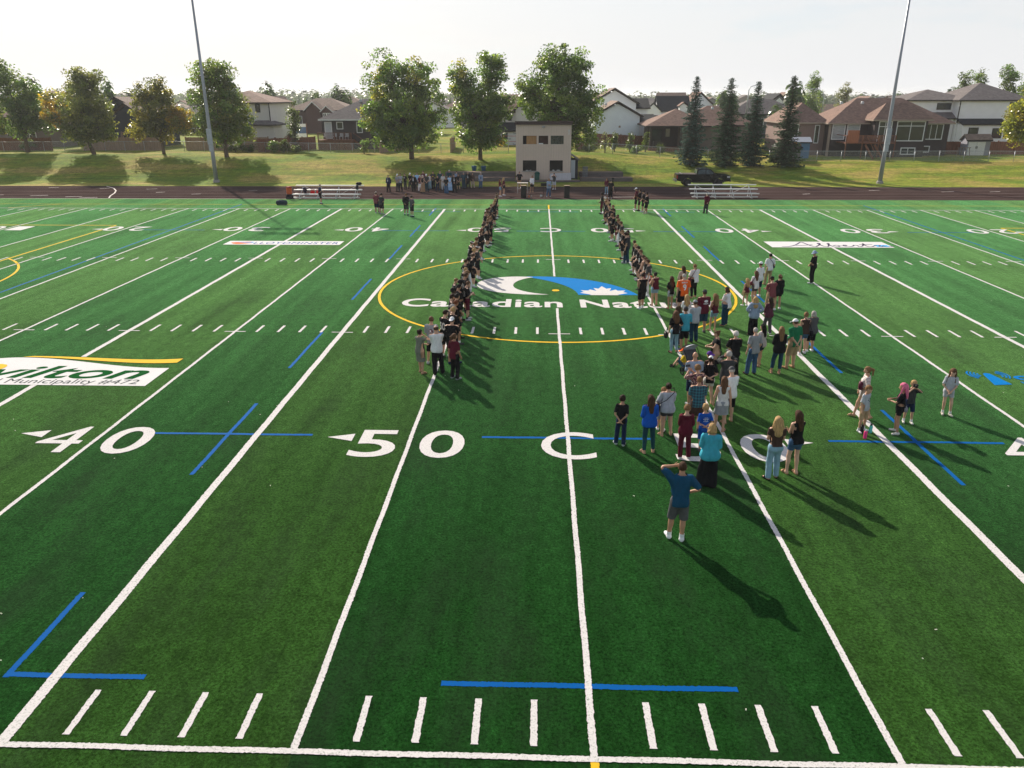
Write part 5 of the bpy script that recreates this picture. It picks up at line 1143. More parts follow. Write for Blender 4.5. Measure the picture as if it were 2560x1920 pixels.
# black pickup
t = empty('pickup_truck', (17.05, 78.9, -.03)); tag(t, 'black crew-cab pickup truck parked on the grass above the right bleacher', 'truck')
M_CAR = mat('black_car_paint', (.004, .0045, .0055), rough=.16, spec=.16, var=.1); M_TYRE = mat('tyre_rubber', (.018, .018, .018), rough=.85); M_RIM = mat('dark_rim', (.05, .05, .052), rough=.35, metal=.6); M_CGL = mat('car_glass', (.035, .06, .065), rough=.05, spec=.4, var=.4, vscale=3); M_CHR = mat('grey_plastic', (.06, .06, .062), rough=.5)
def prism(prof, y0, y1, taper=0.0, ztop=None):
    mb = MB(); n = len(prof); z_hi = max(p[1] for p in prof); z_lo = min(p[1] for p in prof)
    for yy, sg in ((y0, 1), (y1, -1)):
        for x, z in prof: mb.v.append((x, yy + sg * taper * ((z - z_lo) / (z_hi - z_lo)), z))
    mb.f += [tuple(range(n)), tuple(range(2 * n - 1, n - 1, -1))]; mb.m += [0, 0]
    for i in range(n): j = (i + 1) % n; mb.f.append((i, i + n, j + n, j)); mb.m.append(0)
    return mb
def arch(cx, r=.47, z0=.42, n=7): return [(cx + r * math.cos(a), .42 + r * math.sin(a)) for a in np.linspace(math.pi, 0, n)]
low = [(-2.85, .62), (-2.25, .5)] + arch(-1.72) + [(-1.2, .42), (1.15, .42)] + arch(1.72) + [(2.3, .5), (2.82, .55), (2.92, .8), (2.88, 1.12), (2.7, 1.2), (1.35, 1.28), (-.72, 1.27), (-2.86, 1.25), (-2.9, .9)]
prism(low, -.96, .96, .03).build('body', M_CAR, t)
prism([(-.72, 1.27), (1.35, 1.28), (.75, 1.80), (.5, 1.86), (-.45, 1.86), (-.66, 1.78)], -.90, .90, .16).build('cab', M_CAR, t)
for s in (-1, 1):
    yo = s * .905
    for nm, P4 in (('front_window', [(.28, 1.31), (1.15, 1.31), (.68, 1.72), (.28, 1.76)]), ('rear_window', [(-.62, 1.31), (.18, 1.31), (.18, 1.77), (-.52, 1.77)])):
        mb = MB(); zf = lambda z: .16 * (z - 1.27) / .59
        V_ = [(x, s * (.90 - zf(z) + .006), z) for x, z in P4] + [(x, s * (.90 - zf(z) - .02), z) for x, z in P4]; mb.add(V_, [(0, 1, 2, 3), (7, 6, 5, 4), (0, 4, 5, 1), (1, 5, 6, 2), (2, 6, 7, 3), (3, 7, 4, 0)]); mb.build('side_window', M_CGL, t)
    for x in (-.1, .75): MB().box(x - .1, x + .1, s * .962 - .012, s * .962 + .012, 1.08, 1.12).build('door_handle', M_CHR, t)
    MB().box(1.0, 1.2, s * 1.06 - .1, s * 1.06 + .1, 1.3, 1.48).build('mirror', M_CAR, t); MB().box(2.55, 2.86, s * .85 - .1, s * .85 + .105, .92, 1.1).build('headlight', mat('headlight', (.5, .5, .5), rough=.15, spec=.7), t)
    MB().box(-2.905, -2.78, s * .86 - .1, s * .86 + .105, .82, 1.18).build('tail_light', mat('tail_light', (.30, .012, .012), rough=.25), t); MB().box(-1.1, 1.1, s * .97 - .06, s * .97 + .06, .34, .40).build('side_step', M_CHR, t)
    for cx in (-1.72, 1.72):
        w = empty('wheel', (cx, s * .84, .40)); w.parent = t; o = MB().tube([(0, -.13, 0), (0, -.11, 0), (0, .11, 0), (0, .13, 0)], [.33, .40, .40, .33], 22).build('tyre', M_TYRE, w, smooth=False); MB().tube([(0, s * .10, 0), (0, s * .142, 0)], [.25, .22], 14).build('rim', M_RIM, w)
        for q in range(6): a = q * math.pi / 3; MB().bar((0, s * .15, 0), (.2 * math.cos(a), s * .15, .2 * math.sin(a)), .05, .02).build('spoke', M_CHR, w)
        aa = [(cx + (.50) * math.cos(a), s * .975, .42 + .50 * math.sin(a)) for a in np.linspace(math.pi, 0, 9)]; MB().tube(aa, .035, 5).build('wheel_arch', M_CHR, t)
MB().poly([(1.3, -.72, 1.32), (1.3, .72, 1.32), (.78, .66, 1.78), (.78, -.66, 1.78)]).poly([(-.74, .72, 1.34), (-.74, -.72, 1.34), (-.68, -.66, 1.76), (-.68, .66, 1.76)]).build('windscreen', M_CGL, t)
MB().box(-2.86, -.8, -.86, .86, 1.262, 1.30).build('bed_cover', mat('bed_cover', (.10, .08, .075), rough=.7, var=.15), t); MB().box(-2.4, -2.3, -.87, .87, 1.305, 1.36).build('cover_bar', mat('cover_bar', (.35, .33, .31), rough=.5), t)
MB().box(-3.02, -2.88, -.92, .92, .5, .72).build('rear_bumper', mat('bumper', (.30, .30, .30), rough=.3, metal=.6), t); MB().box(2.86, 3.0, -.9, .9, .5, .72).build('front_bumper', M_CHR, t); MB().box(2.88, 2.93, -.6, .6, .78, 1.08).build('grille', M_CHR, t); MB().box(-.3, .4, -.6, .6, 1.862, 1.885).build('sunroof', M_CGL, t)
MB().box(-2.918, -2.885, -.75, .75, .8, 1.2).build('tailgate', M_CAR, t)
# ------------------------------------------------------------ people: one figure, smooth body grown from a distance field, posed by bones
def smin(a, b, k):
    h = np.clip(0.5 + 0.5 * (b - a) / k, 0, 1); return b * (1 - h) + a * h - k * h * (1 - h)
def ell(P, c, r):
    q = (P - np.array(c)) / np.array(r); d = np.sqrt((q * q).sum(-1)); return (d - 1) * min(r)
def cone(P, a, b, ra, rb, sc=None):
    a = np.array(a, float); b = np.array(b, float); Q = P
    if sc is not None: s = np.array(sc); Q = P * s; a = a * s; b = b * s
    ab = b - a; t = np.clip(((Q - a) @ ab) / (ab @ ab), 0, 1)
    return np.linalg.norm(Q - a - t[..., None] * ab, axis=-1) - (ra + (rb - ra) * t)

A40 = (math.sin(rad(40)), 0.0, -math.cos(rad(40)))
def rest_joints(b):
    sw = b['sh']
    J = {'pel': (0, 0, .93), 'spi': (0, 0, 1.04), 'che': (0, 0, 1.28), 'nek': (0, -.012, 1.47), 'hed': (0, .008, 1.555), 'top': (0, .02, 1.75)}
    for s, n in ((1, 'r'), (-1, 'l')):
        J['sho' + n] = (s * sw, 0, 1.415)
        e = (s * (sw + .285 * A40[0]), 0, 1.415 + .285 * A40[2]); J['elb' + n] = e
        w = (e[0] + s * .25 * A40[0], 0, e[2] + .25 * A40[2]); J['wri' + n] = w
        J['han' + n] = (w[0] + s * .17 * A40[0], 0, w[2] + .17 * A40[2])
        J['hip' + n] = (s * .088, 0, .91); J['kne' + n] = (s * .10, .012, .495); J['ank' + n] = (s * .108, -.02, .085); J['toe' + n] = (s * .125, .165, .03)
    return {k: np.array(v, float) for k, v in J.items()}

BODY = {   # shoulder joint, waist, hips, chest, limb factors, head factor, bust, belly
    'm': dict(sh=.180, wa=1.0, hi=.97, ch=1.06, li=1.0, he=1.0, bu=0, be=0),
    'M': dict(sh=.192, wa=1.28, hi=1.12, ch=1.20, li=1.16, he=1.0, bu=0, be=.08),
    'w': dict(sh=.158, wa=.88, hi=1.06, ch=.93, li=.92, he=1.0, bu=.055, be=0),
    'W': dict(sh=.170, wa=1.18, hi=1.26, ch=1.10, li=1.12, he=1.0, bu=.07, be=.04),
    't': dict(sh=.172, wa=.92, hi=.90, ch=.98, li=.93, he=1.02, bu=0, be=0),
    'c': dict(sh=.158, wa=.98, hi=.94, ch=.93, li=.92, he=1.28, bu=0, be=0),
    'g': dict(sh=.150, wa=.86, hi=.96, ch=.88, li=.86, he=1.16, bu=.02, be=0),
}
def head_sdf(P, b):
    f = b['he']; o = np.array((0, .01, 1.555)); Q = (P - o) / f + o
    d = ell(Q, (0, .008, 1.655), (.074, .092, .098))
    d = smin(d, ell(Q, (0, .045, 1.595), (.052, .052, .062)), .03)
    d = smin(d, cone(Q, (0, .098, 1.640), (0, .118, 1.612), .009, .015), .012)
    for s in (1, -1): d = smin(d, ell(Q, (s * .077, .0, 1.632), (.012, .022, .032)), .01)
    d = smin(d, ell(Q, (0, .092, 1.668), (.05, .012, .012)), .015)
    d = smin(d, ell(Q, (0, .098, 1.585), (.024, .011, .010)), .010)
    return d * f
def torso_sdf(P, b):
    d = ell(P, (0, -.012, .925), (.158 * b['hi'], .112 * b['hi'], .125))
    d = smin(d, ell(P, (0, .0, 1.09), (.140 * b['wa'], .104 * b['wa'], .15)), .07)
    d = smin(d, ell(P, (0, .0, 1.295), (.160 * b['ch'], .112 * b['ch'], .165)), .07)
    s = b['sh']
    d = smin(d, cone(P, (-s + .02, -.005, 1.412), (s - .02, -.005, 1.412), .058 * b['li'], .058 * b['li']), .06)
    d = smin(d, cone(P, (0, -.015, 1.43), (0, .0, 1.50), .075, .05), .05)
    for q in (1, -1): d = smin(d, ell(P, (q * .072, -.065, .905), (.088 * b['hi'], .07 * b['hi'], .09)), .05)
    if b['bu']:
        for q in (1, -1): d = smin(d, ell(P, (q * .072, .085, 1.275), (.062, b['bu'], .062)), .04)
    if b['be']: d = smin(d, ell(P, (0, .06, 1.04), (.15, .11 + b['be'] * .6, .14)), .06)
    return d
def limb_sdf(P, b, J, hands=True, feet=True):
    l = b['li']; d = None
    for n in 'rl':
        a = cone(P, J['sho' + n], J['elb' + n], .053 * l, .041 * l)
        a = smin(a, cone(P, J['elb' + n], J['wri' + n], .042 * l, .028 * l), .025)
        if hands: a = smin(a, cone(P, J['wri' + n] + (0, .004, 0), J['wri' + n] * .45 + J['han' + n] * .55 + (0, .004, 0), .027, .034, (1, .95, 1)), .015)
        g = cone(P, J['hip' + n], J['kne' + n], .088 * l, .057 * l)
        g = smin(g, cone(P, J['kne' + n], J['ank' + n], .057 * l, .040 * l), .03)
        k = J['kne' + n]; g = smin(g, ell(P, (k[0], -.022, .365), (.05 * l, .05 * l, .10)), .035)
        if feet:
            t = J['toe' + n]; h = J['ank' + n]
            g = smin(g, cone(P, (h[0], -.045, .042), (t[0] - .01 * np.sign(t[0]), .12, .034), .042, .034, (1.0, 1, 1.15)), .03)
        x = np.minimum(a, g); d = x if d is None else np.minimum(d, x)
    return d
def body_sdf(P, b, J):
    d = smin(torso_sdf(P, b), limb_sdf(P, b, J), .045)
    d = smin(d, cone(P, (0, -.012, 1.45), (0, .008, 1.575), .056, .052), .03)
    return d

def surface(fn, lo, hi, h):
    """naive surface nets on a regular grid"""
    lo = np.array(lo); hi = np.array(hi); n = np.ceil((hi - lo) / h).astype(int) + 1
    ax = [lo[i] + h * np.arange(n[i]) for i in range(3)]
    P = np.stack(np.meshgrid(*ax, indexing='ij'), -1)
    D = fn(P.reshape(-1, 3)).reshape(n)
    ins = D < 0
    acc = np.zeros((*(n - 1), 3)); cnt = np.zeros(n - 1)
    ix = np.stack(np.meshgrid(*[np.arange(k - 1) for k in n], indexing='ij'), -1).astype(float)
    cs = [(i, j, k) for i in (0, 1) for j in (0, 1) for k in (0, 1)]
    def sub(A, c): return A[c[0]:c[0] + n[0] - 1, c[1]:c[1] + n[1] - 1, c[2]:c[2] + n[2] - 1]
    for a in cs:
        for d in range(3):
            if a[d]: continue
            e = list(a); e[d] = 1; e = tuple(e)
            ia, ie = sub(ins, a), sub(ins, e); x = ia != ie
            if not x.any(): continue
            da, de = sub(D, a)[x], sub(D, e)[x]; t = da / (da - de)
            p = np.tile(np.array(a, float), (len(t), 1)); p[:, d] = t
            acc[x] += p; cnt[x] += 1
    act = cnt > 0
    idx = -np.ones(n - 1, dtype=int); idx[act] = np.arange(act.sum())
    V = lo + h * (ix[act] + acc[act] / cnt[act][:, None])
    Q = []
    for d in range(3):
        u, v = [(1, 2), (2, 0), (0, 1)][d]
        sl0 = [slice(1, k - 1) for k in n]; sl0[d] = slice(0, n[d] - 1)
        sl1 = list(sl0); sl1[d] = slice(1, n[d])
        A = ins[tuple(sl0)]; B = ins[tuple(sl1)]; x = np.argwhere(A != B)
        if len(x) == 0: continue
        off = np.array([s.start for s in sl0]); c = x + off
        fl = A[tuple(x.T)]
        def at(du, dv):
            q = c.copy(); q[:, u] += du; q[:, v] += dv; return idx[tuple(q.T)]
        q = np.stack([at(-1, -1), at(0, -1), at(0, 0), at(-1, 0)], 1)
        q[~fl] = q[~fl][:, ::-1]
        Q.append(q)
    Q = np.concatenate(Q)
    return V, Q[(Q >= 0).all(1)]

BONES = [('pel', 'pel', 'spi', .13), ('spi', 'spi', 'che', .13), ('che', 'che', 'nek', .14), ('nek', 'nek', 'hed', .055), ('hed', 'hed', 'top', .09)]
for _n in 'rl':
    BONES += [('sho' + _n, 'sho' + _n, 'elb' + _n, .05), ('elb' + _n, 'elb' + _n, 'wri' + _n, .035), ('wri' + _n, 'wri' + _n, 'han' + _n, .03),
              ('hip' + _n, 'hip' + _n, 'kne' + _n, .075), ('kne' + _n, 'kne' + _n, 'ank' + _n, .048), ('ank' + _n, 'ank' + _n, 'toe' + _n, .045)]
BI = {b[0]: i for i, b in enumerate(BONES)}
def weights(V, J, k=.022):
    D = np.empty((len(V), len(BONES)))
    for i, (nm, a, c, r) in enumerate(BONES):
        D[:, i] = cone(V, J[a], J[c], r, r)
    for n, s in (('r', 1), ('l', -1)):          # keep the legs and arms to their own side
        far = V[:, 0] * s < -.01
        for q in ('sho', 'elb', 'wri', 'hip', 'kne', 'ank'): D[far, BI[q + n]] += 1
    inner = np.abs(V[:, 0]) < .125
    for n in 'rl':
        D[inner, BI['sho' + n]] += .05
    W_ = np.exp(-(D - D.min(1, keepdims=True)) / k)
    return W_ / W_.sum(1, keepdims=True)

def rot_between(a, b):
    a = a / np.linalg.norm(a); b = b / np.linalg.norm(b); v = np.cross(a, b); c = a @ b
    if c < -.9999: return np.diag([1., -1., -1.]) if abs(a[0]) > .5 else np.diag([-1., -1., 1.])
    K = np.array([[0, -v[2], v[1]], [v[2], 0, -v[0]], [-v[1], v[0], 0]])
    return np.eye(3) + K + K @ K / (1 + c)
def eul(pitch=0, yaw=0, roll=0):
    """pitch forward about x, yaw about z (left positive), roll about y, degrees"""
    p, y, r = rad(pitch), rad(yaw), rad(roll)
    Rx = np.array([[1, 0, 0], [0, math.cos(p), math.sin(p)], [0, -math.sin(p), math.cos(p)]])
    Rz = np.array([[math.cos(y), -math.sin(y), 0], [math.sin(y), math.cos(y), 0], [0, 0, 1]])
    Ry = np.array([[math.cos(r), 0, math.sin(r)], [0, 1, 0], [-math.sin(r), 0, math.cos(r)]])
    return Rz @ Ry @ Rx
def ik(S_, T, a, b, pole):
    d = T - S_; L = np.linalg.norm(d); L2 = min(max(L, abs(a - b) + .01), a + b - .003); u = d / L
    T = S_ + u * L2
    x = (a * a - b * b + L2 * L2) / (2 * L2); hgt = math.sqrt(max(a * a - x * x, 1e-6))
    p = np.array(pole, float); p = p - u * (p @ u); p /= np.linalg.norm(p)
    return S_ + u * x + p * hgt, T

POSES = {   # wrists in the chest frame (right, left), elbow poles, head pitch and yaw, hand bend
    'hang': dict(r=(.255, .03, .90), l=(-.255, .03, .90)),
    'hang2': dict(r=(.235, .09, .91), l=(-.26, .00, .90), rp=(.6, -1, 0), lp=(-.6, -1, 0)),
    'front': dict(r=(.055, .185, .985), l=(-.05, .190, .965), rp=(1, -.5, 0), lp=(-1, -.5, 0)),
    'back': dict(r=(.03, -.165, .985), l=(-.045, -.175, .965), rp=(1, .1, 0), lp=(-1, .1, 0)),
    'cross': dict(r=(-.09, .205, 1.17), l=(.09, .225, 1.14), rp=(.8, -.1, -1), lp=(-.8, -.1, -1)),
    'hips': dict(r=(.195, .055, 1.05), l=(-.195, .055, 1.05), rp=(1, -.7, 0), lp=(-1, -.7, 0)),
    'brow': dict(r=(.175, .085, 1.06), l=(-.135, .155, 1.60), rp=(1, -.35, -.1), lp=(-1, .1, .1)),
    'phone': dict(r=(.06, .34, 1.50), l=(-.075, .34, 1.50), rp=(1, 0, -1), lp=(-1, 0, -1)),
    'phonel': dict(r=(-.10, .30, 1.48), l=(-.24, .28, 1.46), rp=(1, 0, -1), lp=(-1, 0, -1)),
    'mouth': dict(r=(.03, .17, 1.50), l=(.10, .20, 1.16), rp=(1, .2, -.7), lp=(-1, .2, -.6)),
    'chest': dict(r=(.05, .22, 1.17), l=(-.06, .23, 1.13), rp=(.55, -.5, -1), lp=(-.55, -.5, -1)),
    'hold': dict(r=(-.03, .27, 1.14), l=(-.11, .25, 1.22), rp=(.7, -.2, -1), lp=(-.7, -.2, -1)),
    'camera': dict(r=(.055, .20, 1.54), l=(-.05, .22, 1.54), rp=(1, .2, -.7), lp=(-1, .2, -.7)),
    'hand1': dict(r=(.19, .20, 1.10), l=(-.255, .03, .90), rp=(.5, -1, 0), lp=(-.6, -1, 0)),
    'walk': dict(r=(.25, -.09, .92), l=(-.25, .16, .94), rp=(.4, -1, 0), lp=(-.4, -1, 0)),
    'knees': dict(r=(.05, .36, 1.02), l=(-.05, .36, 1.02), rp=(1, 0, -.3), lp=(-1, 0, -.3)),
    'sew': dict(r=(.07, .30, 1.16), l=(-.08, .32, 1.14), rp=(1, -.5, -.5), lp=(-1, -.5, -.5)),
    'waist': dict(r=(.03, -.15, 1.06), l=(-.03, -.155, 1.03), rp=(1, .3, 0), lp=(-1, .3, 0)),
}
def pose_transforms(b, J, pose, head=(0, 0), lean=0, stance=0, twist=0, rs=None):
    """returns per-bone rotation and offset for posed joints"""
    r = rs or random
    p = POSES[pose]; T = {}
    sit = stance == 'sit'
    drop = 0.0
    if sit: drop = -.80
    else:
        w = r.uniform(-.02, .035)
    sway = 0.0 if (sit or stance == 'walk') else r.choice((-1, 1)) * r.uniform(.0, .035)
    Rp = eul(-18 if sit else lean * .3, 0, 0 if sit else -sway * 90); Rc = eul(8 if sit else lean, twist, sway * 50); Rh = eul(head[0] + (0 if sit else lean), head[1] + twist, 0)
    o = J['pel'] + (sway, 0, drop - abs(sway) * .25)
    X = {'pel': o}; X['spi'] = o + Rp @ (J['spi'] - J['pel']); Rs = (Rp + Rc) / 2
    uu, _s, vv = np.linalg.svd(Rs); Rs = uu @ vv
    X['che'] = X['spi'] + Rs @ (J['che'] - J['spi']); X['nek'] = X['che'] + Rc @ (J['nek'] - J['che'])
    Rn = rot_between(np.array((0, 0, 1.)), (Rc @ np.array((0, 0, 1.))) * .5 + (Rh @ np.array((0, 0, 1.))) * .5)
    X['hed'] = X['nek'] + Rn @ (J['hed'] - J['nek'])
    Rot = {'pel': Rp, 'spi': Rs, 'che': Rc, 'nek': Rn, 'hed': Rh}
    for n, s in (('r', 1), ('l', -1)):
        sh = X['che'] + Rc @ (J['sho' + n] - J['che']); X['sho' + n] = sh
        tgt = np.array(p[n]); tgt = tgt + np.array([r.gauss(0, .008) for _ in range(3)])
        tg = X['che'] + Rc @ (tgt - J['che'])
        pole = Rc @ np.array(p.get(n + 'p', (s * .5, -1, 0)))
        e, wv = ik(sh, tg, .285, .25, pole)
        X['elb' + n] = e; X['wri' + n] = wv
        Rot['sho' + n] = rot_between(J['elb' + n] - J['sho' + n], e - sh)
        Rot['elb' + n] = rot_between(J['wri' + n] - J['elb' + n], wv - e)
        Rot['wri' + n] = Rot['elb' + n]
        hp = o + Rp @ (J['hip' + n] - J['pel']); X['hip' + n] = hp
        if sit:
            an = np.array((s * .10, .48, .085)); fy = s * -8; kp = (s * .12, .3, 1)
        elif stance == 'walk':
            an = np.array((s * .07, .20 if s > 0 else -.26, .085 if s > 0 else .12)); fy = s * -6; kp = (0, 1, .2)
        else:
            fwd = r.uniform(.02, .13) if s * sway < 0 else r.uniform(-.04, .03)
            an = np.array((s * (.112 + w) + (s * .03 if s * sway < 0 else 0), -.02 + fwd, .085)); fy = s * -r.uniform(2, 22); kp = (s * .15, 1, 0)
        L1 = np.linalg.norm(J['kne' + n] - J['hip' + n]); L2 = np.linalg.norm(J['ank' + n] - J['kne' + n])
        kn, an = ik(hp, an, L1, L2, kp)
        X['kne' + n] = kn; X['ank' + n] = an
        Rot['hip' + n] = rot_between(J['kne' + n] - J['hip' + n], kn - hp); Rot['kne' + n] = rot_between(J['ank' + n] - J['kne' + n], an - kn)
        Rot['ank' + n] = eul(30 if (stance == 'walk' and s < 0) else 0, fy, 0)
    Rm = np.stack([Rot[b_[0]] for b_ in BONES]); Om = np.stack([X[b_[0]] - Rot[b_[0]] @ J[b_[1]] for b_ in BONES])
    return Rm, Om, X
def skin(V, Wt, Rm, Om):
    out = np.zeros_like(V)
    for i in range(len(BONES)):
        w = Wt[:, i]; k = w > .004
        if k.any(): out[k] += w[k, None] * (V[k] @ Rm[i].T + Om[i])
    return out / np.clip((Wt * (Wt > .004)).sum(1, keepdims=True), 1e-6, None)

# --- rest-pose pieces, cached by body, garment and level of detail
RESTS = {}
LOD_H = {0: .022, 1: .028, 2: .036}
def arm_s(V, J):
    """distance along the arm from the shoulder"""
    d = np.array(A40); s = np.abs(V[:, 0]) - J['shor'][0]; return s * d[0] + (V[:, 2] - J['shor'][2]) * d[2]
def finish(V, Q, J, rigid=None):
    used = np.unique(Q); mp = -np.ones(len(V), dtype=int); mp[used] = np.arange(len(used)); V = V[used]; Q = mp[Q]
    if rigid is None: Wt = weights(V, J)
    else:
        Wt = np.zeros((len(V), len(BONES))); Wt[:, BI[rigid]] = 1
    return V, Q, Wt
def fingers(J, n, lod):
    """five separate fingers rooted in the palm, slightly curled; the thumb leaves the side of the palm"""
    s = 1 if n == 'r' else -1
    ax = np.array((s * A40[0], 0, A40[2])); fw = np.array((0, 1., 0)); pal = np.cross(ax, fw) * s; pal = np.array((-ax[2] * s * -1, 0, ax[0])) ; inn = np.array((-s * abs(A40[2]), 0, -A40[0]))
    w = J['wri' + n]; VV = []; QQ = []; k = 4
    spec = [(.030, .092, .078), (.010, .098, .088), (-.010, .095, .080), (-.029, .088, .060), (.040, .030, .062)]
    for i, (off, st, L) in enumerate(spec):
        base = w + ax * st + fw * off + np.array((0, .004, 0))
        d1 = ax * .96 + inn * .25; d2 = ax * .75 + inn * .66
        if i == 4: d1 = ax * .6 + fw * .75 + inn * .2; d2 = ax * .85 + fw * .35 + inn * .3
        d1 /= np.linalg.norm(d1); d2 /= np.linalg.norm(d2)
        pts = [base - ax * .02, base + d1 * L * .5, base + d1 * L * .5 + d2 * L * .5]; rr = [.0098, .0090, .0068] if i < 4 else [.0115, .0105, .008]
        b0 = len(VV)
        for p, r in zip(pts, rr):
            for a in range(k):
                t = 2 * math.pi * a / k; VV.append(p + (fw * math.cos(t) + inn * math.sin(t)) * r)
        for j in range(2):
            for a in range(k): QQ.append((b0 + j * k + a, b0 + j * k + (a + 1) % k, b0 + (j + 1) * k + (a + 1) % k, b0 + (j + 1) * k + a))
        QQ.append(tuple(b0 + 2 * k + a for a in range(k)))
    return np.array(VV), QQ
def rest_body(bt, lod):
    key = ('body', bt, lod)
    if key in RESTS: return RESTS[key]
    b = BODY[bt]; J = rest_joints(b); h = LOD_H[lod]
    V, Q = surface(lambda P: body_sdf(P, b, J), (-.74, -.22, -.02), (.74, .26, 1.64), h)
    V[:, 2] = np.maximum(V[:, 2], .002)
    Wt = weights(V, J)
    hh = (.0125, .018, .024)[lod]
    V2, Q2 = surface(lambda P: head_sdf(P, b), (-.13, -.14, 1.50), (.13, .19, 1.86), hh)
    W2 = np.zeros((len(V2), len(BONES))); W2[:, BI['hed']] = 1
    Vs, Qs, Ws = [V, V2], [Q, Q2 + len(V)], [Wt, W2]; nv = len(V) + len(V2); mi = [np.zeros(len(Q)), np.zeros(len(Q2))]
    for n in 'rl':
        FV, FQ = fingers(J, n, lod); FQ = np.array(FQ)
        Wf = np.zeros((len(FV), len(BONES))); Wf[:, BI['wri' + n]] = 1
        Vs.append(FV); Qs.append(FQ + nv); Ws.append(Wf); nv += len(FV); mi.append(np.zeros(len(FQ)))
    # eyes, brows and lips
    f = b['he']; o = np.array((0, .01, 1.555))
    def patch(c, rx, rz, m_):
        nonlocal nv
        c = (np.array(c) - o) * f + o; pts = [c + np.array((rx * f * math.cos(t), -abs(math.cos(t)) * rx * .35 * f, rz * f * math.sin(t))) for t in np.linspace(0, 2 * math.pi, 8, endpoint=False)]
        Vs.append(np.array(pts)); Qs.append(np.array([(0, 1, 2, 3), (0, 3, 4, 7), (4, 5, 6, 7)])[:, ::-1] + nv); mi.append(np.full(3, m_)); w_ = np.zeros((8, len(BONES))); w_[:, BI['hed']] = 1; Ws.append(w_); nv += 8
    for s in (1, -1):
        patch((s * .031, .0945, 1.648), .015, .0075, 1); patch((s * .031, .0962, 1.648), .0065, .0068, 2); patch((s * .033, .0985, 1.668), .019, .0045, 2)
    patch((0, .1085, 1.585), .023, .0065, 3)
    RESTS[key] = (np.concatenate(Vs), np.concatenate(Qs), np.concatenate(Ws), np.concatenate(mi).astype(int), J)
    return RESTS[key]

def rest_top(bt, lod, kind):
    """kind: tee, tank, long, polo, jacket, hood, dress, crop"""
    key = ('top', bt, lod, kind)
    if key in RESTS: return RESTS[key]
    b = BODY[bt]; J = rest_joints(b); h = LOD_H[lod]
    loose = {'tee': .017, 'tank': .012, 'long': .018, 'polo': .017, 'jacket': .026, 'hood': .030, 'dress': .014, 'crop': .012, 'jersey': .024}[kind]
    hem = {'tee': .84, 'tank': .90, 'long': .84, 'polo': .84, 'jacket': .82, 'hood': .80, 'dress': .52, 'crop': .99, 'jersey': .80, 'tuck': .95}[kind]
    slv = {'tee': .235, 'tank': .0, 'long': .50, 'polo': .24, 'jacket': .515, 'hood': .52, 'dress': .13, 'crop': .15, 'jersey': .25}[kind]
    def fn(P):
        d = torso_sdf(P, b)
        ex = ell(P, (0, -.005, .96), (.166 * b['hi'] + .012, .128 * max(b['hi'], b['wa']) + .008, .26)) if kind not in ('tank', 'crop') else d
        d = smin(d, ex, .05)
        a = None
        for n in 'rl':
            q = cone(P, J['sho' + n], J['elb' + n], .054 * b['li'] + .004, .043 * b['li'] + (.016 if slv < .3 else .006))
            if slv > .3: q = smin(q, cone(P, J['elb' + n], J['wri' + n], .046 * b['li'], .036), .02)
            a = q if a is None else np.minimum(a, q)
        d = smin(d, a, .04)
        if kind == 'dress':
            d = smin(d, cone(P, (0, -.01, .92), (0, 0, .40), .165 * b['hi'], .20 * b['hi'], (1, 1.25, 1)), .05)
        if kind == 'hood': d = smin(d, ell(P, (0, -.085, 1.465), (.105, .06, .055)), .03)
        if kind in ('polo', 'jacket'): d = smin(d, ell(P, (0, -.02, 1.48), (.062, .058, .03)), .015)
        return d - loose
    xm = .36 if slv < .3 else .60
    V, Q = surface(fn, (-xm - .1, -.26, hem - 2 * h), (xm + .1, .30, 1.58), h)
    s = arm_s(V, J); onarm = (s > .03) & (np.abs(V[:, 0]) > J['shor'][0] - .01) & (V[:, 2] > .70) & (s > .10 * (V[:, 2] < 1.3))
    # neckline
    nk = 1.478 + (.02 if kind in ('polo', 'jacket', 'hood') else -.012 if kind in ('tank', 'crop') else 0)
    ok = (V[:, 2] > hem - h) & (V[:, 2] < nk + h * .6)
    if slv > 0: ok &= ~onarm | (s < slv + h)
    else: ok &= ~((s > .012 + h) & (np.abs(V[:, 0]) > J['shor'][0] - .035) & (V[:, 2] > 1.30)) & (np.abs(V[:, 0]) < J['shor'][0] + .012)
    Q = Q[ok[Q].all(1)]
    V[:, 2] = np.where(V[:, 2] < hem, hem, V[:, 2]); V[:, 2] = np.minimum(V[:, 2], nk + .012)
    if slv > 0:
        over = onarm & (s > slv); d = np.array(A40)
        sh = (s - slv)[over]; V[over, 0] -= np.sign(V[over, 0]) * sh * d[0]; V[over, 2] -= sh * d[2]
    RESTS[key] = finish(V, Q, J)
    return RESTS[key]

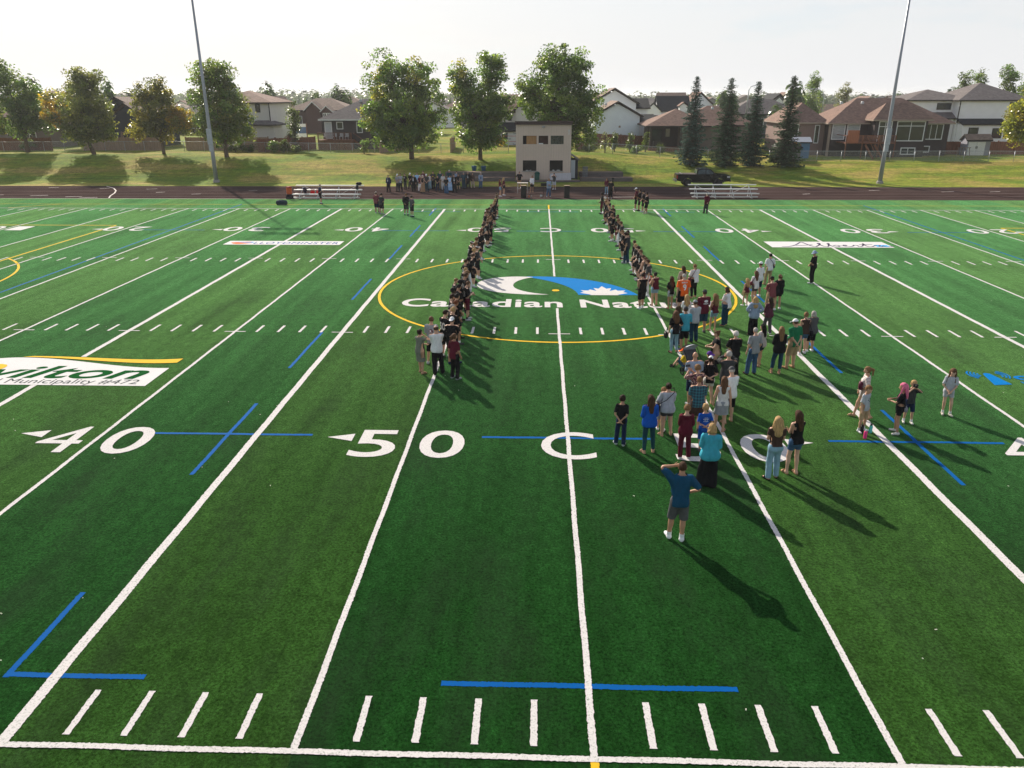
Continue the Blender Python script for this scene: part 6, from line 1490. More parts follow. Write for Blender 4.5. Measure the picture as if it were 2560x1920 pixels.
def rest_bottom(bt, lod, kind):
    """kind: shorts (to the knee), short (high), trousers, tights, wide, skirt, maxi"""
    key = ('bottom', bt, lod, kind)
    if key in RESTS: return RESTS[key]
    b = BODY[bt]; J = rest_joints(b); h = LOD_H[lod]
    hem = {'shorts': .50, 'short': .70, 'trousers': .055, 'tights': .10, 'wide': .03, 'skirt': .60, 'maxi': .10, 'crop': .20}[kind]
    lo_ = {'shorts': .014, 'short': .014, 'trousers': .014, 'tights': .009, 'wide': .014, 'skirt': .012, 'maxi': .012, 'crop': .012}[kind]
    fl = {'shorts': .022, 'short': .012, 'trousers': .018, 'tights': 0, 'wide': .062, 'crop': .008}.get(kind, 0)
    def fn(P):
        d = torso_sdf(P, b)
        if kind in ('skirt', 'maxi'):
            d = smin(d, cone(P, (0, -.01, .92), (0, 0, hem - .1), .160 * b['hi'], .20 * b['hi'], (1, 1.2, 1)), .05)
        else:
            g = None
            for n in 'rl':
                k = J['kne' + n]; l = b['li']
                if kind == 'shorts':
                    q = cone(P, J['hip' + n], (k[0] * 1.08, 0, hem - .05), .088 * l, .068 * l + fl * .35)
                else:
                    q = cone(P, J['hip' + n], k, .090 * l, .060 * l + fl * .6)
                    q = smin(q, cone(P, k, J['ank' + n] + (0, .0, 0), .060 * l + fl * .6, .046 * l + fl), .03)
                    q = smin(q, ell(P, (k[0], -.022, .365), (.05 * l, .05 * l, .10)), .03)
                g = q if g is None else np.minimum(g, q)
            d = smin(d, g, .035)
        return d - lo_
    V, Q = surface(fn, (-.30, -.26, hem - 2 * h), (.30, .28, 1.08), h)
    top = 1.02
    ok = (V[:, 2] > hem - h) & (V[:, 2] < top + h)
    Q = Q[ok[Q].all(1)]
    V[:, 2] = np.clip(V[:, 2], hem, top)
    RESTS[key] = finish(V, Q, J)
    return RESTS[key]

def rest_shoe(bt, lod, kind):
    key = ('shoe', bt, lod, kind)
    if key in RESTS: return RESTS[key]
    b = BODY[bt]; J = rest_joints(b); h = (.018, .024, .030)[lod]; out = []
    for n in 'rl':
        t = J['toe' + n]; a = J['ank' + n]
        if kind == 'shoe':
            fn = lambda P: smin(cone(P, (a[0], -.05, .044), (t[0] - .01 * np.sign(t[0]), .135, .036), .048, .041, (1, 1, 1.1)), cone(P, (a[0], -.03, .05), (a[0], -.02, .10), .05, .05), .03)
            V, Q = surface(fn, (a[0] - .09, -.14, -.03), (a[0] + .09, .22, .17), h)
            ok = V[:, 2] < .105 + h; Q = Q[ok[Q].all(1)]; V[:, 2] = np.clip(V[:, 2], .001, .108)
        elif kind == 'sock':
            fn = lambda P: cone(P, (a[0], -.02, .05), (a[0] * .99, -.022, .25), .048 * b['li'] + .003, .050 * b['li'] + .003)
            V, Q = surface(fn, (a[0] - .09, -.12, .02), (a[0] + .09, .08, .24), h)
            ok = (V[:, 2] > .07) & (V[:, 2] < .17 + h); Q = Q[ok[Q].all(1)]; V[:, 2] = np.clip(V[:, 2], .07, .175)
        else:   # sandal: sole and a strap
            fn = lambda P: np.minimum(cone(P, (a[0], -.055, .012), (t[0] - .01 * np.sign(t[0]), .14, .012), .047, .043, (1, 1, 2.2)), np.abs(P[:, 1] - .07) * .9 + np.maximum(cone(P, (a[0], -.05, .042), (t[0], .125, .036), .046, .038), -1) * .6 - .018)
            V, Q = surface(fn, (a[0] - .09, -.14, -.03), (a[0] + .09, .22, .12), h)
            V[:, 2] = np.maximum(V[:, 2], .001)
        if len(Q): out.append(finish(V, Q, J))
    RESTS[key] = out
    return out

def rest_hair(bt, lod, kind):
    key = ('hair', bt, lod, kind)
    if key in RESTS: return RESTS[key]
    b = BODY[bt]; J = rest_joints(b); f = b['he']; o = np.array((0, .01, 1.555)); h = (.016, .020, .026)[lod]
    def fn(P):
        Q = (P - o) / f + o
        puff = {'curly': .030, 'afro': .040, 'short': .013, 'crew': .006, 'fringe': .008}.get(kind, .016)
        d = ell(Q, (0, -.002, 1.662), (.077 + puff, .094 + puff, .099 + puff))
        # leave the face open, keep a hairline
        face = np.maximum(.035 - (Q[:, 1] - .0), Q[:, 2] - 1.705)          # negative inside the face region
        cut = np.maximum((.045 - Q[:, 1]) , (Q[:, 2] - 1.70))
        d = np.maximum(d, -np.maximum(-(Q[:, 1] - .030) , (Q[:, 2] - (1.695 - .25 * (Q[:, 1] - .05)))) * 1.0)
        nape = 1.600 if kind in ('short', 'crew', 'fringe', 'curly') else 1.57
        d = np.maximum(d, nape - Q[:, 2])
        if kind == 'fringe': d = np.maximum(d, Q[:, 2] - 1.70)
        if kind == 'long':
            d = smin(d, cone(Q, (0, -.075, 1.64), (0, -.125, 1.30), .085, .055, (.85, 1.6, 1)), .03)
            for s in (1, -1): d = smin(d, cone(Q, (s * .07, -.03, 1.62), (s * .10, -.06, 1.38), .034, .030), .02)
        if kind == 'longf':
            d = smin(d, cone(Q, (0, -.075, 1.64), (0, -.12, 1.36), .085, .05, (.85, 1.6, 1)), .03)
            for s in (1, -1): d = smin(d, cone(Q, (s * .08, -.005, 1.63), (s * .105, .085, 1.33), .030, .026), .02)
        if kind == 'wavy':
            d = smin(d, cone(Q, (0, -.07, 1.64), (0, -.13, 1.34), .10, .085, (.85, 1.45, 1)), .03)
            for s in (1, -1): d = smin(d, cone(Q, (s * .085, -.02, 1.62), (s * .13, -.05, 1.40), .042, .040), .02)
        if kind == 'bob':
            for s in (1, -1): d = smin(d, cone(Q, (s * .07, -.01, 1.64), (s * .08, .0, 1.54), .042, .038), .02)
            d = smin(d, ell(Q, (0, -.06, 1.57), (.095, .06, .075)), .03)
        if kind == 'pony':
            d = smin(d, cone(Q, (0, -.10, 1.70), (0, -.165, 1.66), .028, .036), .015); d = smin(d, cone(Q, (0, -.165, 1.66), (0, -.15, 1.46), .036, .018), .02)
        if kind == 'bun': d = smin(d, ell(Q, (0, -.105, 1.72), (.048, .045, .045)), .012)
        if kind in ('curly', 'afro', 'wavy'):
            d = d + .010 * np.sin(Q[:, 0] * 95) * np.sin(Q[:, 1] * 88 + 1) * np.sin(Q[:, 2] * 92 + 2)
        else: d = d + .007 * np.sin(Q[:, 0] * 105 + Q[:, 2] * 16) * np.sin(Q[:, 1] * 80 + 1 + Q[:, 2] * 9)
        return d * f
    V, Q = surface(fn, (-.20 * f, -.26 * f, 1.24), (.20 * f, .18 * f, 1.64 + .20 * f), h)
    V, Q, Wt = finish(V, Q, J, 'hed')
    if kind in ('long', 'wavy', 'longf'):        # hair below the shoulders lies on the back
        t = np.clip((1.56 - V[:, 2]) / .14, 0, 1); Wt[:, BI['hed']] = 1 - t; Wt[:, BI['che']] = t
    RESTS[key] = (V, Q, Wt)
    return RESTS[key]

def rest_cap(bt, lod, kind):
    key = ('cap', bt, lod, kind)
    if key in RESTS: return RESTS[key]
    b = BODY[bt]; J = rest_joints(b); f = b['he']; o = np.array((0, .01, 1.555)); h = (.014, .018, .022)[lod]
    def fn(P):
        Q = (P - o) / f + o
        d = np.maximum(ell(Q, (0, -.002, 1.668), (.093, .112, .118)), 1.682 - Q[:, 2])
        if kind == 'cap': br = np.maximum(np.maximum(ell(Q, (0, .125, 1.693), (.080, .098, .2)), np.abs(Q[:, 2] - 1.690 + .25 * (Q[:, 1] - .1)) - .010), .03 - Q[:, 1])
        elif kind == 'capback': br = np.maximum(np.maximum(ell(Q, (0, -.115, 1.685), (.080, .098, .2)), np.abs(Q[:, 2] - 1.682 - .2 * (Q[:, 1] + .1)) - .010), .03 + Q[:, 1])
        elif kind == 'bucket': br = np.maximum(np.abs(Q[:, 2] - 1.665 + .5 * np.maximum(np.hypot(Q[:, 0], Q[:, 1]) - .1, 0)) - .012, np.hypot(Q[:, 0], Q[:, 1] * .9) - .165)
        elif kind == 'band': return np.maximum(ell(Q, (0, -.002, 1.668), (.096, .115, .121)), np.abs(Q[:, 2] - 1.705) - .020) * f
        else: br = d
        return np.minimum(d, br) * f
    V, Q = surface(fn, (-.2 * f, -.26 * f, 1.60), (.2 * f, .28 * f, 1.64 + .2 * f), h)
    RESTS[key] = finish(V, Q, J, 'hed')
    return RESTS[key]

SKIN = {'a': (.52, .30, .20), 'b': (.42, .225, .14), 'c': (.30, .15, .09), 'd': (.10, .05, .032), 'e': (.58, .35, .25)}
M_EYEW = mat('eye_white', (.65, .62, .60), var=.05); M_EYED = mat('eye_dark', (.03, .02, .015), var=.1); M_LIP = mat('lips', (.42, .16, .13), var=.1)
HAIRC = {'br': (.060, .030, .016), 'db': (.028, .016, .010), 'bk': (.010, .009, .009), 'bl': (.42, .27, .12), 'lb': (.20, .11, .05), 'gr': (.40, .37, .34), 'wh': (.62, .58, .53), 'rd': (.16, .05, .022), 'pk': (.70, .16, .28), 'ab': (.11, .055, .028)}

POSED = {}
def person(x, y, h, face, body, pose, hair, top, bottom, label, z=0.0, lod=0, skin_='a', shoe=('shoe', (.6, .6, .6)), sock=None, cap=None, head=(0, 0), lean=0, stance=0, twist=0, seed=0, group=None, prints=None, pattern=None, proto=None, capcol2=None):
    """a standing figure: body mesh with hair and clothes as children"""
    rs = random.Random(seed * 7919 + 13)
    V, Q, Wt, mi, J = rest_body(body, lod)
    Rm, Om, X = pose_transforms(BODY[body], J, pose, head, lean, stance, twist, rs)
    f = BODY[body]['he']; full = 1.555 + .2 * f
    sc = h / full
    def put(name, V_, Q_, W_, mt, parent, mi_=None):
        key = (name, body, lod, len(V_), pose, head, lean, stance, twist, seed, float(V_[0, 0]), float(V_[-1, 2]))
        me = POSED.get(key)
        if me is None:
            me = POSED[key] = mesh_np(name, skin(V_, W_, Rm, Om), Q_, smooth=True, mat_idx=mi_)
        return link(name, me, mt, parent)
    bo = put('person', V, Q, Wt, [skin_mat(SKIN[skin_]), M_EYEW, M_EYED, M_LIP], None, mi)
    bo.location = (x, y, z); bo.rotation_euler = (0, 0, rad(face)); bo.scale = (sc, sc, sc)
    tag(bo, label, 'person', group)
    if top:
        k, c = top[:2]; tv = rest_top(body, lod, k)
        nm = {'tee': 'shirt', 'tank': 'tank_top', 'long': 'shirt', 'polo': 'polo_shirt', 'jacket': 'jacket', 'hood': 'hoodie', 'dress': 'dress', 'crop': 'top', 'jersey': 'jersey'}[k]
        mt = pattern if pattern else cloth(c)
        to = put(nm, *tv, mt, bo)
        if prints: add_print(tv, Rm, Om, prints, to)
    if bottom:
        k, c = bottom; nm = {'shorts': 'shorts', 'short': 'shorts', 'trousers': 'trousers', 'tights': 'leggings', 'wide': 'trousers', 'skirt': 'skirt', 'maxi': 'skirt', 'crop': 'jeans'}[k]
        put(nm, *rest_bottom(body, lod, k), cloth(c), bo)
    if shoe:
        nm = 'sandal' if shoe[0] == 'sandal' else 'shoe'
        for p in rest_shoe(body, lod, shoe[0]): put(nm, *p, cloth(shoe[1]), bo)
    if sock:
        for p in rest_shoe(body, lod, 'sock'): put('sock', *p, cloth(sock), bo)
    if hair:
        put('hair', *rest_hair(body, lod, hair[0]), hair_mat(HAIRC[hair[1]]), bo)
    if cap:
        put({'bucket': 'hat', 'band': 'headband'}.get(cap[0], 'cap'), *rest_cap(body, lod, cap[0]), cloth(cap[1]), bo)
    return bo

def add_print(tv, Rm, Om, pr, parent):
    """lettering or an emblem printed on a garment: flat shapes laid 4 mm above the cloth"""
    V, Q, Wt = tv
    for s, side, cx, cz, hgt, wid, col in pr:
        if s == '*':      # emblem: a disc with a smaller figure
            pts = [(math.cos(a), math.sin(a)) for a in np.linspace(0, 2 * math.pi, 14, endpoint=False)]
            co = np.array([(a * wid / 2, b_ * hgt / 2, 0) for a, b_ in pts]); fc = [tuple(range(14))]
        elif s == '>':    # chevron and star
            co = np.array([(-.02, .5, 0), (.16, .5, 0), (.5, 0, 0), (.16, -.5, 0), (-.02, -.5, 0), (.26, 0, 0)]) ; fc = [(0, 1, 2, 5), (5, 2, 3, 4)]
            st = [(-.28 + .2 * (1 if i % 2 == 0 else .42) * math.sin(i * math.pi / 5), .2 * (1 if i % 2 == 0 else .42) * math.cos(i * math.pi / 5), 0) for i in range(10)]
            co = np.concatenate([co, np.array(st)]); fc.append(tuple(range(15, 5, -1))); co[:, 0] *= wid; co[:, 1] *= hgt
        else:
            me = text_mesh(s, wid, hgt, bold=.03, name='print'); n = len(me.vertices); co = np.empty(n * 3, np.float32); me.vertices.foreach_get('co', co); co = co.reshape(-1, 3).astype(float)
            co[:, 0] -= co[:, 0].mean() * 0 + wid / 2; co[:, 1] -= hgt / 2; fc = [tuple(p.vertices) for p in me.polygons]; bpy.data.meshes.remove(me)
        sx = -1 if side == 'f' else 1
        Pq = np.zeros((len(co), 3)); Pq[:, 0] = cx + sx * co[:, 0]; Pq[:, 2] = cz + co[:, 1]
        k = V[:, 1] < 0 if side == 'b' else V[:, 1] > 0
        Vs, Ws = V[k], Wt[k]; d2 = ((Pq[:, None, [0, 2]] - Vs[None][:, :, [0, 2]]) ** 2).sum(-1)
        nn = np.argsort(d2, 1)[:, :6]; w = 1 / (np.take_along_axis(d2, nn, 1) + 1e-4); w /= w.sum(1, keepdims=True)
        Pq[:, 1] = (Vs[nn, 1] * w).sum(1) + (-.011 if side == 'b' else .011)
        Wp = (Ws[nn] * w[..., None]).sum(1)
        P = skin(Pq, Wp, Rm, Om)
        me = bpy.data.meshes.new('print'); me.from_pydata([tuple(p) for p in P], [], fc); me.update()
        link('print', me, cloth(col), parent)
PEOPLE = [
    (-5.08, 16.98, 1.63, -35, 'w', 'mouth', 'bun:db', 'dress:sage', '', 'woman in a sage grey dress at the near end of the left line', {'shoe': 'sandal:tan'}),
    (-4.44, 16.87, 1.82, 0, 'm', 'cross', 'fringe:br', 'long:white', 'trousers:black', 'balding man in white dress shirt and black trousers, back to camera', {'shoe': 'shoe:black'}),
    (-3.8, 16.4, 1.67, -25, 'w', 'hang2', 'pony:ab', 'polo:maroon', 'trousers:black', 'woman with ponytail in maroon polo shirt and black trousers', {'shoe': 'shoe:grey'}),
    (-4.81, 17.95, 1.84, -5, 't', 'front', 'short:ab', 'tee:grey', 'shorts:black', 'teenager in grey t-shirt with maroon emblem behind the white-shirted man', {'shoe': 'shoe:lgrey', 'prints': [('*', 'b', 0, 1.27, 0.16, 0.14, (0.105, 0.012, 0.026)), ('R', 'b', 0, 1.27, 0.1, 0.08, (0.72, 0.72, 0.74))]}),
    (-4.37, 18.71, 1.88, -32, 't', 'front', 'short:db', 'jersey:black', 'shorts:black', 'player in black jersey number 50 near the grey t-shirt', {'shoe': 'shoe:char', 'sock': 'white', 'prints': [('50', 'b', 0, 1.22, 0.26, 0.27, (0.62, 0.6, 0.57))]}),
    (-4.02, 17.99, 1.8, -15, 'M', 'cross', 'crew:br', 'tee:black', 'shorts:black', 'big man in black t-shirt and white mesh cap in the left line', {'cap': 'capback:bwhite', 'shoe': 'shoe:navy'}),
    (-4.15, 19.41, 1.82, -40, 't', 'front', 'crew:bl', 'jersey:black', 'shorts:black', 'blond short-haired player with white shoulder numerals in the left line', {'shoe': 'shoe:white', 'prints': [('4', 'b', 0, 1.22, 0.26, 0.14, (0.62, 0.6, 0.57))]}),
    (4.2, 45.2, 1.78, 75, 'M', 'front', '', 'tee:black', 'shorts:black', 'man in black t-shirt, shorts and black cap among the right line', {'cap': 'cap:black', 'shoe': 'shoe:lgrey'}),
    (4.34, 36.52, 1.82, 65, 'm', 'hang2', 'short:br', 'tee:char', 'trousers:ddenim', 'man in black t-shirt and blue jeans among the right line of players', {'shoe': 'shoe:grey'}),
    (4.45, 29.88, 1.78, 65, 'M', 'front', 'short:br', 'tank:black', 'short:dgrey', 'man with bare arms in black tank top and grey shorts in the right line', {'shoe': 'shoe:dgrey', 'skin_': 'e'}),
    (3.92, 26.04, 1.7, 25, 'M', 'front', 'crew:db', 'tank:black', 'shorts:black', 'man in black basketball jersey and long black shorts at the end of the right line', {'shoe': 'shoe:white', 'sock': 'white'}),
    (4.6, 26.71, 1.59, 15, 'W', 'hold', 'bun:bk', 'tank:maroon', 'short:ldenim', 'woman in maroon tank top and denim shorts carrying a toddler', {'shoe': 'sandal:brown'}),
    (5.26, 26.14, 1.54, 20, 'g', 'front', 'long:br', 'tee:black', 'short:lgrey', 'girl with long brown hair in black t-shirt and pale shorts', {'shoe': 'sandal:tan'}),
    (6.06, 27.87, 1.66, 15, 'w', 'front', 'long:br', 'jacket:beige', 'trousers:beige', 'woman in beige cardigan with long brown hair behind the orange jersey', {}),
    (5.68, 25.5, 1.8, 15, 'M', 'hang', 'crew:gr', 'jersey:orange', 'shorts:black', 'man in bright orange jersey number 9', {'shoe': 'shoe:lgrey', 'prints': [('9', 'b', 0, 1.2, 0.26, 0.16, (0.72, 0.72, 0.74)), ('BURROW', 'b', 0, 1.4, 0.06, 0.26, (0.72, 0.72, 0.74))]}),
    (5.78, 26.71, 1.45, 20, 'g', 'front', 'short:ab', 'tee:brown', 'shorts:navy', 'child with brown hair tucked beside the orange jersey', {}),
    (6.75, 28.26, 1.68, 25, 'W', 'hold', 'short:lb', 'tee:white', 'tights:black', 'woman in white top and black leggings with short light brown hair', {'shoe': 'sandal:tan'}),
    (5.94, 22.29, 1.84, 10, 'M', 'front', 'crew:br', 'tee:maroon', 'shorts:ddenim', 'big man in maroon t-shirt with white back emblem and black cap', {'cap': 'cap:char', 'shoe': 'shoe:dgrey', 'prints': [('*', 'b', 0.02, 1.34, 0.1, 0.17, (0.72, 0.72, 0.74)), ('BARONS', 'b', 0.02, 1.245, 0.055, 0.2, (0.72, 0.72, 0.74))]}),
    (6.49, 22.6, 1.6, 15, 'g', 'front', 'long:lb', 'tank:maroon', 'short:ldenim', 'girl in maroon tank top and pale denim shorts beside the big maroon t-shirt', {'shoe': 'sandal:tan'}),
    (7.18, 23.4, 1.7, 45, 'W', 'cross', 'bob:br', 'tee:white', 'trousers:ddenim', 'woman in white t-shirt and dark blue jeans inside the yellow circle', {'shoe': 'sandal:tan'}),
    (5.29, 22.49, 1.58, 10, 'g', 'front', 'long:bl', 'tee:white', 'shorts:lgrey', 'girl with long blond hair in white t-shirt behind the grey cap', {}),
    (5.39, 20.99, 1.73, 10, 'm', 'front', 'crew:br', 'tee:lgrey', 'trousers:ddenim', 'man in pale grey t-shirt and grey cap with blue jeans', {'cap': 'cap:grey', 'shoe': 'shoe:brown'}),
    (4.79, 19.88, 1.75, 15, 'm', 'front', 'crew:br', 'polo:turq', 'shorts:black', 'man in turquoise polo shirt, black cap and black shorts', {'cap': 'cap:char', 'shoe': 'shoe:navy'}),
    (4.37, 19.57, 1.68, 5, 'w', 'hand1', 'wavy:ab', 'tee:black', 'tights:ldenim', 'woman with wavy brown hair, black t-shirt and pale jeans holding a handbag', {'shoe': 'sandal:brown'}),
    (4.61, 20.46, 1.64, 10, 'w', 'front', 'wavy:br', 'tee:brown', 'trousers:ddenim', 'woman with curly brown hair hidden behind the turquoise polo shirt', {}),
    (8.88, 26.74, 1.33, 15, 'g', 'hang', 'long:bl', 'tank:maroon', 'short:khaki', 'girl with long blond hair, maroon tank top and beige shorts', {'shoe': 'shoe:white'}),
    (9.41, 27.2, 1.59, 15, 'w', 'front', 'long:ab', 'tee:white', 'short:dgrey', 'woman with a shoulder bag, white top and dark shorts by the thick line', {'shoe': 'shoe:maroon'}),
    (9.93, 28.54, 1.74, 40, 'm', 'hang', 'crew:br', 'tee:white', 'shorts:navy', 'boy in white t-shirt and white cap', {'cap': 'cap:bwhite', 'shoe': 'shoe:white'}),
    (11.14, 31.13, 1.65, 10, 't', 'hang2', 'short:bk', 'tee:white', 'trousers:khaki', 'young man in white t-shirt and khaki trousers with a sling bag', {'shoe': 'shoe:tan'}),
    (9.55, 25.16, 1.76, 20, 'M', 'cross', 'crew:br', 'tee:rose', 'shorts:khaki', 'man in dusty maroon t-shirt, black cap and khaki shorts', {'cap': 'cap:black', 'shoe': 'shoe:white'}),
    (10.18, 26.05, 1.67, 10, 'w', 'chest', 'pony:ab', 'hood:black', 'short:black', 'woman with ponytail in black hooded top and black shorts', {'shoe': 'shoe:white'}),
    (13.55, 31.51, 1.73, 35, 'm', 'front', 'crew:br', 'tee:black', 'trousers:black', 'lone person in black with a pale bucket hat on the right of the field', {'cap': 'bucket:lblue', 'shoe': 'shoe:white'}),
    (8.01, 22.03, 1.63, 10, 'w', 'hips', 'wavy:bl', 'hood:lblue', 'wide:black', 'blond woman in pale blue sweater with hands on her hips', {'shoe': 'sandal:tan'}),
    (8.64, 22.16, 1.58, 20, 'w', 'front', 'long:db', 'long:plum', 'trousers:dgrey', 'dark-haired woman in plum sweater beside the pale blue sweater', {'shoe': 'shoe:white'}),
    (9.25, 19.51, 1.67, 15, 'w', 'cross', 'bun:lb', 'tank:brown', 'short:denim', 'woman in patterned sleeveless top with a crossbody bag', {'shoe': 'shoe:white'}),
    (9.64, 19.86, 1.62, 15, 'W', 'front', 'bob:gr', 'jacket:dgrey', 'shorts:black', 'woman with grey bob, dark grey jacket and black shorts', {'shoe': 'shoe:white'}),
    (8.31, 17.87, 1.85, 20, 'M', 'back', 'crew:br', 'polo:green', 'shorts:khaki', 'man in green polo shirt, white and navy cap and khaki shorts', {'cap': 'cap:bwhite', 'shoe': 'shoe:tan'}),
    (7.63, 17.33, 1.74, 0, 'w', 'chest', 'long:lb', 'jacket:black', 'crop:ddenim', 'woman with long fair hair, black jacket and cropped jeans', {'shoe': 'sandal:skin'}),
    (7.27, 18.11, 1.6, 40, 'w', 'front', 'long:bk', 'tee:white', 'short:navy', 'dark-haired woman in striped t-shirt and navy shorts', {'shoe': 'sandal:tan', 'pattern': 'stripe'}),
    (6.72, 17.18, 1.73, 20, 'm', 'hang2', 'crew:gr', 'tee:grey', 'trousers:denim', 'man in grey t-shirt tucked into blue jeans', {'shoe': 'shoe:brown'}),
    (6.02, 16.96, 1.66, 10, 'W', 'hold', 'curly:wh', 'tee:black', 'trousers:black', 'white-haired woman in black carrying a toddler in red', {}),
    (5.39, 17.06, 1.64, 75, 'W', 'sew', 'bun:ab', 'dress:black', '', 'woman in black dress facing left by the stroller', {'shoe': 'sandal:black'}),
    (4.08, 14.2, 1.8, 10, 'M', 'chest', '', 'tee:lblue', 'shorts:navy', 'bald man in pale blue t-shirt behind the stroller', {}),
    (4.78, 15.28, 1.45, 10, 'c', 'front', 'crew:br', 'tee:brown', 'shorts:navy', 'child in purple and white cap beside the stroller', {'cap': 'capback:purple'}),
    (4.6, 14.31, 1.62, 5, 'w', 'waist', 'pony:db', 'tee:black', 'short:offw', 'woman in white cap, black t-shirt and white shorts', {'cap': 'cap:bwhite', 'shoe': 'sandal:tan'}),
    (5.15, 14.31, 1.8, -5, 'M', 'camera', 'short:gr', 'long:char', 'trousers:ddenim', 'grey-haired man in charcoal long-sleeved shirt with hands raised', {'shoe': 'shoe:brown'}),
    (4.03, 13.39, 1.65, 15, 'W', 'phonel', 'curly:lb', 'tee:maroon', 'trousers:dgrey', 'woman in floral blouse holding up a phone', {'pattern': 'floral', 'shoe': 'sandal:tan'}),
    (3.77, 12.18, 1.72, 5, 'M', 'front', 'crew:lb', 'tee:teal', 'shorts:brown', 'man in teal plaid shirt and brown shorts', {'pattern': 'plaid', 'shoe': 'shoe:dgrey'}),
    (4.5, 12.17, 1.72, -10, 'w', 'hang', 'long:ab', 'tank:offw', 'skirt:grey', 'woman in white tank top with grey skirt and long auburn hair', {'shoe': 'sandal:skin'}),
    (4.9, 12.83, 1.78, 20, 'm', 'front', 'crew:gr', 'tee:white', 'shorts:black', 'man in white t-shirt and grey cap with black shorts', {'cap': 'cap:dgrey', 'shoe': 'sandal:tan'}),
    (2.88, 11.81, 1.64, 5, 'W', 'hold', 'bun:db', 'long:lgrey', 'short:char', 'woman in pale denim shirt with black crossbody bag', {'shoe': 'sandal:skin'}),
    (2.77, 12.12, 1.39, -20, 'c', 'hang', 'short:lb', 'tee:grey', 'shorts:grey', 'small child in front of the pale denim shirt', {'shoe': 'shoe:white'}),
    (1.47, 11.11, 1.53, 0, 'g', 'back', 'short:db', 'tee:black', 'trousers:navy', 'boy in black t-shirt with hands behind his back', {'shoe': 'shoe:lgrey'}),
    (2.2, 10.66, 1.71, 0, 'w', 'chest', 'long:br', 'long:blue', 'tights:dteal', 'woman with long brown hair, bright blue top and teal leggings', {'shoe': 'sandal:skin'}),
    (3.13, 10.3, 1.59, 0, 'g', 'front', 'short:lb', 'hood:maroon', 'trousers:maroon', 'boy in maroon hooded top and trousers', {'shoe': 'shoe:offw'}),
    (3.74, 10.78, 1.43, 0, 'c', 'waist', 'short:bl', 'tee:blue', 'shorts:blue', 'fair-haired child in blue t-shirt with arms folded behind', {'shoe': 'shoe:dgrey', 'prints': [('.:::.', 'b', 0, 1.33, 0.1, 0.2, (0.72, 0.72, 0.74)), ('.:.:.', 'b', 0, 1.25, 0.1, 0.17, (0.72, 0.72, 0.74))]}),
    (3.42, 8.68, 1.74, -10, 'W', 'chest', 'bob:bl', 'jacket:turq', 'wide:black', 'blond woman in turquoise jacket and wide black trousers', {'shoe': 'shoe:black'}),
    (2.23, 6.13, 1.95, 0, 'm', 'brow', 'crew:br', 'polo:petrol', 'shorts:dgrey', 'man in petrol blue polo shirt shading his eyes, nearest the camera', {'shoe': 'shoe:bwhite', 'sock': 'white', 'skin_': 'b'}),
    (5.2, 9.17, 1.74, 5, 'w', 'chest', 'wavy:bl', 'crop:brown', 'trousers:ldenim', 'woman with wavy blond hair, brown top and light blue jeans', {'shoe': 'sandal:black'}),
    (5.81, 9.5, 1.77, 20, 'w', 'cross', 'long:br', 'tank:black', 'short:denim', 'woman with long brown hair, black sleeveless top and denim shorts', {'shoe': 'sandal:tan'}),
    (9.07, 13.29, 1.67, 75, 'w', 'hang2', 'pony:lb', 'tee:white', 'short:beige', 'woman with ponytail in striped t-shirt walking left', {'pattern': 'stripe', 'stance': 'walk', 'shoe': 'sandal:tan'}),
    (8.71, 12.32, 1.45, -150, 'c', 'hang', 'short:lb', 'tee:lgrey', 'shorts:khaki', 'boy in grey t-shirt with chevron print beside the bottles', {'shoe': 'shoe:white', 'sock': 'white', 'head': (15, -20), 'prints': [('>', 'f', 0, 1.27, 0.15, 0.2, (0.015, 0.05, 0.06))]}),
    (9.66, 12.17, 1.57, 75, 'g', 'sew', 'longf:pk', 'tee:black', 'short:black', 'girl with pink hair in black t-shirt and shorts', {'shoe': 'shoe:offw'}),
    (10.34, 12.99, 1.37, 170, 'c', 'camera', 'short:bl', 'tee:char', 'shorts:navy', 'fair-haired boy looking through a camera', {'shoe': 'shoe:offw', 'sock': 'white'}),
    (11.83, 13.66, 1.53, 165, 'g', 'front', 'longf:ab', 'tee:lgrey', 'short:lgrey', 'girl with long hair in oversized grey t-shirt walking towards the camera', {'shoe': 'shoe:tshoe', 'sock': 'white', 'head': (18, 10)}),
    (-16.4, 71.98, 1.72, 155, 'm', 'hang', 'crew:br', 'jacket:navy', 'trousers:black', 'man in navy suit jacket at the left end of the guests on the track', {'head': (12, 0), 'shoe': 'shoe:black', 'prints': [('*', 'f', 0, 1.25, 0.36, 0.1, (0.72, 0.72, 0.74))]}),
    (-15.52, 72.47, 1.78, 155, 'm', 'front', 'crew:br', 'tee:grey', 'trousers:char', 'man in grey t-shirt and white cap, second guest from the left', {'head': (12, 0), 'shoe': 'shoe:black', 'cap': 'cap:bwhite'}),
    (-15.24, 72.47, 1.86, 155, 't', 'cross', 'short:br', 'tee:lgrey', 'trousers:black', 'guest in pale grey t-shirt beside the white cap', {'head': (12, 0), 'shoe': 'shoe:black'}),
    (-15.08, 74.44, 1.65, 155, 't', 'back', 'short:bk', 'tee:black', 'trousers:char', 'guest in black t-shirt with white print standing apart', {'head': (12, 0), 'shoe': 'shoe:black', 'prints': [('84', 'f', 0, 1.3, 0.12, 0.16, (0.72, 0.72, 0.74))]}),
    (-14.57, 74.7, 1.68, 155, 'm', 'front', 'crew:br', 'tee:black', 'trousers:char', 'guest in black t-shirt and white cap left of the dark suit', {'head': (12, 0), 'shoe': 'shoe:black', 'cap': 'cap:bwhite'}),
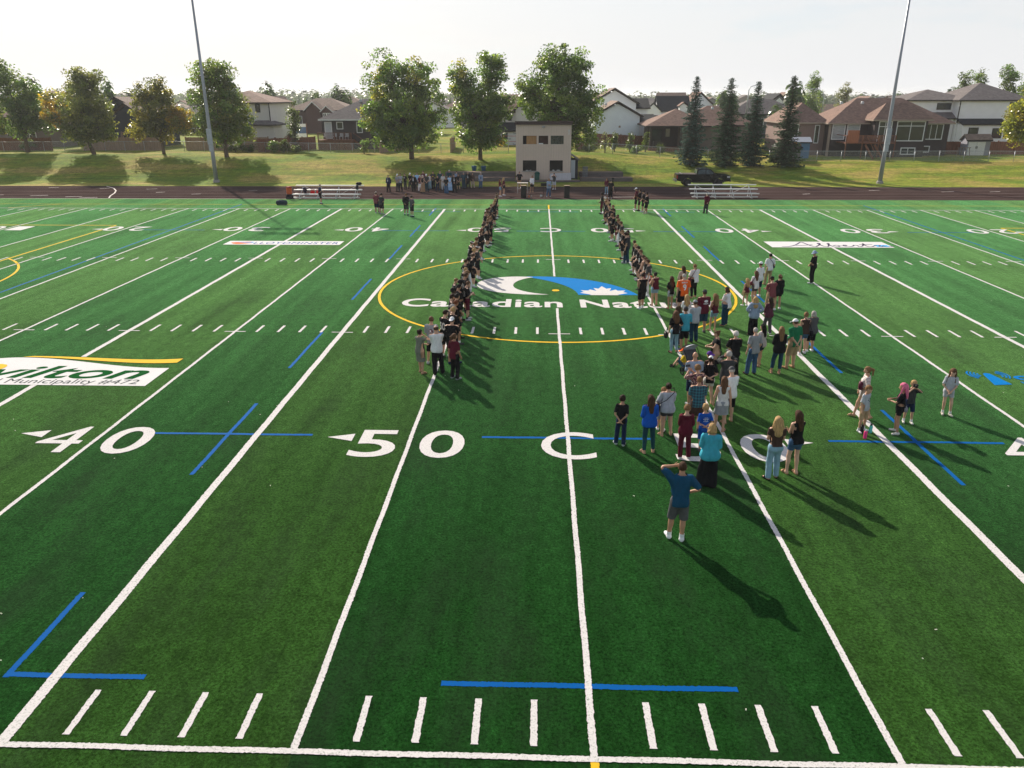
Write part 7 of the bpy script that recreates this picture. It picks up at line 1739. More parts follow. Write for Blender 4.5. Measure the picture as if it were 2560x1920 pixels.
    (-13.89, 72.73, 1.7, 172, 'M', 'hang', 'crew:gr', 'jacket:black', 'trousers:black', 'grey-haired man in black suit among the guests', {'head': (12, 0), 'shoe': 'shoe:black', 'prints': [('*', 'f', 0, 1.25, 0.36, 0.1, (0.72, 0.72, 0.74))]}),
    (-13.84, 74.71, 1.71, 172, 'm', 'front', 'short:bk', 'polo:sky', 'trousers:char', 'man in light blue shirt behind the black suit', {'head': (12, 0), 'shoe': 'shoe:black'}),
    (-13.26, 72.74, 1.65, 172, 'w', 'front', 'bob:wh', 'tee:maroon', 'trousers:white', 'white-haired woman in maroon top and white trousers', {'head': (12, 0), 'shoe': 'shoe:black'}),
    (-13.32, 75.75, 1.79, 172, 'm', 'front', 'short:br', 'polo:maroon', 'trousers:black', 'tall man in maroon shirt at the back of the guests', {'head': (12, 0), 'shoe': 'shoe:black'}),
    (-12.78, 71.56, 1.76, 172, 'w', 'front', 'bob:wh', 'tank:black', 'maxi:tan', 'white-haired woman in black top and long tan skirt', {'head': (12, 0), 'shoe': 'shoe:black'}),
    (-12.49, 72.51, 1.78, 172, 'm', 'front', 'crew:br', 'polo:char', 'trousers:dteal', 'guest in charcoal polo and white cap', {'head': (12, 0), 'shoe': 'shoe:black', 'cap': 'cap:bwhite'}),
    (-12.51, 74.73, 1.6, 172, 'w', 'front', 'bob:lb', 'tank:offw', 'trousers:ldenim', 'woman in white top and light jeans among the guests', {'head': (12, 0), 'shoe': 'shoe:black'}),
    (-12.2, 75.25, 1.8, 172, 'M', 'front', 'crew:br', 'tee:char', 'trousers:black', 'tall man in dark t-shirt with yellow print at the back of the guests', {'head': (12, 0), 'shoe': 'shoe:black', 'prints': [('*', 'f', 0, 1.25, 0.1, 0.12, (0.62, 0.45, 0.02))]}),
    (-11.42, 72.77, 1.62, 172, 'w', 'front', 'long:bk', 'tee:black', 'trousers:navy', 'long-haired woman in black top and navy trousers', {'head': (12, 0), 'shoe': 'shoe:black'}),
    (-11.35, 74.75, 1.92, 172, 'M', 'front', 'crew:br', 'tee:dteal', 'trousers:khaki', 'tall man in teal t-shirt and khaki trousers', {'head': (12, 0), 'shoe': 'shoe:black'}),
    (-10.94, 73.75, 1.69, 172, 'w', 'front', 'long:ab', 'tee:offw', 'trousers:white', 'long-haired woman in white top and white trousers', {'head': (12, 0), 'shoe': 'shoe:black'}),
    (-10.3, 70.9, 1.64, 172, 'W', 'front', 'long:br', 'tee:black', 'wide:denim', 'woman in black top and wide blue trousers in front of the guests', {'head': (12, 0), 'shoe': 'shoe:black'}),
    (-10.5, 75.79, 1.9, 172, 'M', 'front', 'crew:wh', 'polo:dteal', 'trousers:char', 'tall white-haired man at the back of the guests', {'head': (12, 0), 'shoe': 'shoe:black'}),
    (-10.14, 73.03, 1.62, 172, 'W', 'front', 'bob:bk', 'dress:sky', 'maxi:sky', 'woman in pale blue ribbon dress', {'head': (12, 0), 'shoe': 'shoe:black', 'pattern': 'ribbon'}),
    (-9.57, 71.84, 1.82, 190, 'm', 'front', 'short:br', 'jacket:black', 'trousers:black', 'man in black suit beside the ribbon dress', {'head': (12, 0), 'shoe': 'shoe:black', 'prints': [('*', 'f', 0, 1.25, 0.36, 0.1, (0.72, 0.72, 0.74))]}),
    (-9.77, 75.8, 1.76, 190, 'm', 'front', 'short:br', 'polo:lblue', 'trousers:navy', 'man in blue shirt behind the black suits', {'head': (12, 0), 'shoe': 'shoe:black'}),
    (-9.36, 73.78, 1.69, 190, 'w', 'front', 'long:br', 'dress:black', '', 'woman in dark dress near the right end of the guests', {'head': (12, 0), 'shoe': 'shoe:black'}),
    (-8.91, 75.04, 1.7, 190, 'M', 'hang', 'crew:gr', 'polo:dteal', 'trousers:ddenim', 'man in teal shirt and jeans, fourth guest from the right', {'head': (12, 0), 'shoe': 'shoe:black'}),
    (-8.49, 75.3, 1.77, 190, 'm', 'hang', 'crew:gr', 'jacket:black', 'trousers:black', 'man in black suit with white shirt front, third guest from the right', {'head': (12, 0), 'shoe': 'shoe:black', 'prints': [('*', 'f', 0, 1.25, 0.36, 0.1, (0.72, 0.72, 0.74))]}),
    (-7.97, 75.31, 1.69, 190, 'w', 'front', 'long:bk', 'jacket:brown', 'trousers:beige', 'woman in dark cardigan and taupe trousers, second guest from the right', {'head': (12, 0), 'shoe': 'shoe:black'}),
    (-7.14, 75.57, 1.64, 190, 'W', 'front', 'bob:gr', 'jacket:lblue', 'trousers:denim', 'woman in pale blue cardigan at the right end of the guests', {'head': (12, 0), 'shoe': 'shoe:black', 'prints': [('*', 'f', 0, 1.22, 0.34, 0.14, (0.012, 0.022, 0.06))]}),
    (-3.0, 75.79, 1.73, 178, 'M', 'hips', 'crew:br', 'polo:black', 'shorts:tan', 'man in black polo and tan shorts left of the speaker table', {'shoe': 'shoe:white'}),
    (-1.6, 72.1, 1.66, 180, 'w', 'front', 'bun:lb', 'long:bwhite', 'skirt:black', 'woman in white blouse and black skirt on the track', {'shoe': 'shoe:tan'}),
    (0.07, 68.46, 1.74, 178, 'w', 'chest', 'bob:lb', 'jacket:lblue', 'trousers:denim', 'woman in pale blue cardigan speaking at the music stand', {'shoe': 'shoe:white'}),
    (0.73, 74.62, 1.68, 175, 'm', 'camera', 'short:bk', 'tee:char', 'shorts:lgrey', 'man in black t-shirt and grey shorts taking a photograph', {'shoe': 'shoe:white'}),
    (-4.7, 68.43, 1.66, -80, 'w', 'front', 'long:rd', 'tee:maroon', 'short:ldenim', 'long-haired girl in maroon with denim shorts at the far end of the left line', {'shoe': 'shoe:white'}),
    (-4.41, 69.37, 1.72, -75, 'w', 'front', 'long:bl', 'tee:maroon', 'short:char', 'blond girl in maroon at the far end of the left line', {'shoe': 'shoe:white'}),
    (5.93, 70.6, 1.58, 150, 'w', 'front', 'long:ab', 'jacket:maroon', 'tights:ldenim', 'woman in maroon jacket at the far end of the right line', {'shoe': 'shoe:white'}),
    (6.04, 67.31, 1.72, 160, 'M', 'hang', 'crew:br', 'tee:black', 'trousers:black', 'man in black t-shirt and cap beside the camera tripod', {'cap': 'cap:char', 'shoe': 'shoe:white'}),
    (7.53, 59.1, 1.89, 80, 'm', 'front', 'crew:br', 'polo:maroon', 'shorts:black', 'coach in maroon shirt and white cap, first of four on the right side line', {'cap': 'cap:bwhite', 'shoe': 'shoe:white', 'skin_': 'b'}),
    (7.77, 58.6, 1.83, 75, 'm', 'front', 'crew:br', 'polo:black', 'shorts:black', 'bareheaded coach in black, second of four on the right side line', {'shoe': 'shoe:black', 'skin_': 'b'}),
    (7.98, 57.86, 1.79, 75, 'm', 'front', 'crew:br', 'polo:black', 'shorts:black', 'coach in black with white shoes, third of four on the right side line', {'cap': 'cap:black', 'shoe': 'shoe:lgrey'}),
    (8.15, 56.9, 1.73, 75, 'M', 'front', 'crew:br', 'tee:black', 'shorts:black', 'heavy coach in black, fourth and nearest on the right side line', {'cap': 'cap:black', 'shoe': 'shoe:tshoe'}),
    (13.15, 57.11, 1.68, 5, 'm', 'back', 'crew:gr', 'jacket:maroon', 'trousers:char', 'person in maroon jacket standing alone by the right bleacher', {'shoe': 'shoe:brown'}),
    (-14.81, 57.63, 1.71, -20, 'm', 'hang', 'crew:gr', 'tee:plum', 'shorts:navy', 'leftmost of three men by the left side line, in plum', {'shoe': 'shoe:dgrey'}),
    (-14.59, 56.82, 1.74, -15, 'M', 'hang', 'crew:br', 'tee:rose', 'shorts:navy', 'middle of three men by the left side line, in faded maroon t-shirt', {'shoe': 'shoe:lgrey'}),
    (-14.08, 56.24, 1.71, -25, 'M', 'front', 'crew:br', 'tee:char', 'shorts:black', 'rightmost of three men by the left side line, in charcoal with black cap', {'cap': 'cap:black', 'shoe': 'shoe:lgrey'}),
    (-11.93, 55.7, 1.78, -5, 'M', 'back', 'short:lb', 'jacket:black', 'shorts:char', 'man in black jacket with hands clasped behind on the left side line', {'shoe': 'shoe:dteal', 'sock': 'white'}),
    (-11.3, 54.76, 1.7, -35, 'm', 'front', 'crew:br', 'tee:dgrey', 'shorts:black', 'man in grey shirt and cap beside the black jacket on the left side line', {'cap': 'cap:black', 'shoe': 'shoe:navy', 'sock': 'white'}),
    (-20.99, 62.63, 1.8, -80, 'm', 'chest', 'crew:gr', 'tee:navy', 'shorts:black', 'official in navy standing in front of the left bleacher', {'shoe': 'shoe:char', 'sock': 'white'}),
]
PLAYERS = [
    ('left', -4.28, 19.98, 1.78, 'crew:gr'),
    ('left', -4.17, 20.45, 1.82, 'short:rd'),
    ('left', -4.43, 21.66, 1.75, 'curly:db'),
    ('left', -4.19, 21.33, 1.85, 'short:bk'),
    ('left', -4.5, 22.6, 1.79, 'afro:bk'),
    ('left', -4.37, 23.57, 1.72, 'cap'),
    ('left', -4.02, 23.96, 1.78, 'short:ab'),
    ('left', -4.37, 24.01, 1.82, 'curly:bk'),
    ('left', -4.61, 24.63, 1.75, 'crew:lb'),
    ('left', -4.22, 25.25, 1.85, 'short:br'),
    ('left', -4.25, 26.06, 1.79, 'curly:lb'),
    ('left', -4.39, 27.02, 1.72, 'short:bl'),
    ('left', -4.52, 28.67, 1.78, 'short:br'),
    ('left', -4.4, 28.97, 1.82, 'curly:bk'),
    ('left', -4.32, 30.26, 1.75, 'short:br'),
    ('left', -4.31, 31.22, 1.85, 'curly:bl'),
    ('left', -4.19, 32.22, 1.79, 'band'),
    ('left', -4.42, 33.75, 1.72, 'short:lb'),
    ('left', -4.66, 33.78, 1.78, 'band'),
    ('left', -4.47, 34.66, 1.82, 'curly:ab'),
    ('left', -4.42, 37.41, 1.75, 'short:ab'),
    ('left', -4.39, 37.53, 1.85, 'short:rd'),
    ('left', -4.45, 39.84, 1.79, 'curly:db'),
    ('left', -4.28, 41.29, 1.72, 'short:ab'),
    ('left', -4.28, 42.09, 1.78, 'short:lb'),
    ('left', -4.12, 42.62, 1.82, 'short:lb'),
    ('left', -4.34, 43.48, 1.75, 'curly:lb'),
    ('left', -4.25, 43.79, 1.85, 'short:br'),
    ('left', -4.63, 45.36, 1.79, 'short:ab'),
    ('left', -4.51, 46.07, 1.72, 'short:br'),
    ('left', -4.65, 46.71, 1.78, 'curly:ab'),
    ('left', -4.49, 47.19, 1.82, 'short:db'),
    ('left', -4.48, 49.46, 1.75, 'short:lb'),
    ('left', -4.32, 49.83, 1.85, 'short:bl'),
    ('left', -4.34, 51.25, 1.79, 'curly:lb'),
    ('left', -4.39, 53.29, 1.72, 'short:bl'),
    ('left', -4.37, 54.09, 1.78, 'short:br'),
    ('left', -4.38, 54.9, 1.82, 'short:ab'),
    ('left', -4.46, 56.79, 1.75, 'short:br'),
    ('right', 4.51, 29.37, 1.78, 'short:ab'),
    ('right', 4.54, 28.63, 1.82, 'short:br'),
    ('right', 4.54, 31.54, 1.75, 'short:ab'),
    ('right', 4.47, 32.06, 1.85, 'short:db'),
    ('right', 4.46, 33.18, 1.79, 'short:bl'),
    ('right', 4.53, 34.49, 1.72, 'short:br'),
    ('right', 4.48, 37.55, 1.78, 'short:bk'),
    ('right', 4.27, 36.52, 1.82, 'curly:db'),
    ('right', 4.22, 37.8, 1.75, 'short:lb'),
    ('right', 4.41, 40.6, 1.85, 'short:ab'),
    ('right', 4.39, 42.01, 1.79, 'short:lb'),
    ('right', 4.44, 43.61, 1.72, 'curly:ab'),
    ('right', 4.53, 44.07, 1.78, 'short:br'),
    ('right', 4.16, 43.87, 1.82, 'short:ab'),
    ('right', 4.49, 47.3, 1.75, 'curly:br'),
    ('right', 4.25, 47.41, 1.85, 'short:bl'),
    ('right', 4.64, 48.87, 1.79, 'short:lb'),
    ('right', 4.42, 50.76, 1.72, 'curly:bl'),
    ('right', 4.3, 51.47, 1.78, 'short:lb'),
    ('right', 4.58, 51.88, 1.82, 'short:br'),
    ('right', 4.54, 53.29, 1.75, 'short:lb'),
    ('right', 4.37, 53.13, 1.85, 'short:wh'),
    ('right', 4.39, 56.66, 1.79, 'curly:bk'),
]
CLO = {'black': (0.012, 0.012, 0.014), 'navy': (0.012, 0.022, 0.06), 'maroon': (0.105, 0.012, 0.026), 'white': (0.72, 0.72, 0.74), 'offw': (0.62, 0.6, 0.57), 'grey': (0.27, 0.28, 0.3), 'lgrey': (0.4, 0.42, 0.46), 'char': (0.045, 0.047, 0.05), 'teal': (0.01, 0.21, 0.36), 'turq': (0.05, 0.33, 0.44), 'blue': (0.01, 0.085, 0.42), 'sage': (0.17, 0.175, 0.145), 'khaki': (0.36, 0.26, 0.15), 'tan': (0.33, 0.2, 0.11), 'brown': (0.06, 0.035, 0.028), 'denim': (0.045, 0.1, 0.19), 'ldenim': (0.22, 0.36, 0.46), 'ddenim': (0.012, 0.045, 0.085), 'orange': (0.85, 0.13, 0.02), 'green': (0.012, 0.15, 0.065), 'yellow': (0.62, 0.45, 0.02), 'red': (0.42, 0.015, 0.03), 'pink': (0.6, 0.1, 0.25), 'lblue': (0.26, 0.33, 0.45), 'beige': (0.42, 0.32, 0.26), 'dteal': (0.012, 0.055, 0.075), 'petrol': (0.01, 0.062, 0.125), 'plum': (0.1, 0.03, 0.05), 'rose': (0.2, 0.055, 0.065), 'sky': (0.3, 0.5, 0.75), 'skin': (0.5, 0.3, 0.2), 'dgrey': (0.09, 0.09, 0.095), 'purple': (0.09, 0.03, 0.22), 'bwhite': (0.78, 0.78, 0.8), 'tshoe': (0.5, 0.46, 0.4)}
# ------------------------------------------------------------ placing the people
def col(s): return CLO[s]
def pat_stripe():
    m, t, b = _new('striped_cloth'); b.inputs['Roughness'].default_value = .85
    tcn = N(t, 'ShaderNodeTexCoord'); sp = N(t, 'ShaderNodeSeparateXYZ'); t.links.new(tcn.outputs['Object'], sp.inputs[0])
    mu = N(t, 'ShaderNodeMath', operation='MULTIPLY'); mu.inputs[1].default_value = 22; t.links.new(sp.outputs['Z'], mu.inputs[0])
    fr = N(t, 'ShaderNodeMath', operation='FRACT'); t.links.new(mu.outputs[0], fr.inputs[0])
    gt = N(t, 'ShaderNodeMath', operation='GREATER_THAN'); gt.inputs[1].default_value = .66; t.links.new(fr.outputs[0], gt.inputs[0])
    mx = N(t, 'ShaderNodeMix', data_type='RGBA'); t.links.new(gt.outputs[0], mx.inputs['Factor']); mx.inputs['A'].default_value = (.68, .64, .62, 1); mx.inputs['B'].default_value = (.22, .08, .09, 1)
    t.links.new(mx.outputs['Result'], b.inputs['Base Color']); return m
def pat_plaid():
    m, t, b = _new('plaid_cloth'); b.inputs['Roughness'].default_value = .85
    tcn = N(t, 'ShaderNodeTexCoord'); sp = N(t, 'ShaderNodeSeparateXYZ'); t.links.new(tcn.outputs['Object'], sp.inputs[0])
    def band(src, f, th):
        mu = N(t, 'ShaderNodeMath', operation='MULTIPLY'); mu.inputs[1].default_value = f; t.links.new(src, mu.inputs[0])
        fr = N(t, 'ShaderNodeMath', operation='FRACT'); t.links.new(mu.outputs[0], fr.inputs[0])
        gt = N(t, 'ShaderNodeMath', operation='GREATER_THAN'); gt.inputs[1].default_value = th; t.links.new(fr.outputs[0], gt.inputs[0]); return gt.outputs[0]
    a = band(sp.outputs['Z'], 11, .5); c = band(sp.outputs['X'], 12, .5)
    ad = N(t, 'ShaderNodeMath', operation='ADD'); t.links.new(a, ad.inputs[0]); t.links.new(c, ad.inputs[1])
    r = N(t, 'ShaderNodeValToRGB'); dv = N(t, 'ShaderNodeMath', operation='MULTIPLY'); dv.inputs[1].default_value = .5; t.links.new(ad.outputs[0], dv.inputs[0]); t.links.new(dv.outputs[0], r.inputs[0])
    e = r.color_ramp.elements; e[0].color = (.03, .17, .20, 1); e[1].color = (.012, .03, .05, 1); k = e.new(.5); k.color = (.02, .09, .12, 1)
    t.links.new(r.outputs[0], b.inputs['Base Color']); return m
def pat_noise(name, stops, scale):
    m, t, b = _new(name); b.inputs['Roughness'].default_value = .85
    tcn = N(t, 'ShaderNodeTexCoord'); v = N(t, 'ShaderNodeTexVoronoi'); v.inputs['Scale'].default_value = scale; t.links.new(tcn.outputs['Object'], v.inputs['Vector'])
    r = N(t, 'ShaderNodeValToRGB'); r.color_ramp.interpolation = 'CONSTANT'; sp = N(t, 'ShaderNodeSeparateColor'); t.links.new(v.outputs['Color'], sp.inputs[0]); t.links.new(sp.outputs[0], r.inputs[0])
    e = r.color_ramp.elements; e[0].color = (*stops[0], 1); e[1].position = .5; e[1].color = (*stops[1], 1)
    for i, s in enumerate(stops[2:]): k = e.new(.68 + .16 * i); k.color = (*s, 1)
    t.links.new(r.outputs[0], b.inputs['Base Color']); return m
def pat_ribbon():
    m, t, b = _new('ribbon_cloth'); b.inputs['Roughness'].default_value = .8
    tcn = N(t, 'ShaderNodeTexCoord'); sp = N(t, 'ShaderNodeSeparateXYZ'); t.links.new(tcn.outputs['Object'], sp.inputs[0])
    mr = N(t, 'ShaderNodeMapRange'); mr.inputs['From Min'].default_value = .1; mr.inputs['From Max'].default_value = 1.5; t.links.new(sp.outputs['Z'], mr.inputs['Value'])
    r = N(t, 'ShaderNodeValToRGB'); r.color_ramp.interpolation = 'CONSTANT'; t.links.new(mr.outputs[0], r.inputs[0]); e = r.color_ramp.elements
    e[0].color = (.3, .5, .78, 1); e[1].position = .32; e[1].color = (.45, .62, .85, 1)
    for p, c in ((.03, (.75, .75, .8)), (.08, (.1, .25, .6)), (.14, (.8, .5, .1)), (.18, (.75, .78, .82)), (.22, (.55, .06, .05)), (.27, (.75, .78, .85))): k = e.new(p); k.color = (*c, 1)
    t.links.new(r.outputs[0], b.inputs['Base Color']); return m
PATS = {'stripe': pat_stripe(), 'plaid': pat_plaid(), 'floral': pat_noise('floral_cloth', [(.05, .015, .02), (.28, .10, .12), (.45, .32, .28), (.10, .03, .05)], 34), 'ribbon': pat_ribbon()}

def pick_lod(x, y):
    d = math.hypot(x - CAM[0], y - CAM[1]); return 0 if d < 27 else 1 if d < 52 else 2
for i, (x, y, h, face, body, pose, hair, top, bottom, label, k) in enumerate(PEOPLE):
    k = dict(k)
    kw = dict(seed=i + 1, lod=pick_lod(x, y), twist=(0, 9, -7, 4, -11, 6)[i % 6])
    if 'shoe' in k: a, c = k['shoe'].split(':'); kw['shoe'] = (a, col(c))
    else: kw['shoe'] = ('shoe', col('grey'))
    if 'sock' in k: kw['sock'] = col(k['sock'])
    if 'cap' in k: a, c = k['cap'].split(':'); kw['cap'] = (a, col(c))
    if 'pattern' in k: kw['pattern'] = PATS[k['pattern']]
    for q in ('head', 'stance', 'prints', 'skin_'):
        if q in k: kw[q] = k[q]
    if 'skin_' not in k: kw['skin_'] = 'aabae'[i % 5]
    if 'head' not in k: kw['head'] = ((6, 14, 3, 10, 18)[i % 5], (0, 10, -8, 4, -14)[i % 5])
    o = person(x, y, h, face + (0, 6, -5, 3, -3)[i % 5] * (0 if 'prints' in k else 1), body, pose, tuple(hair.split(':')) if hair else None,
               (top.split(':')[0], col(top.split(':')[1])) if top else None, (bottom.split(':')[0], col(bottom.split(':')[1])) if bottom else None, label,
               group='guests on the track' if 'guest' in label else 'people around the field', **kw)

HAIRW = {'br': 'brown', 'db': 'dark brown', 'bk': 'black', 'bl': 'blond', 'lb': 'light brown', 'gr': 'grey', 'wh': 'pale blond', 'rd': 'reddish', 'ab': 'auburn'}
ORD = ['first', 'second', 'third', 'fourth', 'fifth', 'sixth', 'seventh', 'eighth', 'ninth', 'tenth'] + ['%dth' % n for n in range(11, 60)]
for n in (21, 31, 41): ORD[n - 1] = '%dst' % n
for n in (22, 32, 42): ORD[n - 1] = '%dnd' % n
for n in (23, 33, 43): ORD[n - 1] = '%drd' % n
COMBO = [('t', 'front', (22, 0), 0), ('t', 'back', (28, 8), 1), ('t', 'cross', (18, -6), 2), ('m', 'front', (25, 5), 3), ('t', 'hang2', (24, 0), 4), ('M', 'front', (20, 0), 5), ('m', 'back', (15, -10), 6), ('t', 'hips', (20, 5), 7), ('t', 'chest', (26, -4), 8), ('t', 'front', (12, 14), 9)]
cnt_ = {'left': 0, 'right': 0}
for i, (side, x, y, h, hr) in enumerate(PLAYERS):
    n = cnt_[side]; cnt_[side] += 1
    body, pose, head, seed = COMBO[(i * 3 + i // 10) % len(COMBO)]
    cap = None; hair = hr
    if hr == 'band': hair = 'short:br'; cap = ('band', CLO['white'])
    if hr == 'cap': hair = 'short:bk'; cap = ('cap', CLO['black'])
    face = (-72 if side == 'left' else 82) + (0, 12, -14, 6, -8, 16)[i % 6]
    skin_ = 'd' if hair.startswith('afro') or hair == 'curly:bk' else 'abea'[i % 4]
    num = str((i * 37 + 11) % 89 + 3)
    btm = ('shorts', CLO['black']); 
    if i % 9 == 4: btm = ('crop', CLO['white'])
    if i % 11 == 6: btm = ('shorts', CLO['maroon'])
    extra = 'headbanded ' if hr == 'band' else 'black-capped ' if hr == 'cap' else ''
    person(x, y, h, face, body, pose, tuple(hair.split(':')), ('jersey', CLO['black'] if i % 8 else CLO['char']), btm,
           '%s%s-haired player, %s black jersey from the near end of the %s line' % (extra, HAIRW[hair.split(':')[1]], ORD[n], side),
           lod=pick_lod(x, y), skin_=skin_, shoe=('shoe', CLO[('white', 'char', 'lgrey', 'black')[i % 4]]), sock=CLO['white'] if i % 3 else CLO['black'], cap=cap, head=head, seed=900 + seed,
           group='players lined up along the %s line' % side,
           prints=[(num, 'b', 0, 1.22, .24, .13 * len(num), CLO['offw']), (num, 'f', 0, 1.22, .20, .11 * len(num), CLO['offw'])])

# children carried or sitting
p_tod = [p for p in PEOPLE if 'carrying a toddler in red' in p[9]][0]
person(p_tod[0] + .06, p_tod[1] + .16, .92, 60, 'c', 'chest', ('short', 'lb'), ('tee', CLO['red']), ('shorts', CLO['sage']), 'toddler in red t-shirt and blue cap held by the white-haired woman', z=.86, lod=1, cap=('cap', CLO['blue']), stance='sit', seed=501, shoe=('shoe', CLO['grey']))
p_t2 = [p for p in PEOPLE if 'carrying a toddler' in p[9] and 'maroon' in p[9]][0]
person(p_t2[0] - .16, p_t2[1] + .24, .85, -160, 'c', 'chest', ('short', 'lb'), ('tee', CLO['rose']), ('shorts', CLO['grey']), 'toddler in an orange hat carried by the woman in maroon tank top', z=.92, lod=1, cap=('band', CLO['orange']), stance='sit', seed=502, shoe=('shoe', CLO['white']))
person(4.44, 17.9, 1.30, 75, 'c', 'knees', ('short', 'lb'), ('tee', CLO['yellow']), ('shorts', CLO['denim']), 'boy in orange cap and yellow t-shirt sitting on the turf', z=.0, lod=0, cap=('cap', CLO['orange']), stance='sit', seed=503, shoe=('shoe', CLO['black']), head=(10, 0))
# ------------------------------------------------------------ things the people carry or have put down
def find(txt): return [p for p in PEOPLE if txt in p[9]][0]
def local(p, dx, dy, z):
    """a point in a person's own frame (right, forward, up)"""
    a = rad(p[3]); return (p[0] + dx * math.cos(a) - dy * math.sin(a), p[1] + dx * math.sin(a) + dy * math.cos(a), z)
def handbag(label, p, dx, dy, z, c, w=.30, h=.22, d=.13, strap=None, name='handbag'):
    o = empty(name, local(p, dx, dy, z), rad(p[3])); tag(o, label, 'bag')
    m_ = mat('bag_leather', c, rough=.5, var=.2, vscale=8)
    mb = MB(); n = 8
    for k, (zz, s_) in enumerate([(-h / 2, .8), (-h * .4, 1.0), (h * .25, 1.0), (h / 2, .78)]):
        for i in range(n):
            a = 2 * math.pi * i / n + .39; mb.v.append((d / 2 * s_ * math.copysign(abs(math.cos(a)) ** .6, math.cos(a)), w / 2 * s_ * math.copysign(abs(math.sin(a)) ** .6, math.sin(a)), zz))
    for k in range(3):
        for i in range(n): mb.f.append((k * n + i, k * n + (i + 1) % n, (k + 1) * n + (i + 1) % n, (k + 1) * n + i)); mb.m.append(0)
    mb.f += [tuple(range(n))[::-1], tuple(range(3 * n, 4 * n))]; mb.m += [0, 0]
    mb.build('body', m_, o, smooth=True)
    if strap: MB().tube([(a - dx, b_ - dy, c_ - z) for a, b_, c_ in strap], .012, 5).build('strap', m_, o)
    return o
p = find('holding a handbag'); handbag('black handbag hanging at the side of the woman with wavy brown hair', p, -.36, .0, .74, (.014, .013, .013), strap=[(-.34, -.1, .83), (-.30, .0, 1.05), (-.34, .1, .83)])
p = find('crossbody bag'); q = find('black crossbody bag'); handbag('black crossbody bag on the woman in pale denim shirt', q, -.32, -.02, .92, (.014, .013, .014), w=.32, h=.26, strap=[(-.30, -.12, 1.05), (-.12, -.21, 1.2), (.10, -.19, 1.42), (.13, -.05, 1.52), (.05, .14, 1.40)])
p = find('patterned sleeveless'); handbag('dark crossbody bag on the woman in patterned sleeveless top', p, .20, -.15, .86, (.012, .014, .02), w=.16, h=.22, strap=[(.20, -.17, .97), (.08, -.18, 1.2), (-.08, -.16, 1.42), (-.12, -.03, 1.50)])
p = find('black leggings'); handbag('maroon purse of the woman in white top and black leggings', p, -.28, .05, .92, (.12, .02, .035), w=.24, h=.22, strap=[(-.28, -.05, 1.02), (-.2, -.13, 1.25), (-.05, -.12, 1.47), (.02, .0, 1.50)])
p = find('sling bag'); handbag('small dark sling bag of the young man in khaki trousers', p, .24, .03, 1.0, (.02, .03, .09), w=.18, h=.22, strap=[(.20, -.1, 1.1), (.02, -.16, 1.3), (-.12, -.10, 1.45)])
p = find('shoulder bag'); handbag('maroon shoulder bag of the woman in white top by the thick line', p, -.24, .03, 1.0, (.12, .02, .03), w=.22, h=.18, strap=[(-.24, -.04, 1.08), (-.12, -.12, 1.3), (.06, -.12, 1.46)])
p = find('pink hair'); handbag('grey belt bag worn by the girl with pink hair', p, -.03, -.13, .80, (.22, .21, .23), w=.12, h=.13, d=.30, name='belt_bag')
p = find('walking left'); handbag('dark maroon bag carried by the woman with ponytail walking left', p, -.12, .16, 1.10, (.08, .012, .03), w=.12, h=.24, d=.2)
p = find('pink hair')
p = find('holding up a phone'); o = empty('phone', local(p, -.17, .42, 1.50), rad(p[3])); tag(o, 'dark phone held up by the woman in floral blouse', 'phone'); MB().box(-.075, .075, -.005, .005, -.036, .036).build('case', M_TRIMD, o); MB().box(-.07, .07, -.008, -.0055, -.032, .032).build('screen', mat('phone_screen', (.05, .06, .08), rough=.1), o)
p = find('looking through a camera'); o = empty('camera_device', local(p, 0, .20, 1.27), rad(p[3])); tag(o, 'black camera held to the face of the fair-haired boy', 'camera'); MB().box(-.065, .065, -.03, .03, -.045, .045).build('body', M_TRIMD, o); MB().tube([(0, .03, 0), (0, .11, 0)], [.036, .04], 12).build('lens', M_TRIMD, o, smooth=True)
for i, (x, y, c, lab) in enumerate([(8.62, 11.78, (.75, .05, .22), 'bright pink water bottle on the turf'), (8.93, 12.18, (.10, .52, .48), 'mint green water bottle on the thick white line'), (8.66, 12.14, (.015, .015, .02), 'black water bottle beside the mint one')]):
    o = empty('water_bottle', (x, y, .0)); tag(o, lab, 'bottle'); MB().lathe([(.046, 0), (.048, .02), (.048, .21), (.036, .24)], 0, 0, 0, 14).build('body', mat('steel_bottle', c, rough=.35, var=.05), o, smooth=True); MB().lathe([(.034, .24), (.034, .275), (.012, .285)], 0, 0, 0, 10).build('cap', M_TRIMD if i else mat('white_cap', (.6, .6, .6)), o); MB().tube([(-.03, 0, .27), (-.02, 0, .31), (.02, 0, .31), (.03, 0, .27)], .006, 5).build('loop', M_TRIMD, o)

# scraps blown over the turf
sc = MB(); r6 = random.Random(3)
for k in range(70):
    x, y = r6.uniform(-26, 26), r6.uniform(.6, 40) ** 1.0; a = r6.uniform(0, 3.14); L = r6.uniform(.015, .05)
    sc.bar((x, y, .012), (x + L * math.cos(a), y + L * math.sin(a), .016), .018, .006)
tag(sc.build('paper_scraps', mat('scrap_paper', (.55, .52, .45))), 'tiny pale scraps and leaves scattered over the turf', 'litter', kind='stuff')
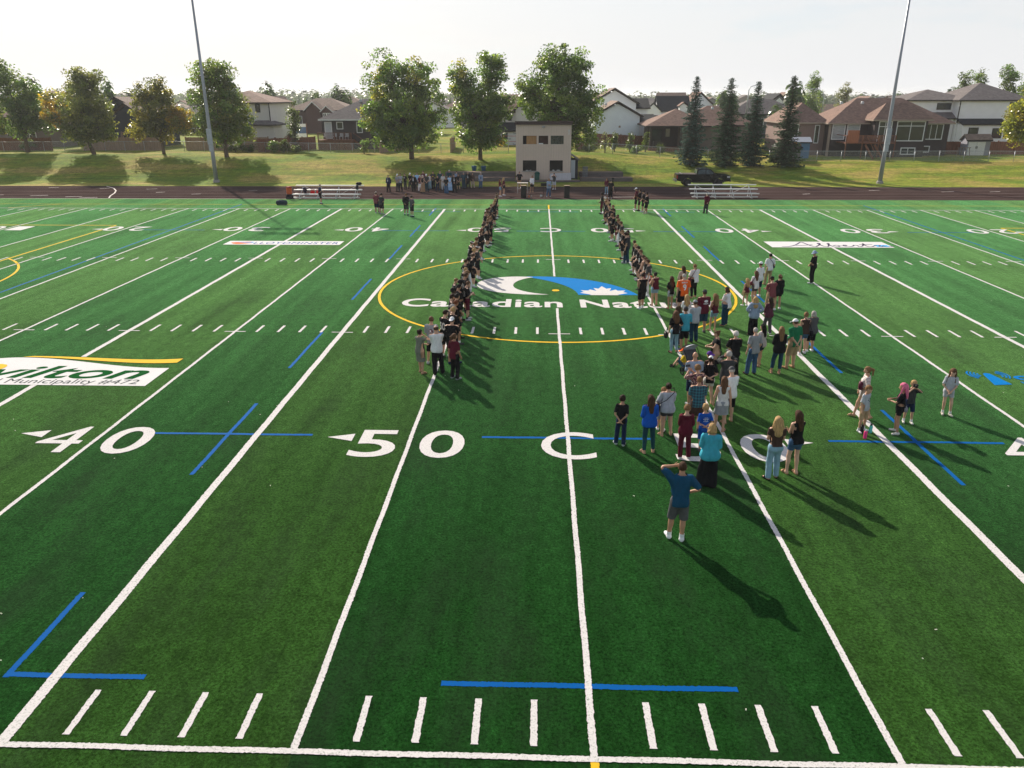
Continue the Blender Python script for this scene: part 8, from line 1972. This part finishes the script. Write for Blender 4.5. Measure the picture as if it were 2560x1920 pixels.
# stroller
s = empty('stroller', (4.62, 16.85, 0), rad(200)); tag(s, 'dark grey stroller with a pale canopy among the crowd', 'stroller')
M_SF = mat('stroller_frame', (.03, .03, .032), rough=.4); M_SC = mat('stroller_cloth', (.07, .07, .08), rough=.85, var=.2, vscale=8); M_SP = mat('stroller_pale_cloth', (.40, .43, .50), rough=.85, var=.15, vscale=8)
for sx in (-.27, .27):
    MB().tube([(sx, .42, .14), (sx, .05, .55), (sx, -.42, 1.02)], .016, 6).build('side_bar', M_SF, s); MB().tube([(sx, -.32, .14), (sx, .0, .6)], .016, 6).build('rear_leg', M_SF, s)
    for yy, rr_ in ((.42, .11), (-.34, .15)):
        w = empty('wheel', (sx, yy, rr_)); w.parent = s
        pts = [(0, rr_ * .85 * math.cos(a), rr_ * .85 * math.sin(a)) for a in np.linspace(0, 2 * math.pi, 15)]; MB().tube(pts, rr_ * .15, 6, cap=False).build('tyre', M_TYRE, w, smooth=True); MB().tube([(-.02, 0, 0), (.02, 0, 0)], rr_ * .35, 10).build('hub', M_RIM, w)
        for q in range(5): a = q * 1.2566; MB().bar((0, 0, 0), (0, rr_ * .8 * math.cos(a), rr_ * .8 * math.sin(a)), .014).build('spoke', M_RIM, w)
MB().tube([(-.27, -.42, 1.02), (-.1, -.47, 1.06), (.1, -.47, 1.06), (.27, -.42, 1.02)], .018, 6).build('handle', M_SF, s)
MB().add([(-.22, -.1, .5), (.22, -.1, .5), (.22, .28, .45), (-.22, .28, .45), (-.22, -.1, .42), (.22, -.1, .42), (.22, .28, .38), (-.22, .28, .38), (-.22, -.34, .92), (.22, -.34, .92), (.22, -.38, .9), (-.22, -.38, .9)], [(0, 1, 2, 3), (7, 6, 5, 4), (2, 1, 5, 6), (0, 3, 7, 4), (3, 2, 6, 7), (1, 0, 8, 9), (4, 5, 10, 11), (0, 4, 11, 8), (5, 1, 9, 10), (9, 8, 11, 10)]).build('seat', M_SC, s)
cp = MB(); na = 7; nb = 8
for i in range(na + 1):
    th = rad(-20 + 105 * i / na)
    for j in range(nb + 1):
        x = -.25 + .5 * j / nb; r_ = .34 - .06 * (2 * j / nb - 1) ** 2
        cp.v.append((x, -.16 - r_ * math.cos(th), .80 + r_ * math.sin(th)))
for i in range(na):
    for j in range(nb): a = i * (nb + 1) + j; cp.f.append((a, a + 1, a + nb + 2, a + nb + 1)); cp.m.append(0)
cp.build('canopy', M_SP, s, smooth=True); MB().box(-.2, .2, -.3, .1, .2, .32).build('basket', M_SC, s)

# ------------------------------------------------------------ summer haze
hz = MB().box(-6500, 6500, -760, 14500, -3.5, 26).build('haze', None); tag(hz, 'pale summer haze over the far roofs and woods', 'haze', kind='stuff')
hm_ = bpy.data.materials.new('haze_air'); hm_.use_nodes = True; ht = hm_.node_tree; ht.nodes.clear()
pv = ht.nodes.new('ShaderNodeVolumePrincipled'); pv.inputs['Color'].default_value = (.94, .97, 1.0, 1); pv.inputs['Density'].default_value = 0.00022; pv.inputs['Anisotropy'].default_value = 0.3
ho = ht.nodes.new('ShaderNodeOutputMaterial'); ht.links.new(pv.outputs[0], ho.inputs['Volume']); hz.data.materials.append(hm_)
